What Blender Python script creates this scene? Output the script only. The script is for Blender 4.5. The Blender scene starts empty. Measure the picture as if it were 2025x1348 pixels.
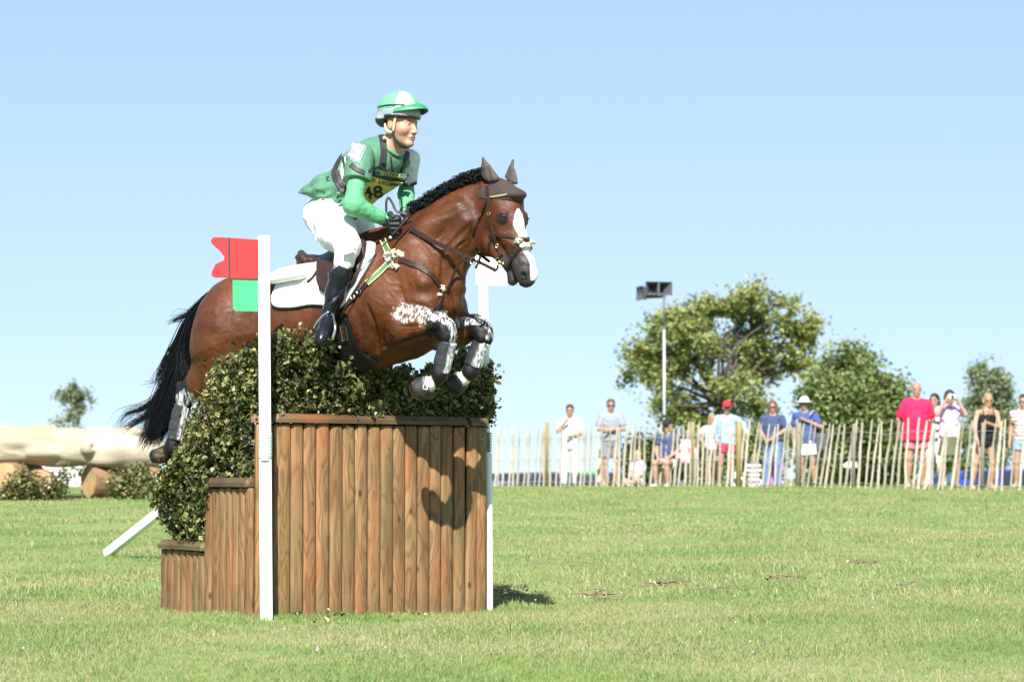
import bpy, math, random
import numpy as np
from mathutils import Vector, Matrix
from mathutils.bvhtree import BVHTree
random.seed(7)
rng = np.random.default_rng(7)
SC = bpy.context.scene
COL = SC.collection
R = math.radians

# ------------------------------------------------------------------ camera
FPX, CX, CY, CH = 5040.0, 1012.5, 674.0, 0.79      # focal length in px of the 2025 px wide photo
PITCH = math.atan(266 / FPX)
cam = bpy.data.cameras.new('camera')
camo = bpy.data.objects.new('camera', cam)
COL.objects.link(camo)
camo.location = (0, 0, CH)
camo.rotation_euler = (math.pi / 2 + PITCH, 0, 0)
cam.sensor_width = 36
cam.lens = 36 * FPX / 2025
cam.clip_start, cam.clip_end = 0.5, 5000
cam.dof.use_dof = True
cam.dof.focus_distance = 14.1
cam.dof.aperture_fstop = 5.0
SC.camera = camo

# ------------------------------------------------------------------ light
SUN_EL, SUN_AZ = R(43), R(-4)          # sun behind the camera, a little to the left (az from -Y towards -X)
sun = bpy.data.lights.new('sun', 'SUN')
sun.energy, sun.angle, sun.color = 4.6, R(0.53), (1.0, 0.965, 0.90)
suno = bpy.data.objects.new('sun', sun)
COL.objects.link(suno)
sd = Vector((math.sin(SUN_AZ) * math.cos(SUN_EL), -math.cos(SUN_AZ) * math.cos(SUN_EL), math.sin(SUN_EL)))
suno.rotation_euler = sd.to_track_quat('Z', 'Y').to_euler()
W = bpy.data.worlds.new('World')
SC.world = W
W.use_nodes = True
wn = W.node_tree.nodes
sky = wn.new('ShaderNodeTexSky')
sky.sky_type = 'NISHITA'
sky.sun_disc = False
sky.sun_elevation = SUN_EL
sky.sun_rotation = math.atan2(sd.x, sd.y)
sky.air_density, sky.dust_density, sky.ozone_density = 0.6, 0.0, 3.0
# the hazy summer sky is much more even than the clear-air model: soften its range, keep its hue
sg = wn.new('ShaderNodeGamma'); sg.inputs[1].default_value = 0.33
sm = wn.new('ShaderNodeVectorMath'); sm.operation = 'MULTIPLY'; sm.inputs[1].default_value = (1.74, 2.07, 2.42)
W.node_tree.links.new(sky.outputs[0], sg.inputs[0])
W.node_tree.links.new(sg.outputs[0], sm.inputs[0])
W.node_tree.links.new(sm.outputs[0], wn['Background'].inputs[0])
wn['Background'].inputs[1].default_value = 0.1
SC.view_settings.view_transform = 'Standard'
SC.view_settings.look = 'None'
SC.view_settings.gamma = 1
SC.view_settings.use_curve_mapping = False
SC.view_settings.exposure = 1.2
SC.cycles.max_bounces = 6
SC.cycles.use_denoising = True
SC.render.film_transparent = False

# ------------------------------------------------------------------ projection helpers
def ray(px, py):
    x, z = (px - CX) / FPX, -(py - CY) / FPX
    c, s = math.cos(PITCH), math.sin(PITCH)
    return np.array((x, c - z * s, s + z * c))
CAMP = np.array((0, 0, CH))
def U(px, py, Y):
    """world point seen at photo pixel (px,py) at distance Y"""
    d = ray(px, py)
    return CAMP + d * (Y / d[1])
def proj(P):
    P = np.asarray(P, float) - CAMP
    c, q = math.cos(PITCH), math.sin(PITCH)
    y = P[..., 1] * c + P[..., 2] * q; z = -P[..., 1] * q + P[..., 2] * c
    return CX + FPX * P[..., 0] / y, CY - FPX * z / y
def inpoly(x, y, poly):
    ins = np.zeros(np.shape(x), bool); n = len(poly)
    for i in range(n):
        (x1, y1), (x2, y2) = poly[i], poly[(i + 1) % n]
        if y1 == y2: continue
        ins ^= ((y1 > y) != (y2 > y)) & (x < (x2 - x1) * (y - y1) / (y2 - y1) + x1)
    return ins
def gz(x, y):
    """ground height"""
    x = np.asarray(x, float); y = np.asarray(y, float)
    t = np.clip((y - 13) / 34, 0, 1)
    z = 0.56 * t * t * (3 - 2 * t) * np.where(y < 47, 1, 1)
    t2 = np.clip((y - 54.5) / 18, 0, 1)
    z = z - 1.1 * t2 * t2 * (3 - 2 * t2) - np.clip(y - 75, 0, 400) * 0.004
    z = z + 0.016 * np.sin(x * 1.9 + y * 0.7) * np.sin(y * 1.3 - x) + 0.012 * np.sin(x * 4.1 - y * 2.2 + 1)
    return z - np.clip(13 - y, 0, 50) * 0.004
def G(px, Y):
    d = ray(px, 900)
    x = d[0] / d[1] * Y
    return np.array((x, Y, float(gz(x, Y))))

# ------------------------------------------------------------------ objects
def tag(o, label=None, cat=None, group=None, kind=None):
    if label: o['label'] = label
    if cat: o['category'] = cat
    if group: o['group'] = group
    if kind: o['kind'] = kind
    return o
def empty(name, loc=(0, 0, 0), rz=0, label=None, cat=None, group=None):
    o = bpy.data.objects.new(name, None)
    COL.objects.link(o)
    o.location = loc; o.rotation_euler = (0, 0, rz); o.empty_display_size = .1
    return tag(o, label, cat, group)
def link(name, me, mat=None, parent=None, world=True):
    """link a mesh given in world coordinates; parent inverse keeps it there"""
    o = bpy.data.objects.new(name, me)
    COL.objects.link(o)
    if mat is not None and not me.materials: me.materials.append(mat)
    if parent is not None:
        o.parent = parent
        if world: o.matrix_parent_inverse = PM(parent).inverted()
    return o
def PM(p):
    m = Matrix.LocRotScale(p.location, p.rotation_euler, p.scale)
    if p.parent: m = PM(p.parent) @ p.matrix_parent_inverse @ m
    return m
def mesh(name, V, Fc, smooth=True):
    me = bpy.data.meshes.new(name)
    V = np.asarray(V, np.float32)
    if isinstance(Fc, np.ndarray):
        n, k = Fc.shape
        me.vertices.add(len(V)); me.vertices.foreach_set('co', V.ravel())
        me.loops.add(n * k); me.loops.foreach_set('vertex_index', Fc.astype(np.int32).ravel())
        me.polygons.add(n); me.polygons.foreach_set('loop_start', np.arange(0, n * k, k, dtype=np.int32))
        me.polygons.foreach_set('loop_total', np.full(n, k, np.int32))
        me.update(calc_edges=True)
    else:
        me.from_pydata([tuple(map(float, v)) for v in V], [], [tuple(map(int, f)) for f in Fc])
    me.polygons.foreach_set('use_smooth', np.full(len(me.polygons), smooth))
    me.update()
    return me
class MB:
    """collects simple shapes into one mesh"""
    def __init__(s): s.V = []; s.F = []; s.n = 0
    def add(s, V, F):
        V = np.asarray(V, float)
        s.V.append(V); s.F += [tuple(i + s.n for i in f) for f in F]; s.n += len(V)
    def box(s, c, size, rz=0, rx=0, ry=0, bev=0.0, taper=1.0):
        hx, hy, hz = [v / 2 for v in size]
        b = min(bev, hx * .9, hy * .9, hz * .9)
        if b <= 0:
            V = [(x * (taper if z > 0 else 1), y * (taper if z > 0 else 1), z) for z in (-hz, hz) for y in (-hy, hy) for x in (-hx, hx)]
            F = [(0, 2, 3, 1), (4, 5, 7, 6), (0, 1, 5, 4), (2, 6, 7, 3), (0, 4, 6, 2), (1, 3, 7, 5)]
        else:
            prof = [(hx - b, hy), (hx, hy - b), (hx, -hy + b), (hx - b, -hy), (-hx + b, -hy), (-hx, -hy + b), (-hx, hy - b), (-hx + b, hy)]
            V = []
            for z, k in ((-hz, b), (-hz + b, 0), (hz - b, 0), (hz, b)):
                for x, y in prof:
                    V.append((x - math.copysign(k * .7, x), y - math.copysign(k * .7, y), z))
            F = [tuple(range(8)), tuple(reversed(range(24, 32)))]
            for q in range(3):
                for i in range(8):
                    a, c2 = q * 8 + i, q * 8 + (i + 1) % 8
                    F.append((a, a + 8, c2 + 8, c2))
        V = np.array(V)
        M = np.array(Matrix.Rotation(rz, 3, 'Z') @ Matrix.Rotation(ry, 3, 'Y') @ Matrix.Rotation(rx, 3, 'X'))
        s.add(V @ M.T + np.array(c), F)
    def tube(s, pts, r, n=8, cap=True, flat=None):
        """pts list of 3D points, r radius or list; flat=(axis vec, factor) squashes"""
        P = np.array(pts, float); m = len(P)
        r = np.broadcast_to(np.asarray(r, float), (m,)) if np.ndim(r) < 2 else r
        T = np.gradient(P, axis=0) if m > 2 else np.array([P[1] - P[0]] * 2)
        T /= np.linalg.norm(T, axis=1)[:, None] + 1e-12
        ref = np.array((0, 0, 1.)) if abs(T[0][2]) < .9 else np.array((1., 0, 0))
        u = np.cross(T[0], ref); u /= np.linalg.norm(u)
        V = []
        for i in range(m):
            u = u - T[i] * u.dot(T[i]); u /= np.linalg.norm(u) + 1e-12
            w = np.cross(T[i], u)
            a = np.arange(n) * 2 * math.pi / n
            V.append(P[i] + r[i] * (np.cos(a)[:, None] * u + np.sin(a)[:, None] * w))
        V = np.concatenate(V)
        F = [(i * n + j, i * n + (j + 1) % n, (i + 1) * n + (j + 1) % n, (i + 1) * n + j) for i in range(m - 1) for j in range(n)]
        if cap: F += [tuple(reversed(range(n))), tuple(range((m - 1) * n, m * n))]
        s.add(V, F)
    def ribbon(s, pts, nor, w, th=.003):
        """flat strap along pts lying on a surface with normals nor"""
        P = np.array(pts, float); N = np.array(nor, float); m = len(P)
        T = np.gradient(P, axis=0); T /= np.linalg.norm(T, axis=1)[:, None] + 1e-12
        B = np.cross(T, N); B /= np.linalg.norm(B, axis=1)[:, None] + 1e-12
        N2 = np.cross(B, T)
        w = np.broadcast_to(np.asarray(w, float), (m,))[:, None] / 2
        V = np.concatenate([P - B * w, P + B * w, P + B * w * .85 + N2 * th, P - B * w * .85 + N2 * th])
        F = []
        for i in range(m - 1):
            for a, b in ((0, 1), (1, 2), (2, 3), (3, 0)):
                F.append((a * m + i, b * m + i, b * m + i + 1, a * m + i + 1))
        F += [(0, 3 * m, 2 * m, m), (m - 1, 2 * m - 1, 3 * m - 1, 4 * m - 1)]
        s.add(V, F)
    def ball(s, c, r, n=10, rot=None):
        r = np.broadcast_to(np.asarray(r, float), (3,))
        V = []; F = []
        for i in range(n // 2 + 1):
            t = math.pi * i / (n // 2)
            for j in range(n):
                p = 2 * math.pi * j / n
                V.append((math.sin(t) * math.cos(p), math.sin(t) * math.sin(p), math.cos(t)))
        V = np.array(V) * r
        if rot is not None: V = V @ np.array(rot).T
        for i in range(n // 2):
            for j in range(n):
                F.append((i * n + j, (i + 1) * n + j, (i + 1) * n + (j + 1) % n, i * n + (j + 1) % n))
        s.add(V + np.array(c), F)
    def build(s, name, mat, parent=None, smooth=False, world=True):
        me = mesh(name, np.concatenate(s.V), s.F, smooth)
        return link(name, me, mat, parent, world)

def smooth_path(P, n):
    """Catmull-Rom resample"""
    P = np.array(P, float); m = len(P)
    if m < 3: return np.array([P[0] + (P[-1] - P[0]) * t for t in np.linspace(0, 1, n)])
    Q = np.vstack([2 * P[0] - P[1], P, 2 * P[-1] - P[-2]])
    out = []
    for t in np.linspace(0, m - 1 - 1e-6, n):
        i = int(t); f = t - i
        a, b, c, d = Q[i:i + 4]
        out.append(.5 * (2 * b + (c - a) * f + (2 * a - 5 * b + 4 * c - d) * f * f + (3 * b - a - 3 * c + d) * f ** 3))
    return np.array(out)

# ------------------------------------------------------------------ materials
def MAT(name, col, rough=.6, var=.15, scale=12., bump=0., bscale=60., metal=0., spec=.5, sheen=0., coat=0., col2=None, stretch=None, detail=4, trans=0., rnd=0., sss=0.):
    m = bpy.data.materials.new(name); m.use_nodes = True
    nt = m.node_tree; n = nt.nodes; L = nt.links.new
    b = n['Principled BSDF']
    b.inputs['Roughness'].default_value = rough
    b.inputs['Metallic'].default_value = metal
    b.inputs['Specular IOR Level'].default_value = spec
    b.inputs['Sheen Weight'].default_value = sheen
    b.inputs['Coat Weight'].default_value = coat
    if trans: b.inputs['Transmission Weight'].default_value = trans
    if sss:
        b.inputs['Subsurface Weight'].default_value = sss
        b.inputs['Subsurface Radius'].default_value = (.01, .004, .002)
        b.inputs['Subsurface Scale'].default_value = 1
    tc = n.new('ShaderNodeTexCoord'); mp = n.new('ShaderNodeMapping')
    L(tc.outputs['Object'], mp.inputs[0])
    if stretch: mp.inputs['Scale'].default_value = stretch
    nz = n.new('ShaderNodeTexNoise'); nz.inputs['Scale'].default_value = scale; nz.inputs['Detail'].default_value = detail
    L(mp.outputs[0], nz.inputs[0])
    mr = n.new('ShaderNodeMapRange'); mr.inputs[1].default_value = .3; mr.inputs[2].default_value = .7
    L(nz.outputs[0], mr.inputs[0])
    mx = n.new('ShaderNodeMix'); mx.data_type = 'RGBA'
    c = np.array(col[:3], float)
    c2 = np.clip(c * (1 + var), 0, 1) if col2 is None else np.array(col2)
    c1 = c * (1 - var) if col2 is None else c
    mx.inputs[6].default_value = (*c1, 1); mx.inputs[7].default_value = (*c2, 1)
    L(mr.outputs[0], mx.inputs[0])
    out = mx.outputs[2]
    if rnd:
        oi = n.new('ShaderNodeObjectInfo'); hv = n.new('ShaderNodeHueSaturation')
        mr2 = n.new('ShaderNodeMapRange'); mr2.inputs[3].default_value = 1 - rnd; mr2.inputs[4].default_value = 1 + rnd
        L(oi.outputs['Random'], mr2.inputs[0]); L(mr2.outputs[0], hv.inputs['Value']); L(out, hv.inputs['Color']); out = hv.outputs[0]
    L(out, b.inputs['Base Color'])
    if bump:
        n2 = n.new('ShaderNodeTexNoise'); n2.inputs['Scale'].default_value = bscale; n2.inputs['Detail'].default_value = 3
        L(mp.outputs[0], n2.inputs[0])
        bp = n.new('ShaderNodeBump'); bp.inputs['Strength'].default_value = bump; bp.inputs['Distance'].default_value = .01
        L(n2.outputs[0], bp.inputs['Height']); L(bp.outputs[0], b.inputs['Normal'])
    return m
def srgb(r, g, b):
    return tuple(((c / 255) / 12.92 if c <= 10 else ((c / 255 + .055) / 1.055) ** 2.4) for c in (r, g, b))

# ------------------------------------------------------------------ smooth implicit bodies
class SDF:
    def __init__(s, lo, hi, h):
        s.lo = np.array(lo, float); s.h = h
        s.n = np.ceil((np.array(hi, float) - s.lo) / h).astype(int) + 1
        s.F = np.full(s.n, 1.0, np.float32)
        s.ax = [(s.lo[i] + np.arange(s.n[i]) * h).astype(np.float32) for i in range(3)]
    def _sub(s, lo, hi):
        a = np.clip(np.floor((lo - s.lo) / s.h).astype(int), 0, s.n); b = np.clip(np.ceil((hi - s.lo) / s.h).astype(int) + 1, 0, s.n)
        if (b <= a).any(): return None
        sl = tuple(slice(i, j) for i, j in zip(a, b))
        return sl, s.ax[0][sl[0]][:, None, None], s.ax[1][sl[1]][None, :, None], s.ax[2][sl[2]][None, None, :]
    def _put(s, sl, d, k, op):
        F = s.F[sl]
        if op == 'sub':
            d = -d
            if k > 0:
                h = np.maximum(k - np.abs(F - d), 0) / k; s.F[sl] = np.maximum(F, d) + h * h * k * .25
            else: s.F[sl] = np.maximum(F, d)
        else:
            if k > 0:
                h = np.maximum(k - np.abs(F - d), 0) / k; s.F[sl] = np.minimum(F, d) - h * h * k * .25
            else: s.F[sl] = np.minimum(F, d)
    def cone(s, a, b, ra, rb, k=.02, sq=None, op='add'):
        """tapered capsule; sq=(axis, factor): thickness along axis multiplied by factor"""
        a = np.array(a, float); b = np.array(b, float)
        f = max(1, sq[1]) if sq else 1
        m = max(ra, rb) * f + k + 2 * s.h
        q = s._sub(np.minimum(a, b) - m, np.maximum(a, b) + m)
        if q is None: return
        sl, X, Y, Z = q
        dx, dy, dz = X - a[0], Y - a[1], Z - a[2]
        ba = b - a
        if sq:
            ax = np.array(sq[0], float); ax /= np.linalg.norm(ax); g = 1 / sq[1] - 1
            dd = (dx * ax[0] + dy * ax[1] + dz * ax[2]) * g
            dx = dx + dd * ax[0]; dy = dy + dd * ax[1]; dz = dz + dd * ax[2]
            ba = ba + ax * ba.dot(ax) * g
        L = ba.dot(ba) + 1e-12
        t = np.clip((dx * ba[0] + dy * ba[1] + dz * ba[2]) / L, 0, 1)
        d = np.sqrt((dx - ba[0] * t) ** 2 + (dy - ba[1] * t) ** 2 + (dz - ba[2] * t) ** 2) - (ra + (rb - ra) * t)
        if sq: d = d * min(1, sq[1])
        s._put(sl, d, k, op)
    def chain(s, pts, rs, k=.02, sq=None, op='add'):
        for i in range(len(pts) - 1): s.cone(pts[i], pts[i + 1], rs[i], rs[i + 1], k, sq[i] if isinstance(sq, list) else sq, op)
    def ell(s, c, r, axes=None, k=.02, op='add'):
        c = np.array(c, float); r = np.array(r, float)
        A = np.eye(3) if axes is None else np.array(axes, float)
        m = r.max() + k + 2 * s.h
        q = s._sub(c - m, c + m)
        if q is None: return
        sl, X, Y, Z = q
        dx, dy, dz = X - c[0], Y - c[1], Z - c[2]
        k0 = 0; k1 = 0
        for i in range(3):
            p = dx * A[i][0] + dy * A[i][1] + dz * A[i][2]
            k0 = k0 + (p / r[i]) ** 2; k1 = k1 + (p / r[i] ** 2) ** 2
        k0 = np.sqrt(k0); k1 = np.sqrt(k1) + 1e-9
        s._put(sl, k0 * (k0 - 1) / k1, k, op)
    def box(s, c, r, axes=None, rd=.01, k=.01, op='add'):
        c = np.array(c, float); r = np.array(r, float) - rd
        A = np.eye(3) if axes is None else np.array(axes, float)
        m = np.linalg.norm(r) + rd + k + 2 * s.h
        q = s._sub(c - m, c + m)
        if q is None: return
        sl, X, Y, Z = q
        dx, dy, dz = X - c[0], Y - c[1], Z - c[2]
        o = 0; mi = -1e9
        for i in range(3):
            p = np.abs(dx * A[i][0] + dy * A[i][1] + dz * A[i][2]) - r[i]
            o = o + np.maximum(p, 0) ** 2; mi = np.maximum(mi, p)
        s._put(sl, np.sqrt(o) + np.minimum(mi, 0) - rd, k, op)
    def cut(s, p, nrm):
        """remove everything on the side nrm points to"""
        p = np.array(p, float); nn = np.array(nrm, float); nn /= np.linalg.norm(nn)
        X, Y, Z = s.ax[0][:, None, None], s.ax[1][None, :, None], s.ax[2][None, None, :]
        s.F = np.maximum(s.F, ((X - p[0]) * nn[0] + (Y - p[1]) * nn[1] + (Z - p[2]) * nn[2]).astype(np.float32))
    def mesh(s):
        F = s.F
        for i in range(3):   # close at the border
            sl = [slice(None)] * 3; sl[i] = 0; F[tuple(sl)] = np.maximum(F[tuple(sl)], s.h); sl[i] = -1; F[tuple(sl)] = np.maximum(F[tuple(sl)], s.h)
        I = F < 0
        nx, ny, nz = F.shape
        cnt = np.zeros((nx - 1, ny - 1, nz - 1), np.int8)
        off = [(i, j, k) for i in (0, 1) for j in (0, 1) for k in (0, 1)]
        for i, j, k in off: cnt += I[i:nx - 1 + i, j:ny - 1 + j, k:nz - 1 + k]
        act = np.argwhere((cnt > 0) & (cnt < 8))
        N = len(act)
        cv = np.stack([F[act[:, 0] + i, act[:, 1] + j, act[:, 2] + k] for i, j, k in off], 1).astype(np.float64)
        P = np.zeros((N, 3)); c = np.zeros(N)
        for a in range(8):
            for b in range(a + 1, 8):
                oa, ob = np.array(off[a]), np.array(off[b])
                if np.abs(oa - ob).sum() != 1: continue
                va, vb = cv[:, a], cv[:, b]
                m = (va < 0) != (vb < 0)
                t = np.where(m, va / np.where(m, va - vb, 1), 0)
                P += np.where(m[:, None], oa + (ob - oa) * t[:, None], 0); c += m
        P = (P / c[:, None] + act) * s.h + s.lo
        idx = np.full(cnt.shape, -1, np.int32)
        idx[act[:, 0], act[:, 1], act[:, 2]] = np.arange(N)
        Q = []
        for ax in range(3):
            sa = [slice(1, -1)] * 3; sb = [slice(1, -1)] * 3
            sa[ax] = slice(0, -1); sb[ax] = slice(1, None)
            A, B = I[tuple(sa)], I[tuple(sb)]
            for s1, flip in ((A & ~B, False), (~A & B, True)):
                e = np.argwhere(s1); 
                if not len(e): continue
                o = np.array([1, 1, 1]); o[ax] = 0; e = e + o
                u, v = [(1, 2), (2, 0), (0, 1)][ax]
                du = np.zeros(3, int); du[u] = 1; dv = np.zeros(3, int); dv[v] = 1
                g = lambda q: idx[q[:, 0], q[:, 1], q[:, 2]]
                q = [g(e - du - dv), g(e - dv), g(e), g(e - du)]
                if flip: q = q[::-1]
                Q.append(np.stack(q, 1))
        Q = np.concatenate(Q)
        return P, Q
def fixn(me):
    return me
def vnoise(P, s, seed=0):
    """cheap value noise on points, 0..1"""
    P = np.asarray(P) * s + seed * 17.3
    i = np.floor(P).astype(np.int64); f = P - i; f = f * f * (3 - 2 * f)
    out = 0
    for a in (0, 1):
        for b in (0, 1):
            for c in (0, 1):
                h = (i[:, 0] + a) * 374761393 + (i[:, 1] + b) * 668265263 + (i[:, 2] + c) * 2147483647 + seed * 974711
                h = (h ^ (h >> 13)) * 1274126177; h = (h ^ (h >> 16)) & 0xffff
                out = out + (h / 65535.) * (f[:, 0] if a else 1 - f[:, 0]) * (f[:, 1] if b else 1 - f[:, 1]) * (f[:, 2] if c else 1 - f[:, 2])
    return out
def vnormals(V, Q):
    a, b, c, d = (V[Q[:, i]] for i in range(4)); n_ = np.cross(c - a, d - b); N = np.zeros_like(V)
    for i in range(4): np.add.at(N, Q[:, i], n_)
    return N / (np.linalg.norm(N, axis=1)[:, None] + 1e-12)
def ridged(P, s, seed=0):
    return 1 - np.abs(2 * (vnoise(P, s, seed) * .65 + vnoise(P, s * 2.1, seed + 1) * .35) - 1) * 2.2
def setcol(me, name, C):
    """per-vertex colour attribute"""
    a = me.color_attributes.new(name, 'FLOAT_COLOR', 'POINT')
    C = np.asarray(C, np.float32)
    if C.shape[1] == 3: C = np.concatenate([C, np.ones((len(C), 1), np.float32)], 1)
    a.data.foreach_set('color', C.ravel())
# ================================================================== GROUND
def ground():
    xs = np.concatenate([np.arange(-12, -5, .5), np.arange(-5, 5.01, .16), np.arange(5.5, 12.1, .5)])
    ys = np.concatenate([np.arange(2, 9, .5), np.arange(9, 20, .16), np.arange(20, 52, .4), np.arange(52, 90, 2), [100, 130, 200, 400, 900, 2500]])
    xs = np.concatenate([[-2500, -400, -120, -60, -30, -18], xs, [18, 30, 60, 120, 400, 2500]])
    X, Y = np.meshgrid(xs, ys, indexing='ij')
    Z = gz(X, np.minimum(Y, 475))
    V = np.stack([X, Y, Z], -1).reshape(-1, 3)
    nx, ny = X.shape
    i, j = np.meshgrid(np.arange(nx - 1), np.arange(ny - 1), indexing='ij')
    a = (i * ny + j).ravel()
    Q = np.stack([a, a + ny, a + ny + 1, a + 1], 1)
    m = MAT('meadow_soil', (.10, .18, .035), .95, scale=1.1, col2=(.20, .25, .07), bump=.4, bscale=30, detail=8)
    o = link('ground', mesh('ground', V, Q), m)
    o['kind'] = 'structure'
ground()

def grass_mat():
    m = bpy.data.materials.new('grass_blade'); m.use_nodes = True
    nt = m.node_tree; n = nt.nodes; L = nt.links.new; b = n['Principled BSDF']
    oi = n.new('ShaderNodeObjectInfo'); at = n.new('ShaderNodeAttribute'); at.attribute_name = 'tone'
    geo = n.new('ShaderNodeNewGeometry')
    def nz(sc, det):
        z = n.new('ShaderNodeTexNoise'); z.inputs['Scale'].default_value = sc; z.inputs['Detail'].default_value = det
        L(geo.outputs['Position'], z.inputs[0])
        mr = n.new('ShaderNodeMapRange'); mr.inputs[1].default_value = .35; mr.inputs[2].default_value = .65; L(z.outputs[0], mr.inputs[0]); return mr.outputs[0]
    sep = n.new('ShaderNodeSeparateColor'); L(at.outputs['Color'], sep.inputs[0])
    def mix(f, a, c):
        x = n.new('ShaderNodeMix'); x.data_type = 'RGBA'
        for s_, v in ((0, f), (6, a), (7, c)):
            if isinstance(v, tuple): x.inputs[s_].default_value = (*v, 1)
            else: L(v, x.inputs[s_])
        return x.outputs[2]
    g = mix(nz(.9, 3), (.115, .215, .040), (.215, .295, .080))
    g = mix(sep.outputs[0], g, (.27, .335, .12))
    straw = mix(sep.outputs[0], (.34, .30, .14), (.50, .45, .26))
    # red=random tone, green=straw flag
    f = n.new('ShaderNodeMath'); f.operation = 'MULTIPLY_ADD'; L(nz(.55, 5), f.inputs[0]); f.inputs[1].default_value = .6; L(sep.outputs[1], f.inputs[2])
    f2 = n.new('ShaderNodeMath'); f2.operation = 'GREATER_THAN'; L(f.outputs[0], f2.inputs[0]); f2.inputs[1].default_value = 1.0
    c = mix(f2.outputs[0], g, straw)
    L(c, b.inputs['Base Color']); b.inputs['Roughness'].default_value = .5; b.inputs['Specular IOR Level'].default_value = .35
    tr = n.new('ShaderNodeBsdfTranslucent'); L(c, tr.inputs[0]); ms = n.new('ShaderNodeMixShader'); ms.inputs[0].default_value = .3
    L(b.outputs[0], ms.inputs[1]); L(tr.outputs[0], ms.inputs[2]); L(ms.outputs[0], n['Material Output'].inputs[0])
    return m
M_GRASS = grass_mat()
def tuft(seed, nb, rad, hgt, wid):
    r = np.random.default_rng(seed)
    V = []; F = []; T = []
    for i in range(nb):
        a = r.uniform(0, 6.28); d = rad * math.sqrt(r.uniform()); x, y = d * math.cos(a), d * math.sin(a)
        hh = hgt * r.uniform(.35, .95); ln = r.uniform(.15, .9); la = r.uniform(0, 6.28); w = wid * r.uniform(.6, 1.2)
        fa = r.uniform(0, 3.14); wx, wy = math.cos(fa) * w / 2, math.sin(fa) * w / 2
        tall = r.uniform() < .03
        if tall: hh *= r.uniform(1.4, 2.3); ln *= .6
        k = len(V)
        for t, ww in ((0, 1), (.5, .8), (1, .08)):
            ox, oy = math.cos(la) * ln * hh * t * t, math.sin(la) * ln * hh * t * t
            z = hh * (t - .25 * ln * t * t) - .006
            V += [(x + ox - wx * ww, y + oy - wy * ww, z), (x + ox + wx * ww, y + oy + wy * ww, z)]
        F += [(k, k + 1, k + 3, k + 2), (k + 2, k + 3, k + 5, k + 4)]
        tone = r.uniform(); st = r.uniform() ** 1.0 * .93 if not tall else .95
        T += [(tone, st, 0)] * 6
    me = mesh('grass_tuft', V, np.array(F), False)
    setcol(me, 'tone', T)
    me.materials.append(M_GRASS)
    return me
def scatter(name, pts, scl, me_list, label):
    """a mesh of points whose geometry nodes put one tuft on each"""
    n = len(pts)
    base = mesh(name, pts, np.zeros((0, 4), int))
    for nm, dat in (('scl', scl), ('rot', rng.uniform(0, 6.28, n)), ('pick', rng.integers(0, len(me_list), n).astype(float))):
        a = base.attributes.new(nm, 'FLOAT', 'POINT'); a.data.foreach_set('value', np.asarray(dat, np.float32))
    o = bpy.data.objects.new(name, base); COL.objects.link(o)
    ng = bpy.data.node_groups.new(name + '_nodes', 'GeometryNodeTree')
    ng.interface.new_socket('Geometry', in_out='INPUT', socket_type='NodeSocketGeometry'); ng.interface.new_socket('Geometry', in_out='OUTPUT', socket_type='NodeSocketGeometry')
    N = ng.nodes; L = ng.links.new
    gi = N.new('NodeGroupInput'); go = N.new('NodeGroupOutput')
    def at(nm):
        q = N.new('GeometryNodeInputNamedAttribute'); q.data_type = 'FLOAT'; q.inputs[0].default_value = nm; return q.outputs[0]
    join = N.new('GeometryNodeJoinGeometry')
    for i, me in enumerate(me_list):
        src = bpy.data.objects.new(name + '_source', me)
        oi = N.new('GeometryNodeObjectInfo'); oi.inputs[0].default_value = src; oi.transform_space = 'ORIGINAL'
        ip = N.new('GeometryNodeInstanceOnPoints'); cmp_ = N.new('FunctionNodeCompare'); cmp_.data_type = 'FLOAT'; cmp_.operation = 'EQUAL'
        L(at('pick'), cmp_.inputs[0]); cmp_.inputs[1].default_value = i; cmp_.inputs['Epsilon'].default_value = .1
        L(cmp_.outputs[0], ip.inputs['Selection'])
        L(gi.outputs[0], ip.inputs['Points']); L(oi.outputs['Geometry'], ip.inputs['Instance'])
        cx = N.new('ShaderNodeCombineXYZ'); L(at('rot'), cx.inputs[2]); L(cx.outputs[0], ip.inputs['Rotation'])
        L(at('scl'), ip.inputs['Scale'])
        L(ip.outputs[0], join.inputs[0])
    L(join.outputs[0], go.inputs[0])
    md = o.modifiers.new('scatter', 'NODES'); md.node_group = ng
    o['kind'] = 'stuff'; o['label'] = label; o['category'] = 'grass'
    return o
def grass():
    zones = ((9.5, 16, .088, .05, .0042, 70, 3), (16, 27, .15, .055, .007, 60, 3), (27, 49.5, .27, .06, .012, 50, 3))
    for zi, (y0, y1, sp, hg, wd, nb, nv) in enumerate(zones):
        P = []
        y = y0
        while y < y1:
            hw = y * .203 + 1.1
            x = -hw
            while x < hw:
                P.append((x + rng.uniform(-.6, .6) * sp, y + rng.uniform(-.6, .6) * sp)); x += sp
            y += sp
        P = np.array(P)
        Z = gz(P[:, 0], P[:, 1])
        q = np.stack([P[:, 0], P[:, 1], Z], 1)
        pat = vnoise(q * (1, 1, 0), 1.6, 3); pat2 = vnoise(q * (1, 1, 0), 5.0, 4)
        keep = pat2 > .06
        s = (.55 + .5 * pat + .35 * (pat2 - .5)) 
        meadow = [tuft(100 + zi * 10 + k, nb, sp * .95, hg, wd) for k in range(nv)]
        scatter('grass', q[keep], s[keep], meadow, ['short green meadow grass with dry straw nearest the fence jump', 'middle stretch of sunlit meadow grass behind the jump', 'far meadow grass up to the paling fence'][zi])
grass()
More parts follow.
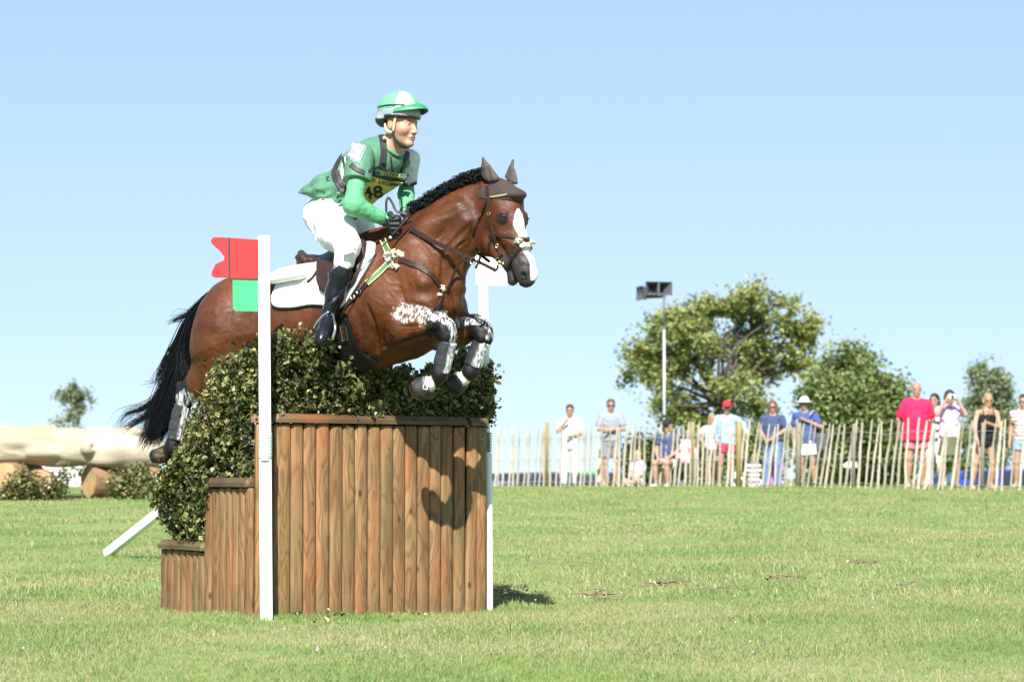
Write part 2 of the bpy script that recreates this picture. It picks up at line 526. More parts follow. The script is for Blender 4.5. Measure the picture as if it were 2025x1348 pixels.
# ================================================================== BRUSH FENCE (the jump)
def wood_mat(name, c1, c2, c3, horiz=False):
    m = bpy.data.materials.new(name); m.use_nodes = True
    nt = m.node_tree; n = nt.nodes; L = nt.links.new; b = n['Principled BSDF']
    tc = n.new('ShaderNodeTexCoord'); oi = n.new('ShaderNodeObjectInfo')
    ml = n.new('ShaderNodeVectorMath'); ml.operation = 'SCALE'; ml.inputs[0].default_value = (37, 53, 71); L(oi.outputs['Random'], ml.inputs['Scale'])
    ad = n.new('ShaderNodeVectorMath'); ad.operation = 'ADD'; L(tc.outputs['Object'], ad.inputs[0]); L(ml.outputs[0], ad.inputs[1])
    def noise(sc, st, det=4, dist=0.):
        mp = n.new('ShaderNodeMapping'); mp.inputs['Scale'].default_value = st; L(ad.outputs[0], mp.inputs[0])
        z = n.new('ShaderNodeTexNoise'); z.inputs['Scale'].default_value = sc; z.inputs['Detail'].default_value = det; z.inputs['Distortion'].default_value = dist
        L(mp.outputs[0], z.inputs[0]); return z.outputs[0]
    def mth(op, a, b_=0., c_=0.):
        x = n.new('ShaderNodeMath'); x.operation = op
        for i, v in enumerate((a, b_, c_)):
            if isinstance(v, (int, float)): x.inputs[i].default_value = v
            else: L(v, x.inputs[i])
        return x.outputs[0]
    def mix(f, a, c):
        x = n.new('ShaderNodeMix'); x.data_type = 'RGBA'
        for s_, v in ((0, f), (6, a), (7, c)):
            if isinstance(v, tuple): x.inputs[s_].default_value = (*v, 1)
            elif isinstance(v, float): x.inputs[s_].default_value = v
            else: L(v, x.inputs[s_])
        return x.outputs[2]
    def mrange(x, a, b_, c_=0., d_=1.):
        q = n.new('ShaderNodeMapRange'); L(x, q.inputs[0])
        for i, v in enumerate((a, b_, c_, d_)): q.inputs[1 + i].default_value = v
        return q.outputs[0]
    ax = (1, 1, .12)                        # pieces are modelled upright: grain along Z
    # cathedral grain: contour lines of a stretched noise field
    fld = noise(7, (1, 1, .16), 2, .5)
    rings = mth('PINGPONG', mth('MULTIPLY', fld, 12), .5)
    rings = mrange(rings, .04, .30)
    fine = noise(120, (1, 1, .03), 4)
    big = noise(5, (1, 1, .35), 3)
    tint = mrange(noise(2.3, (1, 1, .5), 2), .35, .65)
    c = mix(mrange(big, .4, .62), c1, c2)
    c = mix(mrange(oi.outputs['Random'], 0, 1), c, mix(tint, c3, c2))
    dark = mix(.5, c, (.075, .033, .014))
    c = mix(rings, dark, c)
    c = mix(mrange(fine, .35, .7, .0, .45), c, (.06, .03, .012))
    # red heartwood streaks following the grain
    rs = mth('MULTIPLY', mrange(noise(4, (1, 1, .22), 3, .6), .50, .60), mrange(fld, .42, .60))
    c = mix(mth('MULTIPLY', rs, .5), c, (.34, .115, .04))
    c = mix(mth('MULTIPLY', rings, .0), c, c2)
    # knots
    vo = n.new('ShaderNodeTexVoronoi'); vo.inputs['Scale'].default_value = 7.5; mp = n.new('ShaderNodeMapping'); mp.inputs['Scale'].default_value = (1, 1, .55); L(ad.outputs[0], mp.inputs[0]); L(mp.outputs[0], vo.inputs[0])
    kn = mrange(vo.outputs['Distance'], .05, .11, 1., 0.)
    c = mix(mth('MULTIPLY', kn, .85), c, (.045, .018, .008))
    # soil splash near the foot and weathered greenish patches
    wz = mrange(noise(3, (1, 1, .6), 4), .52, .66, 0., .55)
    c = mix(wz, c, (.13, .115, .045))
    sx = n.new('ShaderNodeSeparateXYZ'); L(tc.outputs['Object'], sx.inputs[0])
    mud = mth('MULTIPLY', mrange(sx.outputs[2], .03, .16, 1., 0.), mrange(noise(14, (1, 1, 1), 4), .35, .6))
    c = mix(mth('MULTIPLY', mud, .7), c, (.15, .11, .06))
    L(c, b.inputs['Base Color']); b.inputs['Roughness'].default_value = .62; b.inputs['Specular IOR Level'].default_value = .3
    bp = n.new('ShaderNodeBump'); bp.inputs['Strength'].default_value = .45; bp.inputs['Distance'].default_value = .004
    L(mth('ADD', mth('MULTIPLY', fine, .6), mth('ADD', mth('MULTIPLY', rings, .25), mth('MULTIPLY', kn, .5))), bp.inputs['Height']); L(bp.outputs[0], b.inputs['Normal'])
    return m
M_PLANK = wood_mat('treated_halfround', (.19, .102, .044), (.315, .19, .088), (.33, .15, .06))
M_CAP = wood_mat('dark_cap_wood', (.075, .045, .022), (.115, .072, .038), (.09, .05, .026))
M_NAIL = MAT('nail_steel', (.5, .5, .48), .3, metal=.9)
M_DARK = MAT('inner_timber', (.035, .02, .01), .9)
M_SOIL = MAT('dry_soil', (.25, .18, .10), .95, bump=.5)

def at_depth(px, Y): return G(px, Y)
PA = G(505, 14.0)                        # front corner
PB = G(955, 15.02)                       # right end
PC = G(326, 15.12)                       # left back end
dR = (PB - PA)[:2]; LR = np.linalg.norm(dR); dR /= LR
dL = (PC - PA)[:2]; LL = np.linalg.norm(dL); dL /= LL
jump = empty('brush_fence', PA, 0, 'stepped timber jump faced with upright half round logs, topped with cut leafy brush', 'jump')
def halflog(w, hgt, d, seed):
    """upright half-round log, flat back at y=0, bulging to -y, base z=0"""
    r = random.Random(seed)
    n = 9; V = []; F = []
    zs = [0, .015, hgt * .3, hgt * .62, hgt - .02, hgt - .006, hgt]
    ins = [.0, 0, 0, 0, 0, .05, .16]
    for k, (z, s) in enumerate(zip(zs, ins)):
        wob = [(r.uniform(-1, 1) * .0018) for _ in range(2)]
        for i in range(n):
            a = math.pi * i / (n - 1)
            V.append((-math.cos(a) * w / 2 * (1 - s) + wob[0], -math.sin(a) ** .5 * d * (1 - s * .5) + wob[1], z))
    for k in range(len(zs) - 1):
        for i in range(n - 1):
            a = k * n + i; F.append((a, a + 1, a + n + 1, a + n))
        F.append((k * n + n - 1, k * n, (k + 1) * n, (k + 1) * n + n - 1))
    F.append(tuple(range((len(zs) - 1) * n, len(zs) * n))); F.append(tuple(reversed(range(n))))
    me = mesh('plank', V, F, True)
    return me
PLK = {}
def plank(org, dirv, s, w, z0, top, seed, lean=0.):
    hgt = top - z0
    key = (round(w, 3), round(hgt, 2), seed % 3)
    if key not in PLK: PLK[key] = halflog(key[0] - .0012, hgt, .027, seed % 3)
    o = bpy.data.objects.new('plank', PLK[key]); COL.objects.link(o)
    if not o.data.materials: o.data.materials.append(M_PLANK)
    x, y = org[0] + dirv[0] * s, org[1] + dirv[1] * s
    o.parent = jump; o.matrix_parent_inverse = PM(jump).inverted()
    nrm = math.atan2(dirv[1], dirv[0])
    o.location = (x, y, z0); o.rotation_euler = (0, lean, nrm)
    return o
ZT = PA[2] + 1.055
nails = MB()
# right face, 17 planks
edges_px = [503, 537, 572, 597, 622, 648, 674, 699, 724, 749, 774, 798, 822, 846, 869, 893, 916, 938, 958]
def s_on(px, A, d, L_):
    r_ = ray(px, 1000); k = r_[0] / r_[1]
    # A.x + d.x s = k (A.y + d.y s)
    return (k * A[1] - A[0]) / (d[0] - k * d[1])
for i in range(len(edges_px) - 1):
    s0, s1 = s_on(edges_px[i], PA, dR, LR), s_on(edges_px[i + 1], PA, dR, LR)
    s = (s0 + s1) / 2
    x, y = PA[:2] + dR * s
    z0 = float(gz(x, y)) - .02 + (.03 if i == 2 else 0)
    ln = .018 if i == 16 else random.uniform(-.003, .003)
    plank(PA, dR, s, s1 - s0, z0, ZT + random.uniform(-.006, .006), i * 7, ln)
    nz_ = np.array((dR[1], -dR[0]))
    for zz in (ZT - .05 - random.uniform(0, .03), z0 + .09 + random.uniform(0, .04)):
        nails.ball((x + nz_[0] * .027, y + nz_[1] * .027, zz), .0035, 6)
# left faces in two steps
mid_px = [503, 489, 477, 464.5, 452, 439, 424, 410]
low_px = [409, 399, 387, 374, 362, 349, 336, 325]
for lst, top in ((mid_px, PA[2] + .70), (low_px, PA[2] + .335)):
    for i in range(len(lst) - 1):
        s0, s1 = s_on(lst[i], PA, dL, LL), s_on(lst[i + 1], PA, dL, LL)
        s = (s0 + s1) / 2; x, y = PA[:2] + dL * s
        z0 = float(gz(x, y)) - .02
        o = plank(PA, dL, s, abs(s1 - s0), z0, top + random.uniform(-.005, .005), int(s * 100), random.uniform(-.003, .003))
        o.rotation_euler = (0, 0, math.atan2(dL[1], dL[0]) + math.pi)
        nL = np.array((-dL[1], dL[0])); nL = nL if nL[1] < 0 else -nL
        for zz in (top - .05, z0 + .09): nails.ball((x + nL[0] * .027, y + nL[1] * .027, zz), .0035, 6)
nails.build('nail_heads', M_NAIL, jump)['kind'] = 'stuff'
# inner timber body: prism behind the faces
nR = np.array((dR[1], -dR[0])); nL = np.array((-dL[1], dL[0])); nL = nL if nL[1] < 0 else -nL
A2, B2, C2 = PA[:2], PB[:2], PC[:2]
sM = s_on(409, PA, dL, LL); M2 = A2 + dL * sM
BK = B2 + np.array((-.25, 1.25)); CK = C2 + np.array((.28, .9))
def prism(mb, poly, z0, z1):
    n_ = len(poly); V = [(*p_, z0) for p_ in poly] + [(*p_, z1) for p_ in poly]
    mb.add(V, [tuple(reversed(range(n_))), tuple(range(n_, 2 * n_))] + [(i, (i + 1) % n_, (i + 1) % n_ + n_, i + n_) for i in range(n_)])
m_ = MB()
ins = .012
a_ = A2 + np.array((0.0, ins * 1.6)); 
prism(m_, [a_, B2 + (-.02, ins * 2), BK, (A2 + (.05, 1.9))], -.05, ZT + .006)
prism(m_, [a_ + (-.004, .006), (A2 + (.045, 1.89)), M2 + (.05, .95), M2 + (.0, ins)], -.05, PA[2] + .703)
prism(m_, [M2 + (.004, ins + .01), M2 + (.045, .94), CK, C2 + (.03, ins)], -.05, PA[2] + .338)
m_.build('inner_frame', M_DARK, jump)
# planks round the back so the jump is whole from the side
for (p0_, p1_, top) in ((B2, BK, ZT),):
    dv = p1_ - p0_; ln = np.linalg.norm(dv); dv = dv / ln
    k = int(ln / .09)
    for i in range(k):
        s = (i + .5) * ln / k; x, y = p0_ + dv * s
        plank(np.array((*p0_, 0)), dv, s, ln / k, float(gz(x, y)) - .02, top, i * 5)
# cap rails: bevelled half logs lying on top
def cap(p0_, p1_, z, w=.088, hgt=.052, over=.0):
    L_ = np.linalg.norm(p1_ - p0_)
    prof = [(-w / 2, 0), (-w / 2, hgt * .45), (-w * .3, hgt * .9), (0, hgt), (w * .3, hgt * .9), (w / 2, hgt * .45), (w / 2, 0)]
    V = []; F = []; n_ = len(prof); st = [0, .02, .3, .6, .98, 1]
    for t in st:
        sh = .6 if t in (0, 1) else 1
        V += [(p_[0] * (sh if p_[1] > 0 else 1), p_[1] * sh, t * L_) for p_ in prof]
    for k in range(len(st) - 1):
        for i in range(n_): F.append((k * n_ + i, k * n_ + (i + 1) % n_, (k + 1) * n_ + (i + 1) % n_, (k + 1) * n_ + i))
    F += [tuple(range(n_)), tuple(reversed(range((len(st) - 1) * n_, len(st) * n_)))]
    o = link('cap_rail', mesh('cap_rail', V, F, False), M_CAP)
    o.parent = jump; o.matrix_parent_inverse = PM(jump).inverted()
    d = Vector((*(p1_ - p0_) / L_, 0)); up = Vector((0, 0, 1)); side = up.cross(d)
    o.matrix_basis = Matrix(((side.x, up.x, d.x, p0_[0]), (side.y, up.y, d.y, p0_[1]), (side.z, up.z, d.z, z), (0, 0, 0, 1)))
cR = nR * .0
cap(A2 + dR * .10 + cR, A2 + dR * (LR * .92), ZT + .008)
cap(A2 + dR * (LR * .925), B2 + dR * .01, ZT + .006)
cap(A2 + dL * .06, A2 + dL * -.0 + dR * .095, ZT + .006)
cap(A2 + dL * sM * .99, A2 + dL * .03, PA[2] + .708)
cap(C2 + dL * .0, M2 - dL * .02, PA[2] + .343)

# ---- brush: cut leafy branches
def leaf_mat(name, cols, rough=.45, trans=.25, attr='tone'):
    m = bpy.data.materials.new(name); m.use_nodes = True
    nt = m.node_tree; n = nt.nodes; L = nt.links.new; b = n['Principled BSDF']
    at = n.new('ShaderNodeAttribute'); at.attribute_name = attr
    r = n.new('ShaderNodeValToRGB'); e = r.color_ramp.elements
    for i, (p_, c_) in enumerate(cols):
        q = e[i] if i < 2 else e.new(p_)
        q.position = p_; q.color = (*c_, 1)
    L(at.outputs['Fac'], r.inputs[0]); L(r.outputs[0], b.inputs['Base Color'])
    b.inputs['Roughness'].default_value = rough; b.inputs['Specular IOR Level'].default_value = .4
    tr = n.new('ShaderNodeBsdfTranslucent'); L(r.outputs[0], tr.inputs[0]); ms = n.new('ShaderNodeMixShader'); ms.inputs[0].default_value = trans
    L(b.outputs[0], ms.inputs[1]); L(tr.outputs[0], ms.inputs[2]); L(ms.outputs[0], n['Material Output'].inputs[0])
    return m
def leaves(P, size, tone, r=None, bend=.35, up=.4, asp=.75):
    """two-facet pointed leaves at P: returns mesh data"""
    r = r or rng; N = len(P)
    n1 = r.normal(size=(N, 3)); n1[:, 2] = np.abs(n1[:, 2]) + up; n1 /= np.linalg.norm(n1, axis=1)[:, None]
    t = r.normal(size=(N, 3)); t -= n1 * (t * n1).sum(1)[:, None]; t /= np.linalg.norm(t, axis=1)[:, None]
    b = np.cross(n1, t)
    L_ = (size * r.uniform(.45, 1.3, N))[:, None]; Wd = L_ * asp * .5; dn = n1 * L_ * bend * .5
    V = np.stack([P - t * L_ * .5, P + b * Wd + dn, P + t * L_ * .5, P - b * Wd + dn], 1)
    # leaf = two triangles folded along the midrib
    i = np.arange(N) * 4
    F = np.concatenate([np.stack([i, i + 2, i + 1], 1), np.stack([i, i + 3, i + 2], 1)])
    return V.reshape(-1, 3), F, np.repeat(tone, 4)
def leafmesh(name, V, F, tone):
    me = mesh(name, V, F, False)
    a = me.attributes.new('tone', 'FLOAT', 'POINT'); a.data.foreach_set('value', np.asarray(tone, np.float32))
    return me
M_BRUSH = leaf_mat('brush_leaf', [(0, (.018, .028, .008)), (.30, (.045, .06, .016)), (.52, (.12, .13, .04)), (.72, (.27, .255, .095)), (1, (.58, .49, .30))], trans=.2)
M_TWIG = MAT('brush_twig', (.075, .05, .035), .8)
# outline of the brush in the photo (top edge) and how deep it stands
TOPE = [(312, 985), (322, 950), (335, 922), (356, 884), (380, 824), (400, 786), (412, 748), (425, 722), (455, 702), (485, 686), (510, 676), (545, 662), (590, 657), (640, 663), (680, 690), (720, 720), (770, 737), (800, 728), (840, 735), (880, 722), (915, 690), (945, 688), (970, 705), (980, 740)]
def brush():
    T = np.array(TOPE, float)
    P = []; D = []
    while sum(map(len, P)) < 46000:
        N = 20000
        px = rng.uniform(306, 974, N)
        top = np.interp(px, T[:, 0], T[:, 1]) 
        low = np.where(px < 361, np.interp(px, [312, 320, 342, 361], [985, 1015, 1050, 1085]), np.where(px < 410, 1085, np.where(px < 503, 960, np.interp(px, [503, 955, 985], [826, 845, 800]))))
        # depth range: front face line to the back
        s_r = (px - 503) / (955 - 503)
        yf = np.where(px > 503, 14.03 + 1.0 * s_r, np.where(px > 409, 14.06 + .75 * (503 - px) / 94, 14.68 + .5 * (409 - px) / 84))
        yb = np.where(px > 503, yf + np.interp(px, [503, 955], [1.7, 1.1]), yf + 1.1)
        u = rng.uniform(size=N) ** 1.6
        v = rng.uniform(size=N) ** .8
        Y = yf - .03 + .05 * rng.uniform(size=N) + u * (yb - yf) - .19 * np.exp(-((px - 680) / 105) ** 2) * np.clip(1.15 - v, 0, 1) - .36 * np.clip((500 - px) / 70, 0, 1) * np.clip(1.1 - v, 0, 1) ** .6
        # mound: the top is nearest the middle depth, falls off at front
        hm = top + np.abs(u - .04) * np.where(px < 480, 22, 50)
        hm = hm + 22 * (vnoise(np.stack([px / 40, Y * 4, px * 0], 1), 1., 5) - .5) - 8
        py = hm + (low + 4 - hm) * v
        ok = hm < low - 3
        # favour the shell
        sh = (u < .3) | (v < .25)
        ok &= sh | (rng.uniform(size=N) < .25)
        # clumps and gaps
        q = np.stack([px / 347, Y, py / 347], 1)
        cl = vnoise(q, 9, 6) * .6 + vnoise(q, 22, 7) * .4
        ok &= cl > .36
        px, py, Y, cl = px[ok], py[ok], Y[ok], cl[ok]
        d = np.stack([(px - CX) / FPX, np.ones_like(px), -(py - CY) / FPX], 1)
        c, s = math.cos(PITCH), math.sin(PITCH)
        dw = np.stack([d[:, 0], d[:, 1] * c - d[:, 2] * s, d[:, 1] * s + d[:, 2] * c], 1)
        W_ = CAMP + dw * (Y / dw[:, 1])[:, None]
        P.append(W_)
    P = np.concatenate(P)[:46000]
    P = P + rng.normal(size=P.shape) * np.where(rng.uniform(size=(len(P), 1)) < .22, .028, .004)
    tn = vnoise(P, 5, 8) * .35 + rng.uniform(size=len(P)) * .62
    V, F, t = leaves(P, np.full(len(P), .036), np.clip(tn, 0, 1), up=.1, asp=.8)
    o = link('brush_leaves', leafmesh('brush_leaves', V, F, t), M_BRUSH, jump); o['kind'] = 'stuff'
    # twigs
    mb = MB()
    idx = rng.integers(0, len(P), 900)
    qx, qy = proj(P)
    for i in idx:
        a = P[i]
        if qx[i] > 955 or (qx[i] < 330): continue
        dv = np.array((rng.normal() * .5, -.25 + rng.normal() * .4, .6 + rng.normal() * .5)); dv /= np.linalg.norm(dv); l_ = rng.uniform(.05, .13)
        mb.tube([a - dv * l_, a - dv * l_ * .3 + rng.normal(size=3) * .008, a + dv * l_ * .35], [.0035, .0022, .001], 4, cap=False)
    o = mb.build('brush_twigs', M_TWIG, jump); o['kind'] = 'stuff'
brush()

# ------------------------------------------------------------------ flag poles
M_WHITE = MAT('white_plastic', (.82, .82, .81), .42, var=.02, spec=.4)
M_RED = MAT('red_plastic', (.56, .022, .024), .38, var=.03)
M_GREEN = MAT('green_plastic', (.05, .36, .16), .38, var=.03)
M_BLK = MAT('black_tape', (.02, .02, .03), .5)
def flat_plate(poly, Y0, th, mat, name, parent, tilt=0.):
    """upright plate whose outline is given in photo pixels at distance Y0"""
    W_ = np.array([U(a, b, Y0) for a, b in poly]); n_ = len(W_)
    V = np.vstack([W_, W_ + (0, th, 0)])
    F = [tuple(range(n_)), tuple(reversed(range(n_, 2 * n_)))] + [(i, i + n_, (i + 1) % n_ + n_, (i + 1) % n_) for i in range(n_)]
    return link(name, mesh(name, V, F, False), mat, parent)
def arc(cx, cy, r, a0, a1, n_=6): return [(cx + r * math.cos(R(a0 + (a1 - a0) * i / n_)), cy + r * math.sin(R(a0 + (a1 - a0) * i / n_))) for i in range(n_ + 1)]
g = G(526, 13.86)
pole = empty('flag_pole', g, 0, 'tall white marker pole with red swallowtail flag and green tab before the jump', 'flag pole', 'flag poles of the jump')
mb = MB(); tz = U(521, 466, 13.86)[2]; bz = g[2] - .01; zc0, zc1 = U(525, 905, 13.86)[2], U(525, 856, 13.86)[2]
x_t, x_b = U(521.5, 466, 13.86)[0], U(527, 1228, 13.86)[0]
def leanx(z): return x_b + (x_t - x_b) * (z - bz) / (tz - bz)
mb.box(((leanx(zc0) + x_b) / 2, 13.86, (bz + zc0) / 2), (.067, .03, zc0 - bz), ry=(x_t - x_b) / (tz - bz), bev=.006)
mb.build('pole_base', M_WHITE, pole)
mb = MB(); mb.box(((leanx(zc0) + x_t) / 2, 13.86, (tz + zc0) / 2 + .02), (.064, .026, tz - zc0 - .04), ry=(x_t - x_b) / (tz - bz), bev=.006); mb.build('pole_shaft', M_WHITE, pole)
mb = MB(); x_ = leanx((zc0 + zc1) / 2)
for k in range(14):
    z = zc0 + (zc1 - zc0) * (k + .5) / 14
    mb.tube([(x_, 13.86, z - .0028), (x_, 13.86, z), (x_, 13.86, z + .0028)], [.034, .0395, .034], 20)
mb.tube([(x_, 13.86, zc0 - .012), (x_, 13.86, zc1 + .006)], .0335, 20)
M_MINT = MAT('mint_plastic', (.62, .80, .76), .4, var=.03)
mb.build('ribbed_collar', M_MINT, pole)
red = [(511, 474)] + [(470, 471), (432, 469)] + arc(425, 477, 8, 270, 145) + [(424, 487), (437, 499)] + arc(436, 510, 7.5, -50, 50) + [(426, 522)] + arc(426, 541, 8, 200, 90) + [(470, 549.5), (511, 551)]
f = flat_plate(red, 13.845, .004, M_RED, 'red_flag', pole)
flat_plate([(451, 470), (455.5, 470.2), (456, 549), (452, 549)], 13.8435, .0015, M_BLK, 'black_stripe', f)
flat_plate([(511, 552), (460, 551.5)] + arc(467, 608, 6.5, 180, 90) + [(511, 616)], 13.856, .004, M_GREEN, 'green_flag', pole)
# right pole behind the corner
Yr = 15.12; g = G(965, Yr)
pole2 = empty('flag_pole', g, 0, 'white marker pole behind right end of the jump, white flag by the muzzle', 'flag pole', 'flag poles of the jump')
bz = g[2] - .01; zj = U(965, 895, Yr)[2]; zc1 = U(965, 856, Yr)[2]; tz = U(955, 498, Yr)[2]
mb = MB()
pts = [(U(967, 1197, Yr)[0], Yr, bz), (U(966.5, 1050, Yr)[0], Yr, U(966, 1050, Yr)[2]), (U(965, 905, Yr)[0], Yr, zj)]
mb.tube(pts, [.0235, .0235, .0235], 16); mb.build('pole_base', M_WHITE, pole2)
mb = MB(); mb.tube([(U(959, 880, Yr)[0], Yr + .02, zj - .03), (U(955, 500, Yr)[0], Yr + .02, tz)], .031, 16); mb.build('pole_shaft', M_WHITE, pole2)
mb = MB(); x_ = U(961, 875, Yr)[0]
for k in range(13):
    z = zj + .005 + (zc1 - zj) * (k + .5) / 13
    mb.tube([(x_, Yr + .02, z - .0028), (x_, Yr + .02, z), (x_, Yr + .02, z + .0028)], [.033, .0375, .033], 18)
M_DGREEN = MAT('dark_green_plastic', (.02, .10, .06), .4); mb.build('ribbed_collar', M_DGREEN, pole2)
flat_plate([(941, 505), (1001, 508), (1001, 565), (966, 564), (941, 562)], Yr + .01, .004, M_WHITE, 'white_flag', pole2)
# leaning white prop at the back left, and the far pole whose red flag tip shows over the rump
a = G(213, 21.8); b = U(318, 1014, 21.3)
st = empty('white_stake', a, 0, 'white square stake leaning on the grass left of the brush', 'stake')
mb = MB(); dv = b + (b - a) * .25 - a; L_ = np.linalg.norm(dv); mb.box((0, 0, L_ / 2), (.07, .07, L_), bev=.004)
o = mb.build('stake_bar', M_WHITE, st); 
o.matrix_parent_inverse = Matrix(); o.location = (0, 0, .015); o.rotation_euler = Vector(dv).to_track_quat('Z', 'X').to_euler()
g = G(455, 17.6)
pole3 = empty('flag_pole', g, 0, 'far marker pole behind the horse, only its red flag tip showing above the rump', 'flag pole', 'flag poles of the jump')
mb = MB(); tz = U(455, 574, 17.6)[2]; mb.tube([(g[0], 17.6, g[2] - .02), (g[0], 17.6, tz)], .024, 12); mb.build('pole_shaft', M_WHITE, pole3)
flat_plate([(455, 577)] + arc(425, 582, 5, 270, 180) + [(421, 590), (430, 604), (421, 620), (428, 634), (455, 634)], 17.6, .004, M_RED, 'red_flag', pole3)
# ================================================================== HORSE
TH = R(27)                                   # body heading, turned this much towards the camera
HO = U(700, 600, 14.46)                      # reference point on the horse's middle plane
HF = np.array((math.cos(TH), -math.sin(TH), 0)); HL = np.array((math.sin(TH), math.cos(TH), 0)); UPV = np.array((0, 0, 1.))
HM = np.array((HF, HL, UPV))                 # world -> local rows
def toL(p): return HM @ (np.asarray(p) - HO)
def toW(q): return np.asarray(q) @ HM + HO
def h(px, py, l=0.):
    """local point seen at pixel, on the plane l metres nearer than the middle plane"""
    d = ray(px, py)
    t = (HO - CAMP).dot(HL) - l
    return toL(CAMP + d * (t / d.dot(HL)))
PX = 1 / 347.
# head plane, turned further to the camera
TH2 = R(50)
HDF = np.array((math.cos(TH2), -math.sin(TH2), 0)); HDL = np.array((math.sin(TH2), math.cos(TH2), 0))
POLL = toW(h(962, 380))
def hd(px, py, l=0.):
    d = ray(px, py)
    t = (POLL - CAMP).dot(HDL) - l
    return toL(CAMP + d * (t / d.dot(HDL)))
hdl = HM @ HDL; hdf = HM @ HDF               # head axes in local space
YL = np.array((0, 1., 0))
def hs(px, py, l):
    p = h(px, py, abs(l))
    return p if l > 0 else p * (1, -1, 1)
def hds(px, py, l):
    p = hd(px, py, abs(l))
    return p if l > 0 else p + 2 * hdl * float((toL(POLL) - p) @ hdl)

EX = 993
def hoofax(a):
    u = np.cross(a, (0, 1, .1)); u /= np.linalg.norm(u); return (u, np.cross(a, u), a)
def horse_body():
    lo = h(300, 905) ; lo = np.array((h(295, 900)[0] - .1, -.62, h(700, 915)[2])); hi = np.array((h(1075, 500)[0] + .15, .55, h(950, 320)[2] + .02))
    S = SDF(lo, hi, .0072)
    c = lambda *a, **k: S.cone(*a, **k)
    p = PX
    # trunk
    c(h(505, 648), h(550, 640), 90*p, 92*p, k=.05, sq=(YL, .85))
    c(h(550, 640), h(620, 637), 92*p, 103*p, k=.06, sq=(YL, .92))
    c(h(620, 637), h(700, 618), 103*p, 112*p, k=.06, sq=(YL, .88))
    c(h(700, 618), h(752, 595), 112*p, 122*p, k=.06, sq=(YL, .68))
    c(h(752, 595), h(800, 590), 120*p, 100*p, k=.08, sq=(YL, .72))
    c(h(735, 510), h(790, 470), 42*p, 30*p, k=.08, sq=(YL, .7))          # withers
    # quarters
    for sg in (1, -1):
        S.ell(h(494, 640) + YL * (-sg * .13), (86*p, .165, 92*p), k=.06)
        S.ell(h(474, 690) + YL * (-sg * .14), (58*p, .13, 80*p), k=.05)
        S.ell(h(530, 590) + YL * (-sg * .10), (60*p, .13, 40*p), k=.05)   # loin/croup muscle
        c(h(480, 650) + YL * (-sg * .15), h(466, 722) + YL * (-sg * .15), 66*p, 48*p, k=.06)
        # shoulder and upper arm
        S.ell(hs(815, 548, sg*.12), (62*p, .115, 88*p), axes=((.85, 0, -.53), YL, (.53, 0, .85)), k=.06)
        S.ell(hs(765, 600, sg*.17), (46*p, .10, 62*p), axes=((.9, 0, .43), YL, (-.43, 0, .9)), k=.05)     # triceps
        S.ell(hs(844, 595, sg*.11), (34*p, .10, 46*p), k=.04)              # breast
        c(hs(838, 606, sg*.155), hs(798, 645, sg*.2), 33*p, 31*p, k=.04)
        S.chain([hs(792, 470, sg*.06), hs(838, 560, sg*.205)], [10*p, 13*p], k=.05)   # scapular spine
    S.ell(h(790, 680), (70*p, .12, 28*p), k=.05)                        # brisket
    c(h(850, 560), h(850, 630), 60*p, 48*p, k=.06, sq=(YL, .8))
    # neck
    S.chain([h(822, 535), h(852, 496), h(888, 463), h(927, 430), h(960, 404)], [88*p, 77*p, 62*p, 54*p, 44*p], k=.04, sq=[(YL, .62), (YL, .54), (YL, .50), (YL, .48)])
    S.chain([h(838, 445), h(880, 415), h(925, 391), h(962, 378)], [18*p, 16*p, 16*p, 17*p], k=.04)  # crest
    S.chain([h(893, 600, .03), h(895, 560, .04), h(905, 520, .03), h(925, 490, .03)], [22*p, 20*p, 15*p, 12*p], k=.04) # windpipe
    for sg in (1, -1):
        S.chain([hs(856, 560, sg*.07), hs(886, 500, sg*.07), hs(925, 440, sg*.065)], [28*p, 24*p, 22*p], k=.035)   # brachiocephalic
        S.chain([hs(800, 500, sg*.11), hs(850, 455, sg*.09), hs(910, 415, sg*.075)], [32*p, 26*p, 20*p], k=.04)
    # ---- fore legs
    def fore(P, l0, l1, far=False):
        # P: elbow, mid forearm, knee top, knee low, cannon mid, fetlock, pastern, coronet, toe
        eb, fa, kt, kl, cm, fl, pa, co, to = P
        S.chain([eb, fa, kt], [32*p, 27*p, 17.5*p], k=.03)
        S.cone(eb + np.array((.03, 0, .03)), fa + np.array((.02, 0, .03)), 26*p, 18*p, k=.03)
        S.chain([kt, kl], [18*p, 18*p], k=.02)
        S.ell((kt + kl) / 2 + np.array((.012, 0, .0)), (.058, .05, .062), k=.02)
        S.chain([kl, cm, fl], [13*p, 10.5*p, 13*p], k=.02)
        S.ell(fl, (.047, .042, .05), k=.02)
        S.chain([fl, pa, co], [14*p, 11*p, 15*p], k=.015)
        S.cone(co, to, 15*p, 21*p, k=.006); ad_ = (to - co) / np.linalg.norm(to - co); S.ell(to + ad_ * .062, (.09, .09, .045), axes=hoofax(ad_), k=.0, op='sub')
    fore([h(800, 650, .2), h(836, 642, .20), h(870, 636, .19), h(886, 664, .19), h(880, 700, .19), h(869, 740, .18), h(858, 756, .18), h(842, 760, .18), h(828, 772, .18)], .2, .19)
    S.cone(h(779, 668, .2), h(805, 655, .2), 15*p, 24*p, k=.03)
    fore([h(850, 655, -.18), h(900, 660, -.18), h(945, 645, -.18), h(956, 668, -.17), h(946, 700, -.17), h(930, 735, -.17), h(918, 748, -.17), h(908, 752, -.17), h(896, 764, -.17)], -.2, -.17)
    S.cone(h(870, 655, -.18), h(935, 645, -.18), 33*p, 20*p, k=.05)
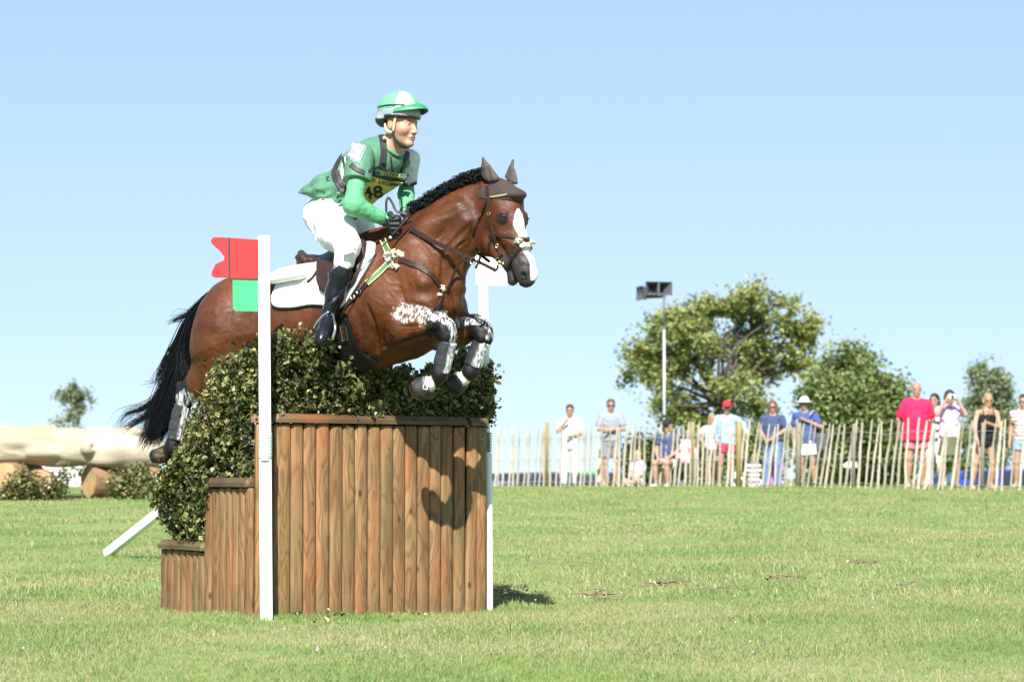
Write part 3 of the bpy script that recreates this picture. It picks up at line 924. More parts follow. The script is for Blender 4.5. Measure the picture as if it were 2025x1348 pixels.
    # ---- hind legs
    def hind(P):
        sf, ga, hk, cm, fl, pa, co, to, pt = P
        S.chain([h(480, 690, 0) * np.array((1, 0, 1)) + np.array((0, sf[1], 0)), sf, ga, hk], [80*p, 58*p, 36*p, 19*p], k=.05, sq=(YL, .8))
        S.chain([pt, ga], [6*p, 13*p], k=.03)
        S.ell(hk, (.058, .048, .062), k=.02); S.cone(pt, hk, 7*p, 12*p, k=.02)
        S.chain([hk, cm, fl], [15*p, 12.5*p, 15*p], k=.02)
        S.ell(fl, (.047, .042, .05), k=.02)
        S.chain([fl, pa, co], [14*p, 11.5*p, 15*p], k=.015)
        S.cone(co, to, 15*p, 20*p, k=.006); ad_ = (to - co) / np.linalg.norm(to - co); S.ell(to + ad_ * .062, (.09, .09, .045), axes=hoofax(ad_), k=.0, op='sub')
    hind([h(462, 722, .15), h(410, 748, .15), h(368, 782, .15), h(354, 832, .15), h(342, 882, .15), h(334, 893, .15), h(326, 896, .15), h(314, 905, .15), h(357, 762, .15)])
    hind([h(470, 730, -.15), h(440, 748, -.15), h(425, 762, -.15), h(418, 815, -.15), h(408, 870, -.15), h(402, 884, -.15), h(394, 890, -.15), h(384, 896, -.15), h(412, 742, -.15)])
    # ---- head
    S.cone(hd(972, 392), hd(996, 408), 32*p, 37*p, k=.03, sq=(hdl, .8))          # cranium
    S.cone(hd(996, 408), hd(1002, 438), 37*p, 37*p, k=.03, sq=(hdl, .95))
    S.cone(hd(1002, 438), hd(1020, 482), 35*p, 27*p, k=.03, sq=(hdl, .72))
    S.cone(hd(1020, 482), hd(1036, 525), 26*p, 22*p, k=.03, sq=(hdl, .72))        # muzzle
    S.cone(hd(1036, 525), hd(1041, 549), 22*p, 18*p, k=.02, sq=(hdl, .95))
    S.cone(hd(1000, 497), hd(1018, 551), 16*p, 9*p, k=.02, sq=(hdl, .9))          # lower jaw
    S.cone(hd(1014, 545), hd(1014, 556), 9.5*p, 8.5*p, k=.012)                       # chin
    for sg in (1, -1):
        S.ell(hds(968, 456, sg*.05), (45*p, .03, 50*p), axes=(hdf, hdl, UPV), k=.035)       # jowl
        S.cone(hds(975, 480, sg*.035), hds(1005, 520, sg*.022), 22*p, 11*p, k=.025)
        S.cone(hds(985, 462, sg*.06), hds(1020, 486, sg*.040), 6*p, 4*p, k=.04)   # facial crest
        S.ell(hds(EX, 421, sg*.076), (.030, .018, .013), axes=(hdf, hdl, UPV), k=.018)         # brow
        S.ell(hds(EX, 433, sg*.074), (.034, .018, .026), axes=(hdf, hdl, UPV), k=.02)
        S.cone(hds(EX - 6, 438, sg*.089), hds(EX + 5, 439, sg*.087), .003, .003, k=.008)
        S.cone(hds(EX - 6, 428.5, sg*.090), hds(EX + 6, 428, sg*.088), .004, .004, k=.006)
        S.ell(hds(1036, 541, sg*.036), (.023, .018, .025), axes=(hdf, hdl, UPV), k=.02)       # nostril rim
        S.ell(hds(1039, 545, sg*.056), (.011, .016, .018), axes=(hdf, hdl, UPV), k=.006, op='sub')
    S.cone(hd(1016, 546, .06), hd(1029, 562, .06), 1.6*p, 1.6*p, k=.004, op='sub')            # mouth line
    S.cone(hd(1006, 532, .052), hd(1018, 549, .06), 1.6*p, 1.6*p, k=.004, op='sub')
    return S
S = horse_body()
HP, HQ = S.mesh()
del S
HBVH = BVHTree.FromPolygons([Vector(v) for v in toW(HP)], HQ.tolist())
def sculpt():
    global HP
    N = vnormals(HP, HQ); D = np.zeros(len(HP))
    D += .0035 * (ridged(HP, 9, 3)) + .0012 * (vnoise(HP, 45, 5) - .5)
    G_ = [([(764, 684), (790, 680), (816, 671), (845, 662), (864, 652)], -.034, .013), ([(727, 606), (738, 637), (745, 668), (748, 695)], -.020, .013), ([(800, 596), (835, 604), (856, 616)], -.012, .012),
          ([(933, 442), (905, 468), (891, 485), (878, 505), (875, 533), (872, 560)], -.014, .014), ([(934, 447), (933, 462), (938, 478)], -.010, .009),
          ([(925, 474), (908, 486), (900, 500)], -.006, .006), ([(918, 470), (900, 484), (888, 500)], .006, .008), ([(886, 576), (893, 600), (897, 630)], -.016, .012),
          ([(789, 545), (793, 575), (800, 596)], -.009, .012), ([(985, 468), (1003, 476), (1020, 487)], .005, .007), ([(792, 646), (820, 645), (846, 638)], -.007, .006), ([(800, 660), (825, 655), (850, 646)], .004, .008),
          ([(875, 640), (882, 655), (876, 664)], -.005, .007), ([(958, 636), (962, 652)], -.005, .006), ([(815, 470), (840, 490), (858, 520), (862, 548)], -.009, .016), ([(845, 428), (880, 425), (912, 408), (945, 392)], -.006, .014),
          ([(700, 600), (712, 640), (718, 680)], -.008, .02), ([(690, 690), (710, 700), (730, 700)], -.006, .01), ([(1012, 500), (1022, 512), (1028, 528)], -.005, .007), ([(1002, 505), (1010, 520), (1014, 535)], .004, .006),
          ([(470, 575), (455, 620), (450, 680), (462, 730)], -.006, .02), ([(520, 570), (505, 620), (500, 660)], -.006, .025), ([(972, 440), (985, 470), (1000, 500)], -.004, .010), ([(1033, 540), (1036, 545), (1038, 550)], -.022, .011), ([(1030, 533), (1040, 535), (1046, 541)], .006, .007), ([(1014, 545), (1020, 553), (1030, 562)], -.010, .005)]
    q = np.random.default_rng(77)
    for cx, cy, n_, dx, dy in ((800, 560, 5, 26, 18), (830, 600, 5, 24, 20), (760, 640, 5, 6, 30), (900, 470, 3, 14, 16), (860, 500, 4, 16, 20), (985, 480, 4, 12, 16), (820, 645, 4, 26, 6), (640, 660, 4, 30, 10), (430, 690, 3, 10, 24), (870, 590, 4, 8, 20), (745, 560, 4, 10, 24)):
        for _ in range(n_):
            a = np.array((cx + q.normal() * dx, cy + q.normal() * dy)); th = math.atan2(dy, dx) + q.normal() * .5; P_ = [tuple(a)]
            for _ in range(4): th += q.normal() * .45; a = a + np.array((math.cos(th), math.sin(th))) * q.uniform(6, 11); P_.append(tuple(a))
            G_.append((P_, q.uniform(.002, .0038), .0055))
    near = np.where(HP[:, 1] < .05)[0]; NV = HP[near]
    for pix, amp, w in G_:
        pts = []
        for x, y, _ in smooth_path([(a, b, 0) for a, b in pix], 3 * len(pix)):
            co = HBVH.ray_cast(Vector(CAMP), Vector(ray(x, y)).normalized())[0]
            if co is not None: pts.append(toL(np.array(co)))
        if len(pts) < 2: continue
        pts = np.array(pts); m = (NV > pts.min(0) - 3 * w).all(1) & (NV < pts.max(0) + 3 * w).all(1); I = near[m]; Q_ = HP[I]; dm = np.full(len(I), 9.); tm = np.zeros(len(I))
        for k in range(len(pts) - 1):
            if np.linalg.norm(pts[k + 1] - pts[k]) > .12: continue
            ba = pts[k + 1] - pts[k]; t = np.clip((Q_ - pts[k]) @ ba / (ba @ ba + 1e-12), 0, 1); d_ = np.linalg.norm(Q_ - pts[k] - t[:, None] * ba, axis=1)
            b_ = d_ < dm; dm[b_] = d_[b_]; tm[b_] = (k + t[b_]) / (len(pts) - 1)
        D[I] += amp * np.exp(-(dm / w) ** 2) * np.sin(np.clip(tm, .04, .96) * math.pi) ** .5
    HP = HP + N * D[:, None]
sculpt()
HBVH = BVHTree.FromPolygons([Vector(v) for v in toW(HP)], HQ.tolist())

def seg(P, a, b):
    """distance to and parameter along a segment, local coords"""
    a = np.array(a); b = np.array(b); ba = b - a
    t = np.clip((P - a) @ ba / ba.dot(ba), 0, 1)
    return np.linalg.norm(P - a - t[:, None] * ba, axis=1), t
def sstep(x, a, b):
    t = np.clip((x - a) / (b - a), 0, 1); return t * t * (3 - 2 * t)
def near_chain(P, pts, r):
    d = np.full(len(P), 9.)
    for a, b in zip(pts[:-1], pts[1:]): d = np.minimum(d, seg(P, a, b)[0])
    return 1 - sstep(d, r * .85, r)
# marks of the coat: R black points, G white hair, B white leg grease, A: hoof
nzl = vnoise(HP, 30, 1); nzf = vnoise(HP, 90, 2)
blk = np.zeros(len(HP)); wht = np.zeros(len(HP)); gre = np.zeros(len(HP)); hoof = np.zeros(len(HP))
for s_, K in ((1, [h(862, 640, .19), h(886, 664, .19), h(869, 740, .18), h(842, 760, .18), h(822, 778, .18)]), (-1, [h(942, 645, -.18), h(956, 668, -.17), h(930, 735, -.17), h(908, 752, -.17), h(890, 770, -.17)]),
              (1, [h(372, 775, .15), h(354, 832, .15), h(342, 882, .15), h(300, 910, .15)]), (-1, [h(427, 762, -.15), h(408, 870, -.15), h(380, 900, -.15)])):
    blk = np.maximum(blk, near_chain(HP, K, .09 + .015 * (nzl - .5)))
for K in ([h(850, 757, .18), h(846, 760, .18)], [h(914, 748, -.17), h(916, 750, -.17)]): wht = np.maximum(wht, near_chain(HP, K, .055))
for K in ([h(836, 764, .18), h(822, 778, .18)], [h(901, 758, -.17), h(888, 772, -.17)]): hoof = np.maximum(hoof, near_chain(HP, K, .062))
hoof = np.maximum(hoof, near_chain(HP, [h(322, 899, .15), h(305, 912, .15)], .06) * .22)
# blaze: distance from head middle line on the front of the face
hb = (HP - toL(POLL)); lat = hb @ hdl; fw = hb @ hdf; zz = hb[:, 2]
def zpix(py): return hd(1030, py)[2] - toL(POLL)[2]
zt, zb = zpix(412), zpix(556)
tt = (zz - zb) / (zt - zb)
wid = np.interp(tt, [0, .12, .25, .42, .6, .8, .93, 1.0], [.026, .028, .026, .024, .028, .036, .022, .002])
front = fw > (np.interp(tt, [0, .25, .55, 1.0], [hd(1040, 552) @ hdf, hd(1035, 505) @ hdf, hd(1018, 455) @ hdf, hd(1003, 410) @ hdf]) - toL(POLL) @ hdf - .012)
wht = np.maximum(wht, (1 - sstep(np.abs(lat + .004 * (nzl - .5) + .003 - np.interp(tt, [0, .22, .42], [.020, .018, 0])), wid, wid + .006)) * front * (tt > 0) * (tt < 1.0))
muz = 1 - sstep(np.linalg.norm(HP - hd(1026, 552, .0), axis=1), .125, .20)
d1, _ = seg(HP, hd(EX, 433, .08), hd(EX + 1, 433, .085)); eyeb = 1 - sstep(d1, .022, .042)
d2, _ = seg(HP, hds(EX, 433, -.08), hds(EX + 1, 433, -.085)); eyeb = np.maximum(eyeb, 1 - sstep(d2, .022, .042))
blk2 = np.maximum(muz * .92, eyeb * .9) * (1 - wht)
qx, qy = proj(toW(HP)); near = HP[:, 1] < -.16
GP = [(778, 604), (806, 598), (830, 607), (880, 616), (885, 630), (862, 630), (845, 636), (835, 645), (812, 634), (790, 634), (776, 628)]
def gmask(P_, w=6): return inpoly(qx + w * (nzf - .5), qy + w * (nzl - .5), P_)
gre = np.where(near & gmask(GP, 16), .8, 0)
gre = np.maximum(gre, np.where((HP[:, 1] < -.08) & gmask([(862, 612), (885, 614), (900, 630), (905, 655), (899, 682), (888, 678), (892, 656), (884, 642), (876, 640), (868, 632)]), .9, 0))
gre = np.maximum(gre, np.where((HP[:, 1] > .03) & gmask([(900, 630), (950, 622), (973, 628), (980, 650), (971, 674), (960, 668), (964, 652), (952, 641), (938, 640), (905, 648)]), .8, 0))
for K, r_ in (([h(392, 770, .16), h(360, 790, .2), h(352, 800, .18)], .05),):
    gre = np.maximum(gre, near_chain(HP, K, r_) * .9)
gre *= (HP[:, 0] > -9)
wht = np.maximum(wht, muz * .03 * (1 - wht))
for P_, r_ in (([(1034, 541), (1037, 549)], .0135), ([(1018, 548), (1024, 557), (1030, 561)], .006)):      # nostril and mouth are dark inside
    c3 = [toL(np.array(HBVH.ray_cast(Vector(CAMP), Vector(ray(*q_)).normalized())[0])) for q_ in P_ if HBVH.ray_cast(Vector(CAMP), Vector(ray(*q_)).normalized())[0] is not None]
    if len(c3) > 1:
        k_ = near_chain(HP, c3, r_ * 1.15); wht = wht * (1 - k_); blk = np.maximum(blk, k_)
COATR = np.clip(np.maximum(blk, blk2), 0, 1)
hme = mesh('horse_body', HP, HQ)
setcol(hme, 'marks', np.stack([COATR, wht, gre, hoof], 1))

def coat_mat():
    m = bpy.data.materials.new('bay_coat'); m.use_nodes = True
    nt = m.node_tree; n = nt.nodes; L = nt.links.new; b = n['Principled BSDF']
    tc = n.new('ShaderNodeTexCoord')
    def noise(s, det=3, st=None, dist=0):
        mp = n.new('ShaderNodeMapping'); L(tc.outputs['Object'], mp.inputs[0])
        if st: mp.inputs['Scale'].default_value = st
        z = n.new('ShaderNodeTexNoise'); z.inputs['Scale'].default_value = s; z.inputs['Detail'].default_value = det; z.inputs['Distortion'].default_value = dist
        L(mp.outputs[0], z.inputs[0]); return z.outputs[0]
    def ramp(x, stops):
        r = n.new('ShaderNodeValToRGB'); e = r.color_ramp.elements
        for i, (p_, c_) in enumerate(stops):
            q = e[i] if i < 2 else e.new(p_)
            q.position = p_; q.color = (*c_, 1) if len(c_) == 3 else c_
        L(x, r.inputs[0]); return r.outputs[0]
    def mix(f, a, b_):
        x = n.new('ShaderNodeMix'); x.data_type = 'RGBA'
        for s_, v in ((0, f), (6, a), (7, b_)):
            if isinstance(v, tuple): x.inputs[s_].default_value = (*v, 1)
            elif isinstance(v, float): x.inputs[s_].default_value = v
            else: L(v, x.inputs[s_])
        return x.outputs[2]
    def math_(op, a, b_):
        x = n.new('ShaderNodeMath'); x.operation = op
        for i, v in enumerate((a, b_)):
            if isinstance(v, (int, float)): x.inputs[i].default_value = v
            else: L(v, x.inputs[i])
        return x.outputs[0]
    at = n.new('ShaderNodeAttribute'); at.attribute_name = 'marks'
    sp = n.new('ShaderNodeSeparateColor'); L(at.outputs['Color'], sp.inputs[0])
    bay = mix(ramp(noise(3.2, 4), [(.35, (0, 0, 0)), (.65, (1, 1, 1))]), (.060, .0165, .0045), (.120, .037, .0105))
    bay = mix(ramp(noise(26, 4, dist=.6), [(.45, (0, 0, 0)), (.75, (.55, .55, .55))]), bay, (.035, .009, .003))
    c = mix(sp.outputs[0], bay, (.006, .005, .006))
    c = mix(sp.outputs[1], c, (.80, .77, .72))
    st = ramp(noise(80, 6, (1, 1, .22), .3), [(.43, (.03, .03, .03)), (.60, (.95, .95, .95))])
    g = math_('MULTIPLY', sp.outputs[2], st)
    c = mix(g, c, (.60, .60, .60))
    hf = ramp(noise(20, 3, (1, 1, 3)), [(.4, (.16, .10, .045)), (.6, (.42, .30, .13))])
    c = mix(at.outputs['Alpha'], c, hf)
    L(c, b.inputs['Base Color'])
    rr = n.new('ShaderNodeMapRange'); L(noise(17, 6, dist=.8), rr.inputs[0]); rr.inputs[1].default_value = .35; rr.inputs[2].default_value = .65; rr.inputs[3].default_value = .33; rr.inputs[4].default_value = .62
    L(rr.outputs[0], b.inputs['Roughness'])
    b.inputs['Specular IOR Level'].default_value = .32
    # veins, skin folds and wet hair
    v1 = noise(7, 2, dist=1.2); v2 = noise(60, 3, dist=.8); v3 = noise(300, 2, (1, 1, .35))
    hh = math_('ADD', math_('MULTIPLY', v1, .5), math_('ADD', math_('MULTIPLY', v2, .2), math_('MULTIPLY', v3, .22)))
    bp = n.new('ShaderNodeBump'); bp.inputs['Strength'].default_value = .8; bp.inputs['Distance'].default_value = .012
    L(hh, bp.inputs['Height']); L(bp.outputs[0], b.inputs['Normal'])
    return m
M_COAT = coat_mat()
horse = empty('horse', toW(h(700, 735)), 0, 'bay horse with plaited black mane and white blaze leaping over the brush', 'horse')
def inL(me): return me
def linkL(name, me, mat, parent):
    """mesh in horse-local coordinates"""
    o = link(name, me, mat, None)
    M4 = Matrix(((HF[0], HL[0], 0, HO[0]), (HF[1], HL[1], 0, HO[1]), (0, 0, 1, HO[2]), (0, 0, 0, 1)))
    o.parent = parent; o.matrix_parent_inverse = PM(parent).inverted(); o.matrix_basis = M4
    return o
horse_skin = linkL('body', hme, M_COAT, horse)
# ================================================================== surface helpers
def hit(px, py, bvh=None, lift=0.):
    d = Vector(ray(px, py)).normalized()
    co, no, _, _ = (bvh or HBVH).ray_cast(Vector(CAMP), d)
    if co is None: return None
    if no.dot(d) > 0: no = -no
    return np.array(co) + np.array(no) * lift, np.array(no)
def drape(pix, n, bvh=None, lift=0., sm=2):
    Q = smooth_path([(a, b, 0) for a, b in pix], n)
    P = []; N = []; last = None
    for a, b, _ in Q:
        r_ = hit(a, b, bvh, lift)
        if r_ is None: r_ = last
        if r_ is None: continue
        P.append(r_[0]); N.append(r_[1]); last = r_
    P = np.array(P); N = np.array(N)
    for _ in range(sm):
        if len(P) > 3:
            P[1:-1] = (P[:-2] + 2 * P[1:-1] + P[2:]) / 4; N[1:-1] = (N[:-2] + 2 * N[1:-1] + N[2:]) / 4
    N /= np.linalg.norm(N, axis=1)[:, None]
    return P, N
def strap(pix, w, name, mat, parent, bvh=None, lift=.002, th=.004, n=None, mb=None):
    P, N = drape(pix, n or max(8, int(sum(math.hypot(a[0] - b[0], a[1] - b[1]) for a, b in zip(pix, pix[1:])) / 4)), bvh, lift)
    m = mb or MB(); m.ribbon(P, N, w, th)
    if mb is None: return m.build(name, mat, parent, smooth=False)
def patch(ea, eb, n, m, name, mat, parent, bvh=None, lift=.01, th=.01, sm=3, mirror=False, extra=None):
    """cloth between two pixel edge lines laid on the surface, with thickness"""
    A = smooth_path([(a, b, 0) for a, b in ea], n); B = smooth_path([(a, b, 0) for a, b in eb], n)
    P = np.zeros((n, m, 3)); N = np.zeros((n, m, 3)); ok = np.zeros((n, m), bool)
    for i in range(n):
        for j in range(m):
            t = j / (m - 1); q = A[i] * (1 - t) + B[i] * t
            r_ = hit(q[0], q[1], bvh)
            if r_ is not None: P[i, j], N[i, j] = r_; ok[i, j] = True
    for _ in range(30):
        if ok.all(): break
        for i, j in np.argwhere(~ok):
            nb = [(i + a, j + b) for a, b in ((1, 0), (-1, 0), (0, 1), (0, -1)) if 0 <= i + a < n and 0 <= j + b < m and ok[i + a, j + b]]
            if nb:
                t = j / (m - 1); q = A[i] * (1 - t) + B[i] * t
                P[i, j] = U(q[0], q[1], P[nb[0]][1]); N[i, j] = N[nb[0]]; ok[i, j] = True
    for _ in range(sm):
        for X in (P, N):
            X[1:-1, 1:-1] = X[1:-1, 1:-1] * .4 + .15 * (X[:-2, 1:-1] + X[2:, 1:-1] + X[1:-1, :-2] + X[1:-1, 2:])
    N /= np.linalg.norm(N, axis=2)[..., None]
    if extra is not None: P = P + N * extra(np.linspace(0, 1, n)[:, None], np.linspace(0, 1, m)[None, :])[..., None]
    O = P + N * (lift + th); I = P + N * lift * .3
    V = np.concatenate([O.reshape(-1, 3), I.reshape(-1, 3)]); k = n * m
    F = []
    for i in range(n - 1):
        for j in range(m - 1):
            a = i * m + j; F.append((a, a + 1, a + m + 1, a + m)); F.append((k + a, k + a + m, k + a + m + 1, k + a + 1))
    bd = [(i, 0) for i in range(n)] + [(n - 1, j) for j in range(1, m)] + [(i, m - 1) for i in range(n - 2, -1, -1)] + [(0, j) for j in range(m - 2, 0, -1)]
    for (a, b), (c, d) in zip(bd, bd[1:] + bd[:1]):
        x, y = a * m + b, c * m + d; F.append((x, y, y + k, x + k))
    if mirror:
        Lc = (V - HO) @ HM.T; Lc[:, 1] *= -1; V2 = Lc @ HM + HO; q = len(V)
        V = np.vstack([V, V2]); F += [tuple(reversed([v + q for v in f])) for f in F]
    return link(name, mesh(name, V, F, True), mat, parent)
def decal_text(txt, p0, p1, hpx, mat, name, parent, bvh, lift=.003, shear=0., squash=1.):
    """real lettering laid on a surface; p0->p1 baseline in pixels"""
    cu = bpy.data.curves.new('t', 'FONT'); cu.body = txt; cu.fill_mode = 'FRONT'; cu.resolution_u = 2; cu.offset = .018
    ob = bpy.data.objects.new('t', cu); me = bpy.data.meshes.new_from_object(ob)
    V = np.zeros(len(me.vertices) * 3); me.vertices.foreach_get('co', V); V = V.reshape(-1, 3)
    w = V[:, 0].max() - V[:, 0].min(); V[:, 0] -= V[:, 0].min()
    p0 = np.array(p0, float); p1 = np.array(p1, float); L_ = np.linalg.norm(p1 - p0); d = (p1 - p0) / L_; up = np.array((d[1], -d[0]))
    if up[1] > 0: up = -up
    out = []; last = None
    for v in V:
        q = p0 + d * (v[0] / w * L_) + up * (v[1] / .7 * hpx) + d * v[1] * shear
        r_ = hit(q[0], q[1], bvh, lift) or last
        last = r_; out.append(r_[0] if r_ is not None else U(q[0], q[1], 14))
    me.vertices.foreach_set('co', np.array(out).ravel()); me.update()
    bpy.data.objects.remove(ob)
    return link(name, me, mat, parent)
def ring(mb, c, r, th, nrm, n=20, a0=0, a1=360, el=1.):
    nrm = Vector(nrm).normalized(); u = nrm.orthogonal().normalized(); v = nrm.cross(u)
    if abs(u.z) > abs(v.z): u, v = v, u
    pts = [np.array(c) + np.array(u) * r * math.cos(R(a0 + (a1 - a0) * i / n)) + np.array(v) * r * el * math.sin(R(a0 + (a1 - a0) * i / n)) for i in range(n + 1)]
    mb.tube(pts, th, 6)

# ================================================================== HORSE: eye, mane, tail, boots, bonnet
M_EYE = MAT('horse_eye', (.008, .005, .004), .06, var=.05, coat=1)
q = hit(991, 433.5); ec = q[0] - q[1] * .0085; ec2 = ec + HDL * 2 * float((POLL - ec) @ HDL)
for c_ in (ec, ec2):
    mb = MB(); mb.ball((0, 0, 0), (.0165, .0135, .0135), 16); o = mb.build('eye', M_EYE, None, True)
    o.parent = horse; o.matrix_parent_inverse = PM(horse).inverted(); o.location = c_; o.rotation_euler = (0, 0, math.atan2(HDF[1], HDF[0]))
M_HAIR = MAT('black_horse_hair', (.006, .006, .008), .38, var=.3, spec=.28, scale=40)
def mane():
    CR = smooth_path([h(824, 424), h(850, 410), h(880, 392), h(912, 374), h(938, 362), h(966, 352)], 60)
    S = SDF(CR.min(0) - .09, CR.max(0) + .09, .006)
    r = np.random.default_rng(5)
    for i in range(0, 59):
        c = CR[i] + np.array((r.normal() * .006 - .004, -.012 + r.normal() * .012, .012 + r.normal() * .006))
        S.ell(c + np.array((-.012, 0, .010)) + r.normal(size=3) * .006, np.array((.020, .020, .026)) * r.uniform(.7, 1.15), k=.012)
    V, Q = S.mesh()
    mb = MB(); mb.V.append(V); mb.F += [tuple(q) for q in Q.tolist()]; mb.n = len(V)
    for i in range(1900):
        u = r.uniform(0, 58.9); k = int(u); b = CR[k] + (CR[k + 1] - CR[k]) * (u - k)
        T = CR[min(k + 1, 59)] - CR[k]; T /= np.linalg.norm(T)
        sd = r.uniform(-.045, .025)
        b = b + np.array((-.5, 0, .85)) * r.uniform(-.005, .055) + np.array((0, sd, 0))
        out = np.array((-T[2] * .8, 0, T[0])) + np.array((r.normal() * .35, sd * 14 + r.normal() * .4, r.normal() * .3)); out /= np.linalg.norm(out)
        ln = r.uniform(.028, .062) ; rad = r.uniform(.005, .0105); tn = r.uniform(1.2, 2.6); ph = r.uniform(0, 6.28)
        e1 = np.cross(out, T); e1 /= np.linalg.norm(e1); e2 = np.cross(out, e1)
        n_ = 13; pts = []
        for j in range(n_):
            t = j / (n_ - 1); a = ph + tn * 6.28 * t; g_ = math.sin(math.pi * min(1, t * 1.1 + .1))
            pts.append(b + out * ln * t * (1 - .25 * t) + (e1 * math.cos(a) + e2 * math.sin(a)) * rad * (.5 + .7 * g_) + np.array((0, -.010 * t * t, -.022 * t * t)))
        mb.tube(pts, [.0030 * (1 - .75 * (j / n_)) for j in range(n_)], 4, cap=False)
    me = mesh('mane', np.concatenate(mb.V), mb.F, True)
    return linkL('mane', me, M_HAIR, horse)
mane()
def tail():
    r = np.random.default_rng(9)
    Gd = [([(420, 580), (384, 622), (356, 690), (330, 770), (303, 840), (280, 888)], 3, .05), ([(416, 586), (386, 645), (372, 730), (350, 800), (330, 850), (316, 885)], 4, .05),
          ([(420, 590), (388, 612), (362, 621), (340, 628)], .5, .02), ([(418, 595), (374, 655), (340, 725), (325, 770), (292, 805), (250, 818), (231, 845)], .8, .03),
          ([(418, 595), (376, 675), (345, 765), (305, 815), (266, 838), (240, 851)], 1.0, .03), ([(416, 600), (394, 690), (372, 750), (342, 792), (318, 842), (292, 886)], 4, .05),
          ([(420, 590), (380, 630), (345, 690), (322, 735), (314, 758)], .7, .02), ([(418, 590), (385, 648), (352, 715), (325, 745), (292, 752)], .25, .02),
          ([(418, 584), (384, 640), (376, 700), (384, 742), (372, 778), (345, 850)], 3, .06), ([(420, 592), (384, 660), (352, 735), (330, 800), (318, 850), (300, 878)], 4, .05)]
    W_ = np.array([g[1] for g in Gd]); W_ = W_ / W_.sum()
    paths = [smooth_path([h(a, b) for a, b in g[0]], 18) for g in Gd]
    mb = MB()
    for i in range(3200):
        a = r.choice(len(Gd), p=W_); b = r.choice(len(Gd), p=W_)
        t = np.linspace(0, 1, 18)[:, None]
        wgt = r.uniform(0, .28) if W_[a] > .1 else 0.05
        P = paths[a] * (1 - wgt) + paths[b] * wgt
        off = r.normal(size=3) * Gd[a][2] * np.array((.5, 1.0, .5)) * (.75 if W_[a] > .1 else .45)
        off2 = r.normal(size=3) * .02
        P = P + off * (.25 + .75 * np.sin(t * 2.2)) * .75 + off2 * np.sin(t * 5 + r.uniform(0, 6)) * t
        P = P + np.array((0, -.03, 0))
        ln = r.uniform(.72, 1.03); n_ = 17
        P = P[:max(8, int(18 * min(1, ln)))]
        m_ = len(P)
        rr = r.uniform(.0009, .0022)
        mb.tube(P, [rr * (1 - .8 * (j / m_) ** 2) for j in range(m_)], 3, cap=False)
    me = mesh('tail', np.concatenate(mb.V), mb.F, True)
    linkL('tail', me, M_HAIR, horse)
tail()

def grease_mat(name, base, rough=.45):
    m = MAT(name, base, rough, var=.2, scale=40)
    nt = m.node_tree; n = nt.nodes; L = nt.links.new; b = n['Principled BSDF']
    src = b.inputs['Base Color'].links[0].from_socket
    at = n.new('ShaderNodeAttribute'); at.attribute_name = 'white'; tc = n.new('ShaderNodeTexCoord')
    mp = n.new('ShaderNodeMapping'); mp.inputs['Scale'].default_value = (1, 1, .25); z = n.new('ShaderNodeTexNoise'); z.inputs['Scale'].default_value = 90; z.inputs['Detail'].default_value = 4
    L(tc.outputs['Object'], mp.inputs[0]); L(mp.outputs[0], z.inputs[0])
    m1 = n.new('ShaderNodeMapRange'); m1.inputs[1].default_value = .40; m1.inputs[2].default_value = .56; m1.inputs[3].default_value = .15; L(z.outputs[0], m1.inputs[0])
    mr = n.new('ShaderNodeMath'); mr.operation = 'MULTIPLY'; L(at.outputs['Fac'], mr.inputs[0]); L(m1.outputs[0], mr.inputs[1])
    mx = n.new('ShaderNodeMix'); mx.data_type = 'RGBA'; L(mr.outputs[0], mx.inputs[0]); L(src, mx.inputs[6]); mx.inputs[7].default_value = (.66, .66, .68, 1); L(mx.outputs[2], b.inputs['Base Color'])
    return m
M_LBOOT = grease_mat('leg_boot_shell', (.030, .031, .036))
def sdf_obj(S, name, mat, parent, local=True, white=None, smooth=True):
    V, Q = S.mesh(); me = mesh(name, V, Q, smooth)
    if white is not None:
        a = me.attributes.new('white', 'FLOAT', 'POINT'); a.data.foreach_set('value', white(V).astype(np.float32))
    return linkL(name, me, mat, parent) if local else link(name, me, mat, parent)
def legboot(a, b, ra, rb, wdir, name='tendon_boot', flut=True, cut_=.0):
    lo = np.minimum(a, b) - .09; hi = np.maximum(a, b) + .09
    S = SDF(lo, hi, .0045); ax = (b - a) / np.linalg.norm(b - a)
    S.cone(a, b, ra, rb, k=0)
    S.cut(a, -ax); S.cut(b, ax)
    if flut:      # padded ribs along the front guard
        w = np.array(wdir, float); w -= ax * w.dot(ax); w /= np.linalg.norm(w); sde = np.cross(ax, w)
        for k in range(-2, 3):
            an = k * .42; d = w * math.cos(an) + sde * math.sin(an)
            S.cone(a + d * ra * .93 + ax * .008, b + d * rb * .93 - ax * .008, .0085, .0085, k=.004)
        for t in (.3, .62):
            q = a + (b - a) * t; S.cone(q - ax * .012 - w * .006, q + ax * .012 - w * .006, ra + .0, ra, k=.0)
    def wh(V):
        w = np.array(wdir, float); w -= ax * w.dot(ax); w /= np.linalg.norm(w)
        t = np.clip((V - a) @ ax, 0, None); q = V - a - t[:, None] * ax; q /= np.linalg.norm(q, axis=1)[:, None]
        return np.clip(((q @ w) - cut_) * 3, 0, 1)
    return sdf_obj(S, name, M_LBOOT, horse, white=wh)
legboot(h(886, 675, .19), h(872, 735, .18), .047, .044, (1, .3, .1), cut_=.34)
legboot(h(954, 674, -.17), h(935, 722, -.17), .048, .048, (1, .1, .1), cut_=.05)
legboot(h(361, 800, .15), h(347, 868, .15), .048, .046, (1, .3, 0), cut_=.30)
legboot(h(424, 778, -.15), h(412, 855, -.15), .050, .048, (1, -.2, 0), cut_=.0)
M_BELL = grease_mat('bell_boot_rubber', (.022, .022, .025), .55)
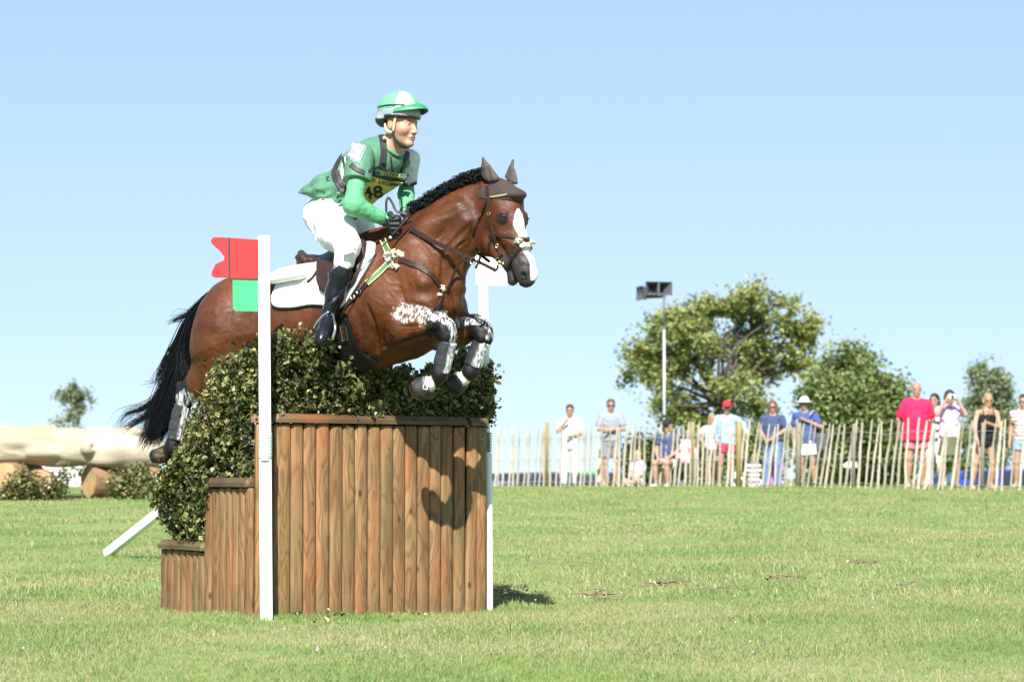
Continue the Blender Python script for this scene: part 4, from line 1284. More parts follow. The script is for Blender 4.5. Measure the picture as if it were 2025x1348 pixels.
def bell(a, b, ra, rb):
    S = SDF(np.minimum(a, b) - .1, np.maximum(a, b) + .1, .0045); ax = (b - a) / np.linalg.norm(b - a)
    S.cone(a, b, ra, rb, k=0); S.cut(a, -ax); S.cut(b, ax)
    return sdf_obj(S, 'bell_boot', M_BELL, horse, white=lambda V: (1 - sstep(np.linalg.norm(V - a, axis=1) - ra, .0, .008)) * .25)
bl = bell(h(850, 758, .18), h(832, 769, .18), .050, .068)
bell(h(915, 748, -.17), h(901, 760, -.17), .050, .064)
bv = BVHTree.FromPolygons([Vector(v) for v in toW(np.array([v.co for v in bl.data.vertices]))], [list(p.vertices) for p in bl.data.polygons])
mb = MB()
tri = [(836, 766), (841, 757), (845, 769), (836, 768)]
P, N = drape(tri, 24, bv, .001, sm=0); mb.ribbon(P, N, .004, .0015); mb.build('triangle_mark', M_WHITE, bl)

# ear bonnet
M_BONNET = bpy.data.materials.new('crochet_brown'); M_BONNET.use_nodes = True
def crochet(m):
    nt = m.node_tree; n = nt.nodes; L = nt.links.new; b = n['Principled BSDF']
    tc = n.new('ShaderNodeTexCoord'); vo = n.new('ShaderNodeTexVoronoi'); vo.inputs['Scale'].default_value = 110; vo.inputs['Randomness'].default_value = .25; L(tc.outputs['Object'], vo.inputs[0])
    r = n.new('ShaderNodeValToRGB'); r.color_ramp.elements[0].color = (.012, .008, .007, 1); r.color_ramp.elements[0].position = .2; r.color_ramp.elements[1].color = (.048, .033, .028, 1); r.color_ramp.elements[1].position = .45
    L(vo.outputs['Distance'], r.inputs[0]); L(r.outputs[0], b.inputs['Base Color']); b.inputs['Roughness'].default_value = .85
    bp = n.new('ShaderNodeBump'); bp.inputs['Strength'].default_value = .6; bp.inputs['Distance'].default_value = .003; L(vo.outputs['Distance'], bp.inputs['Height']); L(bp.outputs[0], b.inputs['Normal'])
crochet(M_BONNET)
M_EARC = MAT('bonnet_ear_cloth', (.062, .047, .043), .75, var=.15, scale=60, bump=.2, bscale=200)
def bonnet():
    a, b = hd(940, 405), hd(1045, 300)
    S = SDF(np.minimum(a, b) - (.02, .2, .05), np.maximum(a, b) + (.02, .2, .02), .0042)
    p = PX; e = .007
    S.cone(hd(972, 392), hd(996, 408), 32*p + e, 37*p + e, k=.02, sq=(hdl, .8))
    S.cone(hd(996, 408), hd(1002, 430), 37*p + e, 37*p + e, k=.02, sq=(hdl, .95))
    S.ell(hd(1010, 384), (.058, .085, .038), axes=(hdf, hdl, UPV), k=.03)
    S.ell(hd(1022, 385, 0), (.045, .06, .030), axes=(hdf, hdl, UPV), k=.02)
    S.cone(hd(985, 362), hd(1000, 368), .03, .03, k=.03, sq=(hdl, 1.6))
    S.cut(hd(1005, 398), np.array((-.12, 0, -1)))
    S.cut(hd(962, 385), -hdf + np.array((0, 0, -.35)))
    o = sdf_obj(S, 'ear_bonnet', M_BONNET, horse)
    for sg, base, tip, rr in ((1, hd(972, 358, .055), hd(955, 313, .075), 15), (-1, hd(1011, 356, -.055), hd(1014, 317, -.07), 12)):
        S = SDF(np.minimum(base, tip) - .08, np.maximum(base, tip) + .06, .0036)
        fr = hdf * .6 - hdl * sg * .55
        L3 = ((957, 343, 5), (961, 348, 7), (966, 352, 8), (973, 354, 8.5), (980, 353, 7)) if sg > 0 else ((1003, 349, 4.5), (1008, 354, 6), (1014, 358, 6), (1020, 361, 4))
        for bx, by, r_ in L3:
            b_ = hd(bx, by, .05 * sg); S.cone(b_, b_ * .45 + tip * .55, r_*p, r_ * .6 *p, k=.016); S.cone(b_ * .45 + tip * .55, tip, r_ * .6 *p, .6*p, k=.010)
        S.ell(base * .55 + tip * .45 + fr * .032, (.016, .016, .05), k=.012, op='sub')
        sdf_obj(S, 'bonnet_ear', M_EARC, o)
    V = np.array([v.co for v in o.data.vertices])
    bv = BVHTree.FromPolygons([Vector(v) for v in toW(V)], [list(p_.vertices) for p_ in o.data.polygons])
    strap([(963, 391), (975, 390), (988, 387), (1003, 384)], .010, 'browband', M_GOLDT, o, bvh=bv, lift=.004)
    return bv
M_GOLDT = MAT('gilt_browband', (.55, .48, .25), .35, metal=.6)
BBVH = bonnet()

# ================================================================== TACK
M_LEA = MAT('brown_leather', (.032, .015, .012), .42, spec=.3, var=.25, scale=30, bump=.15, bscale=160)
M_LEA2 = MAT('dark_leather', (.014, .009, .009), .38, spec=.3, var=.25, scale=30, bump=.1, bscale=160)
M_STEEL = MAT('steel_tack', (.62, .62, .60), .18, metal=1., var=.05)
M_BRASS = MAT('brass_tack', (.75, .58, .25), .25, metal=1., var=.05)
M_FLEECE = MAT('sheepskin', (.50, .46, .33), .95, var=.12, scale=60, bump=1., bscale=120)
M_ELAS = MAT('green_yellow_elastic', (.09, .17, .10), .7, var=.2)
M_YEL = MAT('yellow_edge', (.62, .58, .22), .7)
M_PAD = MAT('white_saddle_cloth', (.80, .80, .80), .85, var=.03, bump=.25, bscale=140)
bridle = empty('bridle', toW(hd(985, 470, .1)), 0, 'dark brown leather bridle with sheepskin nose pad and reins on the horse head', 'bridle')
strap([(965, 372), (967, 384), (969, 396), (971, 425), (976, 456), (982.5, 478), (988, 492), (993, 505)], .021, 'cheek_strap', M_LEA, bridle, lift=.012, th=.006)
strap([(966, 392), (960, 408), (952.5, 424.6), (946, 438), (940, 451), (935.5, 466)], .014, 'throat_lash', M_LEA2, bridle, lift=.004)
strap([(968, 466), (981, 464), (998, 466), (1015, 469), (1030, 472), (1038, 474), (1045, 476)], .020, 'noseband', M_LEA, bridle, lift=.004, th=.006)
strap([(1036, 480), (1028, 491), (1018, 507), (1008, 522), (1000, 533)], .018, 'flash_strap', M_LEA2, bridle, lift=.004, th=.005)
strap([(974, 468), (969, 480), (966, 492), (968, 502)], .014, 'jaw_strap', M_LEA2, bridle, lift=.004)
strap([(1041, 478), (1047, 485), (1050, 492)], .016, 'flash_strap', M_LEA2, bridle, lift=.004)
def fluff(cs, name, parent, r0=.012, seed=3):
    S = SDF(np.min([c for c, _ in cs], 0) - .06, np.max([c for c, _ in cs], 0) + .06, .004); r = np.random.default_rng(seed)
    for c, r_ in cs:
        for _ in range(22): S.ell(np.array(c) + r.normal(size=3) * r_ * .42, np.full(3, r_ * r.uniform(.30, .5)), k=.005)
    return sdf_obj(S, name, M_FLEECE, parent, local=False)
fl = [(hit(x, y, None, .012)[0] if hit(x, y) else toW(hd(x, y)), .017) for x, y in ((1026, 478), (1033, 486), (1041, 488), (1046, 480))]
fluff(fl, 'sheepskin_pad', bridle)
mb = MB(); q = hit(1039, 476, None, .02)
mb.ball(q[0], (.014, .014, .014), 10); mb.build('nose_rosette', M_LEA, bridle, True)
for (x, y, l_) in ((972, 424, .018), (952.5, 425, .010), (986, 486, .018)):
    q = hit(x, y, None, l_ + .004); mb = MB()
    ring(mb, q[0], .009, .0018, q[1], 10, el=1.3); mb.build('buckle', M_BRASS, bridle)
# bit: rings, cheeks, rosette and reins
bc = hit(988, 519, None, .012)
bcp = bc[0] if bc else toW(hd(988, 519, .07))
mb = MB(); ring(mb, bcp, .030, .0026, -HL + np.array((.3, 0, 0)), 22); mb.tube([U(981, 512, bcp[1]), U(979, 530, bcp[1]), U(979, 564, bcp[1] - .01)], .0022, 6)
mb.tube([bcp, bcp + HDL * .16], .006, 8); mb.build('bit_ring', M_STEEL, bridle, True)
mb = MB(); mb.ball(U(988, 519, bcp[1] - .012), .013, 10); mb.ball(U(995, 521, bcp[1] - .012), .010, 10); mb.build('bit_guard', M_BRASS, bridle, True)
RB = U(981, 536, bcp[1] - .02)          # rein end at the bit
RH = toW(h(809, 450, .19))              # at the hand
def Dh(px, l=0.): return toW(h(px, 500, l))[1]
def pxw(px, py, l): return toW(h(px, py, l))
rn = smooth_path([RH, pxw(862, 480, .19) , pxw(927, 509, .16), U(965, 527, (Dh(965, .13) + RB[1]) / 2), RB], 30)
nr = np.tile(-HL, (30, 1))
mb = MB(); mb.ribbon(rn[:14], nr[:14], .026, .006); mb.build('rubber_rein_grip', M_LEA, bridle)
mb = MB(); mb.ribbon(rn[13:], nr[13:], .018, .004); mb.ribbon([RB, U(984, 530, bcp[1]), bcp + np.array((0, -.004, -.01))], np.tile(-HL, (3, 1)), .014, .004); mb.build('rein', M_LEA, bridle)
# far rein and martingale straps
mb = MB()
fr_ = smooth_path([pxw(826, 440, -.10), pxw(868, 462, -.15), pxw(922, 485, -.13), pxw(950, 504, -.12), U(969, 518, toW(hd(975, 520, -.08))[1])], 20)
mb.ribbon(fr_, np.tile(-HL, (20, 1)), .018, .004); mb.build('rein', M_LEA2, bridle)
breast = empty('breastplate', toW(h(780, 513, .3)), 0, 'leather breastplate and martingale with green and yellow elastic over the horse chest', 'breastplate')
mb = MB()
mr_ = smooth_path([pxw(884, 580, .10), pxw(892, 556, .12), pxw(900, 536, .13), pxw(913, 516, .15), pxw(936, 517, .17)], 20)
mb.ribbon(mr_, np.tile(-HL, (20, 1)), .016, .004); mb.build('martingale_strap', M_LEA, breast)
mb = MB(); m2 = smooth_path([pxw(913, 516, .13), pxw(930, 502, 0), pxw(944, 493, -.10)], 12); mb.ribbon(m2, np.tile(-HL, (12, 1)), .013, .003); mb.build('martingale_strap', M_LEA2, breast)
for c_, r_, t_ in ((pxw(936, 516, .17), .019, .0022), (pxw(943, 493, -.1), .017, .002), (hit(780, 513, None, .034)[0], .020, .004)):
    mb = MB(); ring(mb, c_, r_, t_, -HL, 16); mb.build('ring', M_STEEL, breast)
mb = MB(); mb.ribbon([pxw(951, 506, .168), pxw(947, 518, .17), pxw(941, 531, .168)], np.tile(-HL, (3, 1)), .012, .008); mb.build('rein_stop', M_LEA, breast)
strap([(790, 514), (812, 521), (836, 531), (858, 551), (874, 572)], .030, 'chest_strap', M_LEA, breast, lift=.004, th=.007)
strap([(758, 476), (766, 492), (777, 510)], .034, 'elastic', M_ELAS, breast, lift=.004, th=.005)
e_ = strap([(771, 520), (750, 541), (727, 561)], .034, 'elastic', M_ELAS, breast, lift=.004, th=.005)
mb = MB()
for dx, dy in ((-3.3, -3.3), (3.3, 3.3)):
    P, N = drape([(771 + dx, 520 + dy), (750 + dx, 541 + dy), (727 + dx, 561 + dy)], 12, None, .0098); mb.ribbon(P, N, .006, .0015)
for dx, dy in ((-5, 2), (5, -2)):
    P, N = drape([(758 + dx, 476 + dy), (766 + dx, 492 + dy), (775 + dx, 506 + dy)], 10, None, .0098); mb.ribbon(P, N, .006, .0015)
mb.build('elastic_edging', M_YEL, e_)
strap([(727, 561), (708, 582), (690, 598), (676, 612)], .026, 'breast_strap', M_LEA, breast, lift=.006, th=.006)
strap([(790, 468), (760, 476), (742, 482)], .03, 'wither_strap', M_LEA2, breast, lift=.004, th=.006)
strap([(876, 578), (870, 596), (860, 612)], .024, 'martingale_strap', M_LEA, breast, lift=.005, th=.006)
for (x, y, l_) in ((712, 578, .016), (700, 588, .016)):
    q = hit(x, y, None, l_); mb = MB(); ring(mb, q[0], .012, .002, q[1], 10, el=1.2); mb.build('buckle', M_STEEL, breast)
fluff([(hit(x, y, None, .002)[0], .019) for x, y in ((768, 504), (769, 512), (775, 524), (785, 528), (794, 506), (788, 501), (778, 499))], 'sheepskin_pad', breast)
fluff([(hit(x, y, None, .006)[0], .013) for x, y in ((873, 568), (876, 572), (868, 584))], 'sheepskin_pad', breast, seed=8)

# saddle cloth
pad = empty('saddle_cloth', toW(h(600, 600, .3)), 0, 'white saddle cloth with fluffy half pad under the brown saddle', 'saddle cloth')
tp = [(549, 566), (560, 548), (585, 535), (620, 526), (660, 508), (700, 492), (728, 482), (743, 485)]
bt = [(540, 588), (545, 606), (575, 609), (620, 603), (655, 606), (678, 607), (712, 556), (742, 503)]
patch(tp, bt, 46, 16, 'cloth_body', M_PAD, pad, lift=.008, th=.010, mirror=True)
patch([(541, 588), (545, 605), (575, 608), (620, 602), (655, 605), (678, 606), (712, 555), (741, 503)], [(538.5, 589), (543, 608.5), (575, 612), (620, 605.5), (656, 609), (680, 609), (715, 557), (745, 504)], 46, 3, 'cloth_binding', M_BLK, pad, lift=.006, th=.006, mirror=True)
S = SDF(h(560, 560, 0) - (.05, .36, .1), h(700, 500, 0) + (.1, .36, .12), .006)
r = np.random.default_rng(2)
for t in np.linspace(0, 1, 9):
    x_ = 584 + 56 * t; y_ = 537 - 10 * t
    for sg in (1, -1):
        for l_, dz in ((.06, .012), (.14, 0), (.20, -.025), (.245, -.055)):
            q = h(x_, y_ + 4, 0) + np.array((0, -sg * l_, dz)); S.ell(q, (.035, .05, .017), k=.02)
sdf_obj(S, 'half_pad', M_FLEECE if False else M_PAD, pad)

saddle = empty('saddle', toW(h(655, 515)), 0, 'brown leather jumping saddle with steel stirrup and black stud girth', 'saddle')
S = SDF(h(585, 560, 0) - (.03, .3, .12), h(735, 470, 0) + (.05, .3, .06), .006)
S.chain([h(603, 511), h(622, 517), h(650, 517), h(685, 502), (h(712, 488))], [.028, .035, .04, .04, .032], k=.02, sq=[(YL, 3.6), (YL, 2.6), (YL, 1.9), (YL, 1.5)])
S.chain([h(598, 508, .1), h(596, 502), h(598, 508, -.1)], [.018, .020, .018], k=.015)
S.chain([h(592, 524, .13), h(592, 518), h(592, 524, -.13)], [.014, .016, .014], k=.012)
sdf_obj(S, 'seat', M_LEA, saddle)
patch([(634, 520), (660, 505), (690, 488), (708, 478), (728, 487)], [(633, 560), (645, 580), (676, 586), (706, 558), (724, 512)], 26, 14, 'flap', M_LEA, saddle, lift=.028, th=.010, mirror=True,
      extra=lambda u, v: .018 * np.exp(-((u - .82) / .12) ** 2))
strap([(632, 540), (624, 552), (616, 559), (611, 562)], .02, 'stirrup_leather_end', M_LEA, saddle, lift=.022)
strap([(674, 590), (675, 606), (678, 622), (680, 640)], .034, 'billet', M_LEA, saddle, lift=.006, th=.01)
M_GIRTH = MAT('black_girth', (.009, .009, .010), .4, var=.2, spec=.25, bump=.2, bscale=200)
patch([(667, 630), (664, 650), (662, 675), (670, 700), (690, 722), (716, 730)], [(688, 627), (694, 640), (700, 662), (712, 687), (728, 702), (746, 714)], 26, 12, 'stud_girth', M_GIRTH, saddle, lift=.014, th=.016)
strap([(689, 627), (695, 640), (701, 662), (713, 687), (729, 702), (746, 715)], .018, 'girth_piping', M_GIRTH, saddle, lift=.03, th=.012)
mb = MB()
for cx_ in (684, 688):
    q = hit(cx_, 656, None, .036); u_ = np.array((0, 0, 1.)); 
    c4 = [hit(x, y, None, .040)[0] for x, y in ((cx_ - 7, 644), (cx_ + 5, 643), (cx_ + 8, 666), (cx_ - 4, 668), (cx_ - 7, 644))]
    mb.tube(c4, .0026, 6); break
mb.build('girth_buckle', M_STEEL, saddle)
strap([(680, 640), (682, 655), (684, 670)], .030, 'girth_strap', M_LEA, saddle, lift=.030, th=.008)
# ================================================================== PEOPLE helpers
M_SKIN = MAT('skin', (.50, .27, .19), .5, var=.08, scale=14, sss=.15, bump=.05, bscale=300)
def attr_mat(name, rough=.55, spec=.4, bump=0., bscale=200., sss=0., sheen=0., var=.08):
    """colour comes from the 'tint' vertex colour (cloth, skin, hair patterns)"""
    m = bpy.data.materials.new(name); m.use_nodes = True
    nt = m.node_tree; n = nt.nodes; L = nt.links.new; b = n['Principled BSDF']
    at = n.new('ShaderNodeAttribute'); at.attribute_name = 'tint'
    tc = n.new('ShaderNodeTexCoord'); z = n.new('ShaderNodeTexNoise'); z.inputs['Scale'].default_value = 30; L(tc.outputs['Object'], z.inputs[0])
    mr = n.new('ShaderNodeMapRange'); mr.inputs[3].default_value = 1 - var; mr.inputs[4].default_value = 1 + var; mr.inputs[1].default_value = .3; mr.inputs[2].default_value = .7; L(z.outputs[0], mr.inputs[0])
    mx = n.new('ShaderNodeVectorMath'); mx.operation = 'SCALE'; L(at.outputs['Color'], mx.inputs[0]); L(mr.outputs[0], mx.inputs['Scale']); L(mx.outputs[0], b.inputs['Base Color'])
    b.inputs['Roughness'].default_value = rough; b.inputs['Specular IOR Level'].default_value = spec; b.inputs['Sheen Weight'].default_value = sheen
    if sss: b.inputs['Subsurface Weight'].default_value = sss; b.inputs['Subsurface Radius'].default_value = (.01, .004, .002); b.inputs['Subsurface Scale'].default_value = 1
    if bump:
        n2 = n.new('ShaderNodeTexNoise'); n2.inputs['Scale'].default_value = bscale; L(tc.outputs['Object'], n2.inputs[0])
        bp = n.new('ShaderNodeBump'); bp.inputs['Strength'].default_value = bump; bp.inputs['Distance'].default_value = .01; L(n2.outputs[0], bp.inputs['Height']); L(bp.outputs[0], b.inputs['Normal'])
    return m
M_BODY = attr_mat('skin_tinted', .5, .4, sss=.12)
M_CLOTH = attr_mat('cloth_tinted', .8, .2, bump=.35, bscale=55)
def nz3(v): v = np.array(v, float); return v / np.linalg.norm(v)
def head_sdf(S, c, f, u, s=1., open_mouth=False, fine=True):
    """c = centre between the ears; f forward, u up; s scale (1 = adult, 0.235 m tall)"""
    f = nz3(f); u = nz3(u - f * np.dot(u, f)); r = np.cross(f, u)
    A = (f, r, u)
    P = lambda a, b, d: c + (f * a + r * b + u * d) * s
    S.ell(P(-.010, 0, .045), np.array((.098, .078, .085)) * s, A, k=.02)
    S.ell(P(.022, 0, -.015), np.array((.068, .066, .085)) * s, A, k=.025)
    S.cone(P(.022, 0, -.07), P(.066, 0, -.096), .047 * s, .024 * s, k=.02, sq=(r, 1.15))
    S.ell(P(.080, 0, -.098), np.array((.017, .020, .016)) * s, A, k=.015)
    if fine:
        for g in (1, -1):
            S.ell(P(.056, g * .040, -.024), np.array((.026, .022, .024)) * s, A, k=.03)
            S.cone(P(.084, g * .014, .018), P(.072, g * .048, .018), .0095 * s, .008 * s, k=.014)
            S.ell(P(.094, g * .030, .000), np.array((.015, .016, .0095)) * s, A, k=.008, op='sub')
            S.ell(P(.076, g * .031, .000), np.array((.0125, .0135, .012)) * s, A, k=.003)
            S.ell(P(-.004, g * .076, -.005), np.array((.018, .009, .030)) * s, A, k=.006)
            S.ell(P(.000, g * .086, -.004), np.array((.009, .006, .016)) * s, A, k=.004, op='sub')
            S.ell(P(.097, g * .0115, -.041), np.array((.011, .008, .008)) * s, A, k=.006)
    S.cone(P(.088, 0, .008), P(.108, 0, -.036), .0075 * s, .0115 * s, k=.012)
    S.ell(P(.084, 0, -.066), np.array((.013, .022, .018)) * s, A, k=.014)
    S.ell(P(.0965, 0, -.062), np.array((.007, .022, .0045)) * s, A, k=.005)
    S.ell(P(.095, 0, -.073), np.array((.009, .020, .0065)) * s, A, k=.005)
    if fine: S.cone(P(.104, -.019, -.0675), P(.104, .019, -.0675), (.0058 if open_mouth else .0028) * s, (.0058 if open_mouth else .0028) * s, k=.002, op='sub')
    return f, r, u
def head_tint(V, C, c, f, u, s=1., lips=(.42, .15, .12), brow=(.06, .035, .02), glass=None, hair=None, hairf=None, shave=None):
    f = nz3(f); u = nz3(u - f * np.dot(u, f)); r = np.cross(f, u)
    q = (V - c) / s; a, b, d = q @ f, q @ r, q @ u
    hd_ = (np.abs(a) < .14) & (np.abs(b) < .1) & (d > -.125) & (d < .16)
    def put(m, col, w=1.): C[m] = C[m] * (1 - w) + np.array(col) * w
    if shave is not None: put(hd_ & (d < -.045) & (a > -.02), shave, .45)
    put(hd_ & (a > .086) & (np.abs(b) < .020 - 60 * (d + .0675) ** 2) & (np.abs(d + .0675) < .010), lips, .6)
    put(hd_ & (a > .08) & (np.abs(d + .0675) < .0034) & (np.abs(b) < .020), (.03, .01, .01))
    put(hd_ & (a > .062) & (np.abs(np.abs(b) - .031) < .018) & (np.abs(d - .019) < .0045), brow)
    for g in (1, -1):
        e = ((b - g * .031) / .0115) ** 2 + (d / .0048) ** 2
        put(hd_ & (a > .075) & (e < 1), (.55, .52, .50)); e2 = ((b - g * .031) ** 2 + d ** 2) ** .5
        put(hd_ & (a > .075) & (e2 < .0058), (.03, .02, .015))
    if hair is not None and hairf is not None: put(hd_ & hairf(a, b, d), hair)
    return C
def fist(S, w, f, th, s=1., r0=.0098, splay=0.):
    """closed hand: w wrist, f forearm direction, th direction of the thumb side"""
    f = nz3(f); th = nz3(th - f * np.dot(th, f)); pn = np.cross(f, th)      # pn: palm side
    P = lambda a, b, d: w + (f * a + th * b + pn * d) * s
    S.cone(P(.0, 0, 0), P(.03, 0, 0), .026 * s, .030 * s, k=.01, sq=(pn, .75))
    S.cone(P(.035, .018, .0), P(.075, .026, 0), .020 * s, .015 * s, k=.012)
    S.cone(P(.035, -.016, .0), P(.070, -.028, 0), .020 * s, .013 * s, k=.012)
    S.cone(P(.04, 0, 0), P(.075, 0, 0), .020 * s, .015 * s, k=.012)
    for i, ln in enumerate((.92, 1., .95, .8)):
        b = .030 - i * .0195
        k0 = P(.078 - abs(i - 1.3) * .004, b, -.002); k1 = P(.098 - abs(i - 1.2) * .005, b * 1.05, .022 * ln); k2 = P(.074, b, .040 * ln); k3 = P(.052, b, .030 * ln)
        S.chain([k0, k1, k2, k3], [r0 * s, r0 * .95 * s, r0 * .88 * s, r0 * .8 * s], k=.003)
    S.chain([P(.02, .026, .008), P(.052, .046, .022), P(.078, .044, .034)], [.014 * s, .0115 * s, .0095 * s], k=.006)
def mkmesh(S, name, mat, parent, tint=None, smooth=True, wr=None):
    V, Q = S.mesh()
    if wr: V = V + vnormals(V, Q) * (wr[0] * (ridged(V * np.array(wr[2] if len(wr) > 2 else (1, 1, 1)), wr[1], 7) - .3))[:, None]
    me = mesh(name, V, Q, smooth)
    if tint is not None: setcol(me, 'tint', np.clip(tint(V), 0, 1))
    return link(name, me, mat, parent), V, Q
def bvh_of(V, Q): return BVHTree.FromPolygons([Vector(v) for v in V], Q.tolist())

# ================================================================== RIDER
def W(px, py, l=0.): return toW(h(px, py, l))
rider = empty('person', W(650, 430, .1), 0, 'rider in green and white silks with number bib leaning forward on the horse', 'rider')
hc = W(790, 246, 0); hf = nz3((math.sin(R(56)), -math.cos(R(56)), -.08)); hu = nz3((-.02, .02, 1))
sR, sL = W(712, 312, .185), W(808, 316, -.175)      # shoulders
sv = nz3(sL - sR); neckb = W(769, 292, 0); pelv = W(655, 418, 0)
tax = nz3(neckb - pelv); tf = nz3(np.cross(sv, tax)); 
if tf[1] > 0: tf = -tf
eR, wR = W(699, 406, .30), W(763, 436, .14)
eL, wL = W(803, 384, -.22), W(806, 424, -.10)
hipR, kneeR, ankR, toeR = W(652, 425, .12), W(688, 484, .33), W(651, 624, .35), W(636, 668, .47)
hipL, kneeL, ankL, toeL = W(668, 425, -.12), W(728, 470, -.33), W(700, 620, -.36), W(705, 660, -.30)
SKC = np.array((.47, .255, .17))
def rider_body():
    pts = np.array([hc, sR, sL, eR, eL, wR, wL, pelv, ankR, ankL, toeR, toeL, kneeR, kneeL])
    S = SDF(pts.min(0) - (.16, .17, .08), pts.max(0) + (.16, .16, .17), .0058)
    head_sdf(S, hc - hu * .004, hf, hu, 1.07, open_mouth=True)
    S.cone(hc - hu * .06 - hf * .012, neckb - tax * .02, .054, .062, k=.02)
    S.cone(neckb - tax * .02, sR, .06, .045, k=.04); S.cone(neckb - tax * .02, sL, .06, .045, k=.04)
    S.cone(neckb - tax * .12, pelv, .10, .10, k=.05, sq=(sv, 1.4))
    for s_, e_, w_ in ((sR, eR, wR), (sL, eL, wL)):
        S.chain([s_, e_, w_], [.046, .036, .024], k=.02)
    for a, b, c, d in ((hipR, kneeR, ankR, toeR), (hipL, kneeL, ankL, toeL)):
        S.chain([a, b, c, d], [.09, .052, .036, .032], k=.03)
    def tint(V):
        C = np.tile(SKC, (len(V), 1))
        C *= (.94 + .12 * vnoise(V, 60, 3))[:, None]
        return head_tint(V, C, hc - hu * .004, hf, hu, 1.07, lips=(.42, .15, .12), shave=(.28, .20, .15), hair=(.06, .035, .02), hairf=lambda a, b, d: (d > .03) & (a < .075) | (a < -.03) & (d > -.03))
    return mkmesh(S, 'body', M_BODY, rider, tint)
rider_body()
# finer head shell shares the body's pose: eyes
M_SHIRT = MAT('green_sleeve_cloth', (.095, .32, .155), .72, var=.06, bump=.5, bscale=22)
M_SILK = MAT('green_silks', (.075, .195, .115), .6, var=.10, bump=.6, bscale=18)
M_WSILK = MAT('white_silks', (.66, .66, .64), .65, var=.04, bump=.5, bscale=20)
M_BREECH = MAT('white_breeches', (.80, .80, .82), .75, var=.02, bump=.7, bscale=14)
M_BOOTL = MAT('black_boot_leather', (.006, .008, .012), .25, var=.2, spec=.4, coat=.15, bump=.35, bscale=16)
M_GLOVE = MAT('black_glove', (.022, .023, .026), .55, var=.2, bump=.4, bscale=90)
M_HARN = MAT('black_webbing', (.02, .02, .022), .6, var=.2)
def wrinkle(S, a, b, r, n, amp, ax, seed=0):
    """thin folds across a sleeve near the bend"""
    q = np.random.default_rng(seed)
    for i in range(n):
        t = q.uniform(0, 1); c = a + (b - a) * t; d = nz3(q.normal(size=3) * .5 + ax); 
        S.cone(c - d * r * .8 + q.normal(size=3) * .004, c + d * r * .8, amp, amp, k=.012)
# under-sleeves
for nm, s_, e_, w_, r1, r2, r3 in (('near', sR, eR, wR, .052, .053, .030), ('far', sL, eL, wL, .042, .040, .030)):
    pts = np.array([s_, e_, w_]); S = SDF(pts.min(0) - .09, pts.max(0) + .09, .005)
    S.chain([s_, e_], [r1, r2], k=.02); S.chain([e_, w_], [r2 * .98, r3], k=.03)
    m_ = e_ * .35 + w_ * .65; S.cone(e_, m_, r2 * 1.0, r3 * 1.25, k=.02)
    ax = nz3(w_ - s_)
    for i in range(5):
        c = w_ + (e_ - w_) * (.03 + i * .05); dv = nz3(np.cross(w_ - e_, (.3, .5, 1))); S.cone(c - dv * r3 * .8, c + dv * r3 * .8, r3 * .42, r3 * .35, k=.012)
    for i in range(3):
        c = e_ + nz3(s_ - e_) * .02 * i; S.cone(c + ax * r2 * .5, c + ax * r2 * .75 + sv * .03, .008, .003, k=.02)
    S.cut(w_ + nz3(w_ - e_) * .012, w_ - e_)
    mkmesh(S, 'sleeve', M_SHIRT, rider, wr=(.003, 20, (1, 1, 1.6)))
# silks over the body protector
chest = neckb - tax * .135; waist = pelv + tax * .10
def silks():
    pts = np.array([neckb, sR, sL, pelv, W(590, 378, .1)])
    S = SDF(pts.min(0) - .17, pts.max(0) + .15, .0058)
    S.cone(neckb - tax * .10, chest - tax * .1, .128, .132, k=.03, sq=(sv, 1.22))
    S.cone(chest - tax * .08, waist, .132, .125, k=.04, sq=(sv, 1.15))
    S.cone(chest - tax * .05 - tf * .03, waist - tf * .02, .125, .12, k=.04, sq=(sv, 1.15))
    S.cone(W(672, 385, .10), W(690, 415, .13), .09, .05, k=.04)
    S.cone(waist, pelv + tax * .03, .122, .118, k=.04, sq=(sv, 1.18))
    for s_ in (sR, sL): S.cone(neckb - tax * .05, s_ - tax * .005, .062, .056, k=.045)
    S.cone(neckb - tax * .03 - tf * .01, neckb - tax * .08 - tf * .02, .07, .09, k=.04)
    # flying tail of the silks behind the waist
    bk = -nz3(tf + tax * .2)
    for l_ in (.17, .10, .02, -.06, -.12):
        S.chain([W(672, 372, l_), W(636, 374, l_ * 1.05), W(612, 378, l_ * 1.1), W(592, 379 + 12 * l_, l_ * 1.1)], [.05, .032, .013, .006], k=.035)
    for l_ in (.12, .0, -.08): S.chain([W(672, 352, l_), W(636, 360, l_), W(604, 374, l_)], [.055, .034, .012], k=.04)
    S.chain([W(668, 400, .15), W(640, 392, .17), W(612, 384, .17)], [.05, .022, .008], k=.03)
    S.ell(neckb + tf * .03 + tax * .03, (.058, .058, .058), k=.02, op='sub')
    rr = np.random.default_rng(3)
    for i in range(14):    # cloth folds radiating from the waist
        c = W(rr.uniform(640, 690), rr.uniform(350, 405), .20); d = nz3((rr.normal() * .6 - .3, .1, rr.normal() * .6 + .2)); S.cone(c - d * .05, c + d * .05, .007, .003, k=.018)
    return mkmesh(S, 'silks', M_SILK, rider, wr=(.0055, 13))
so, SV, SQ = silks()
SB = bvh_of(SV, SQ)
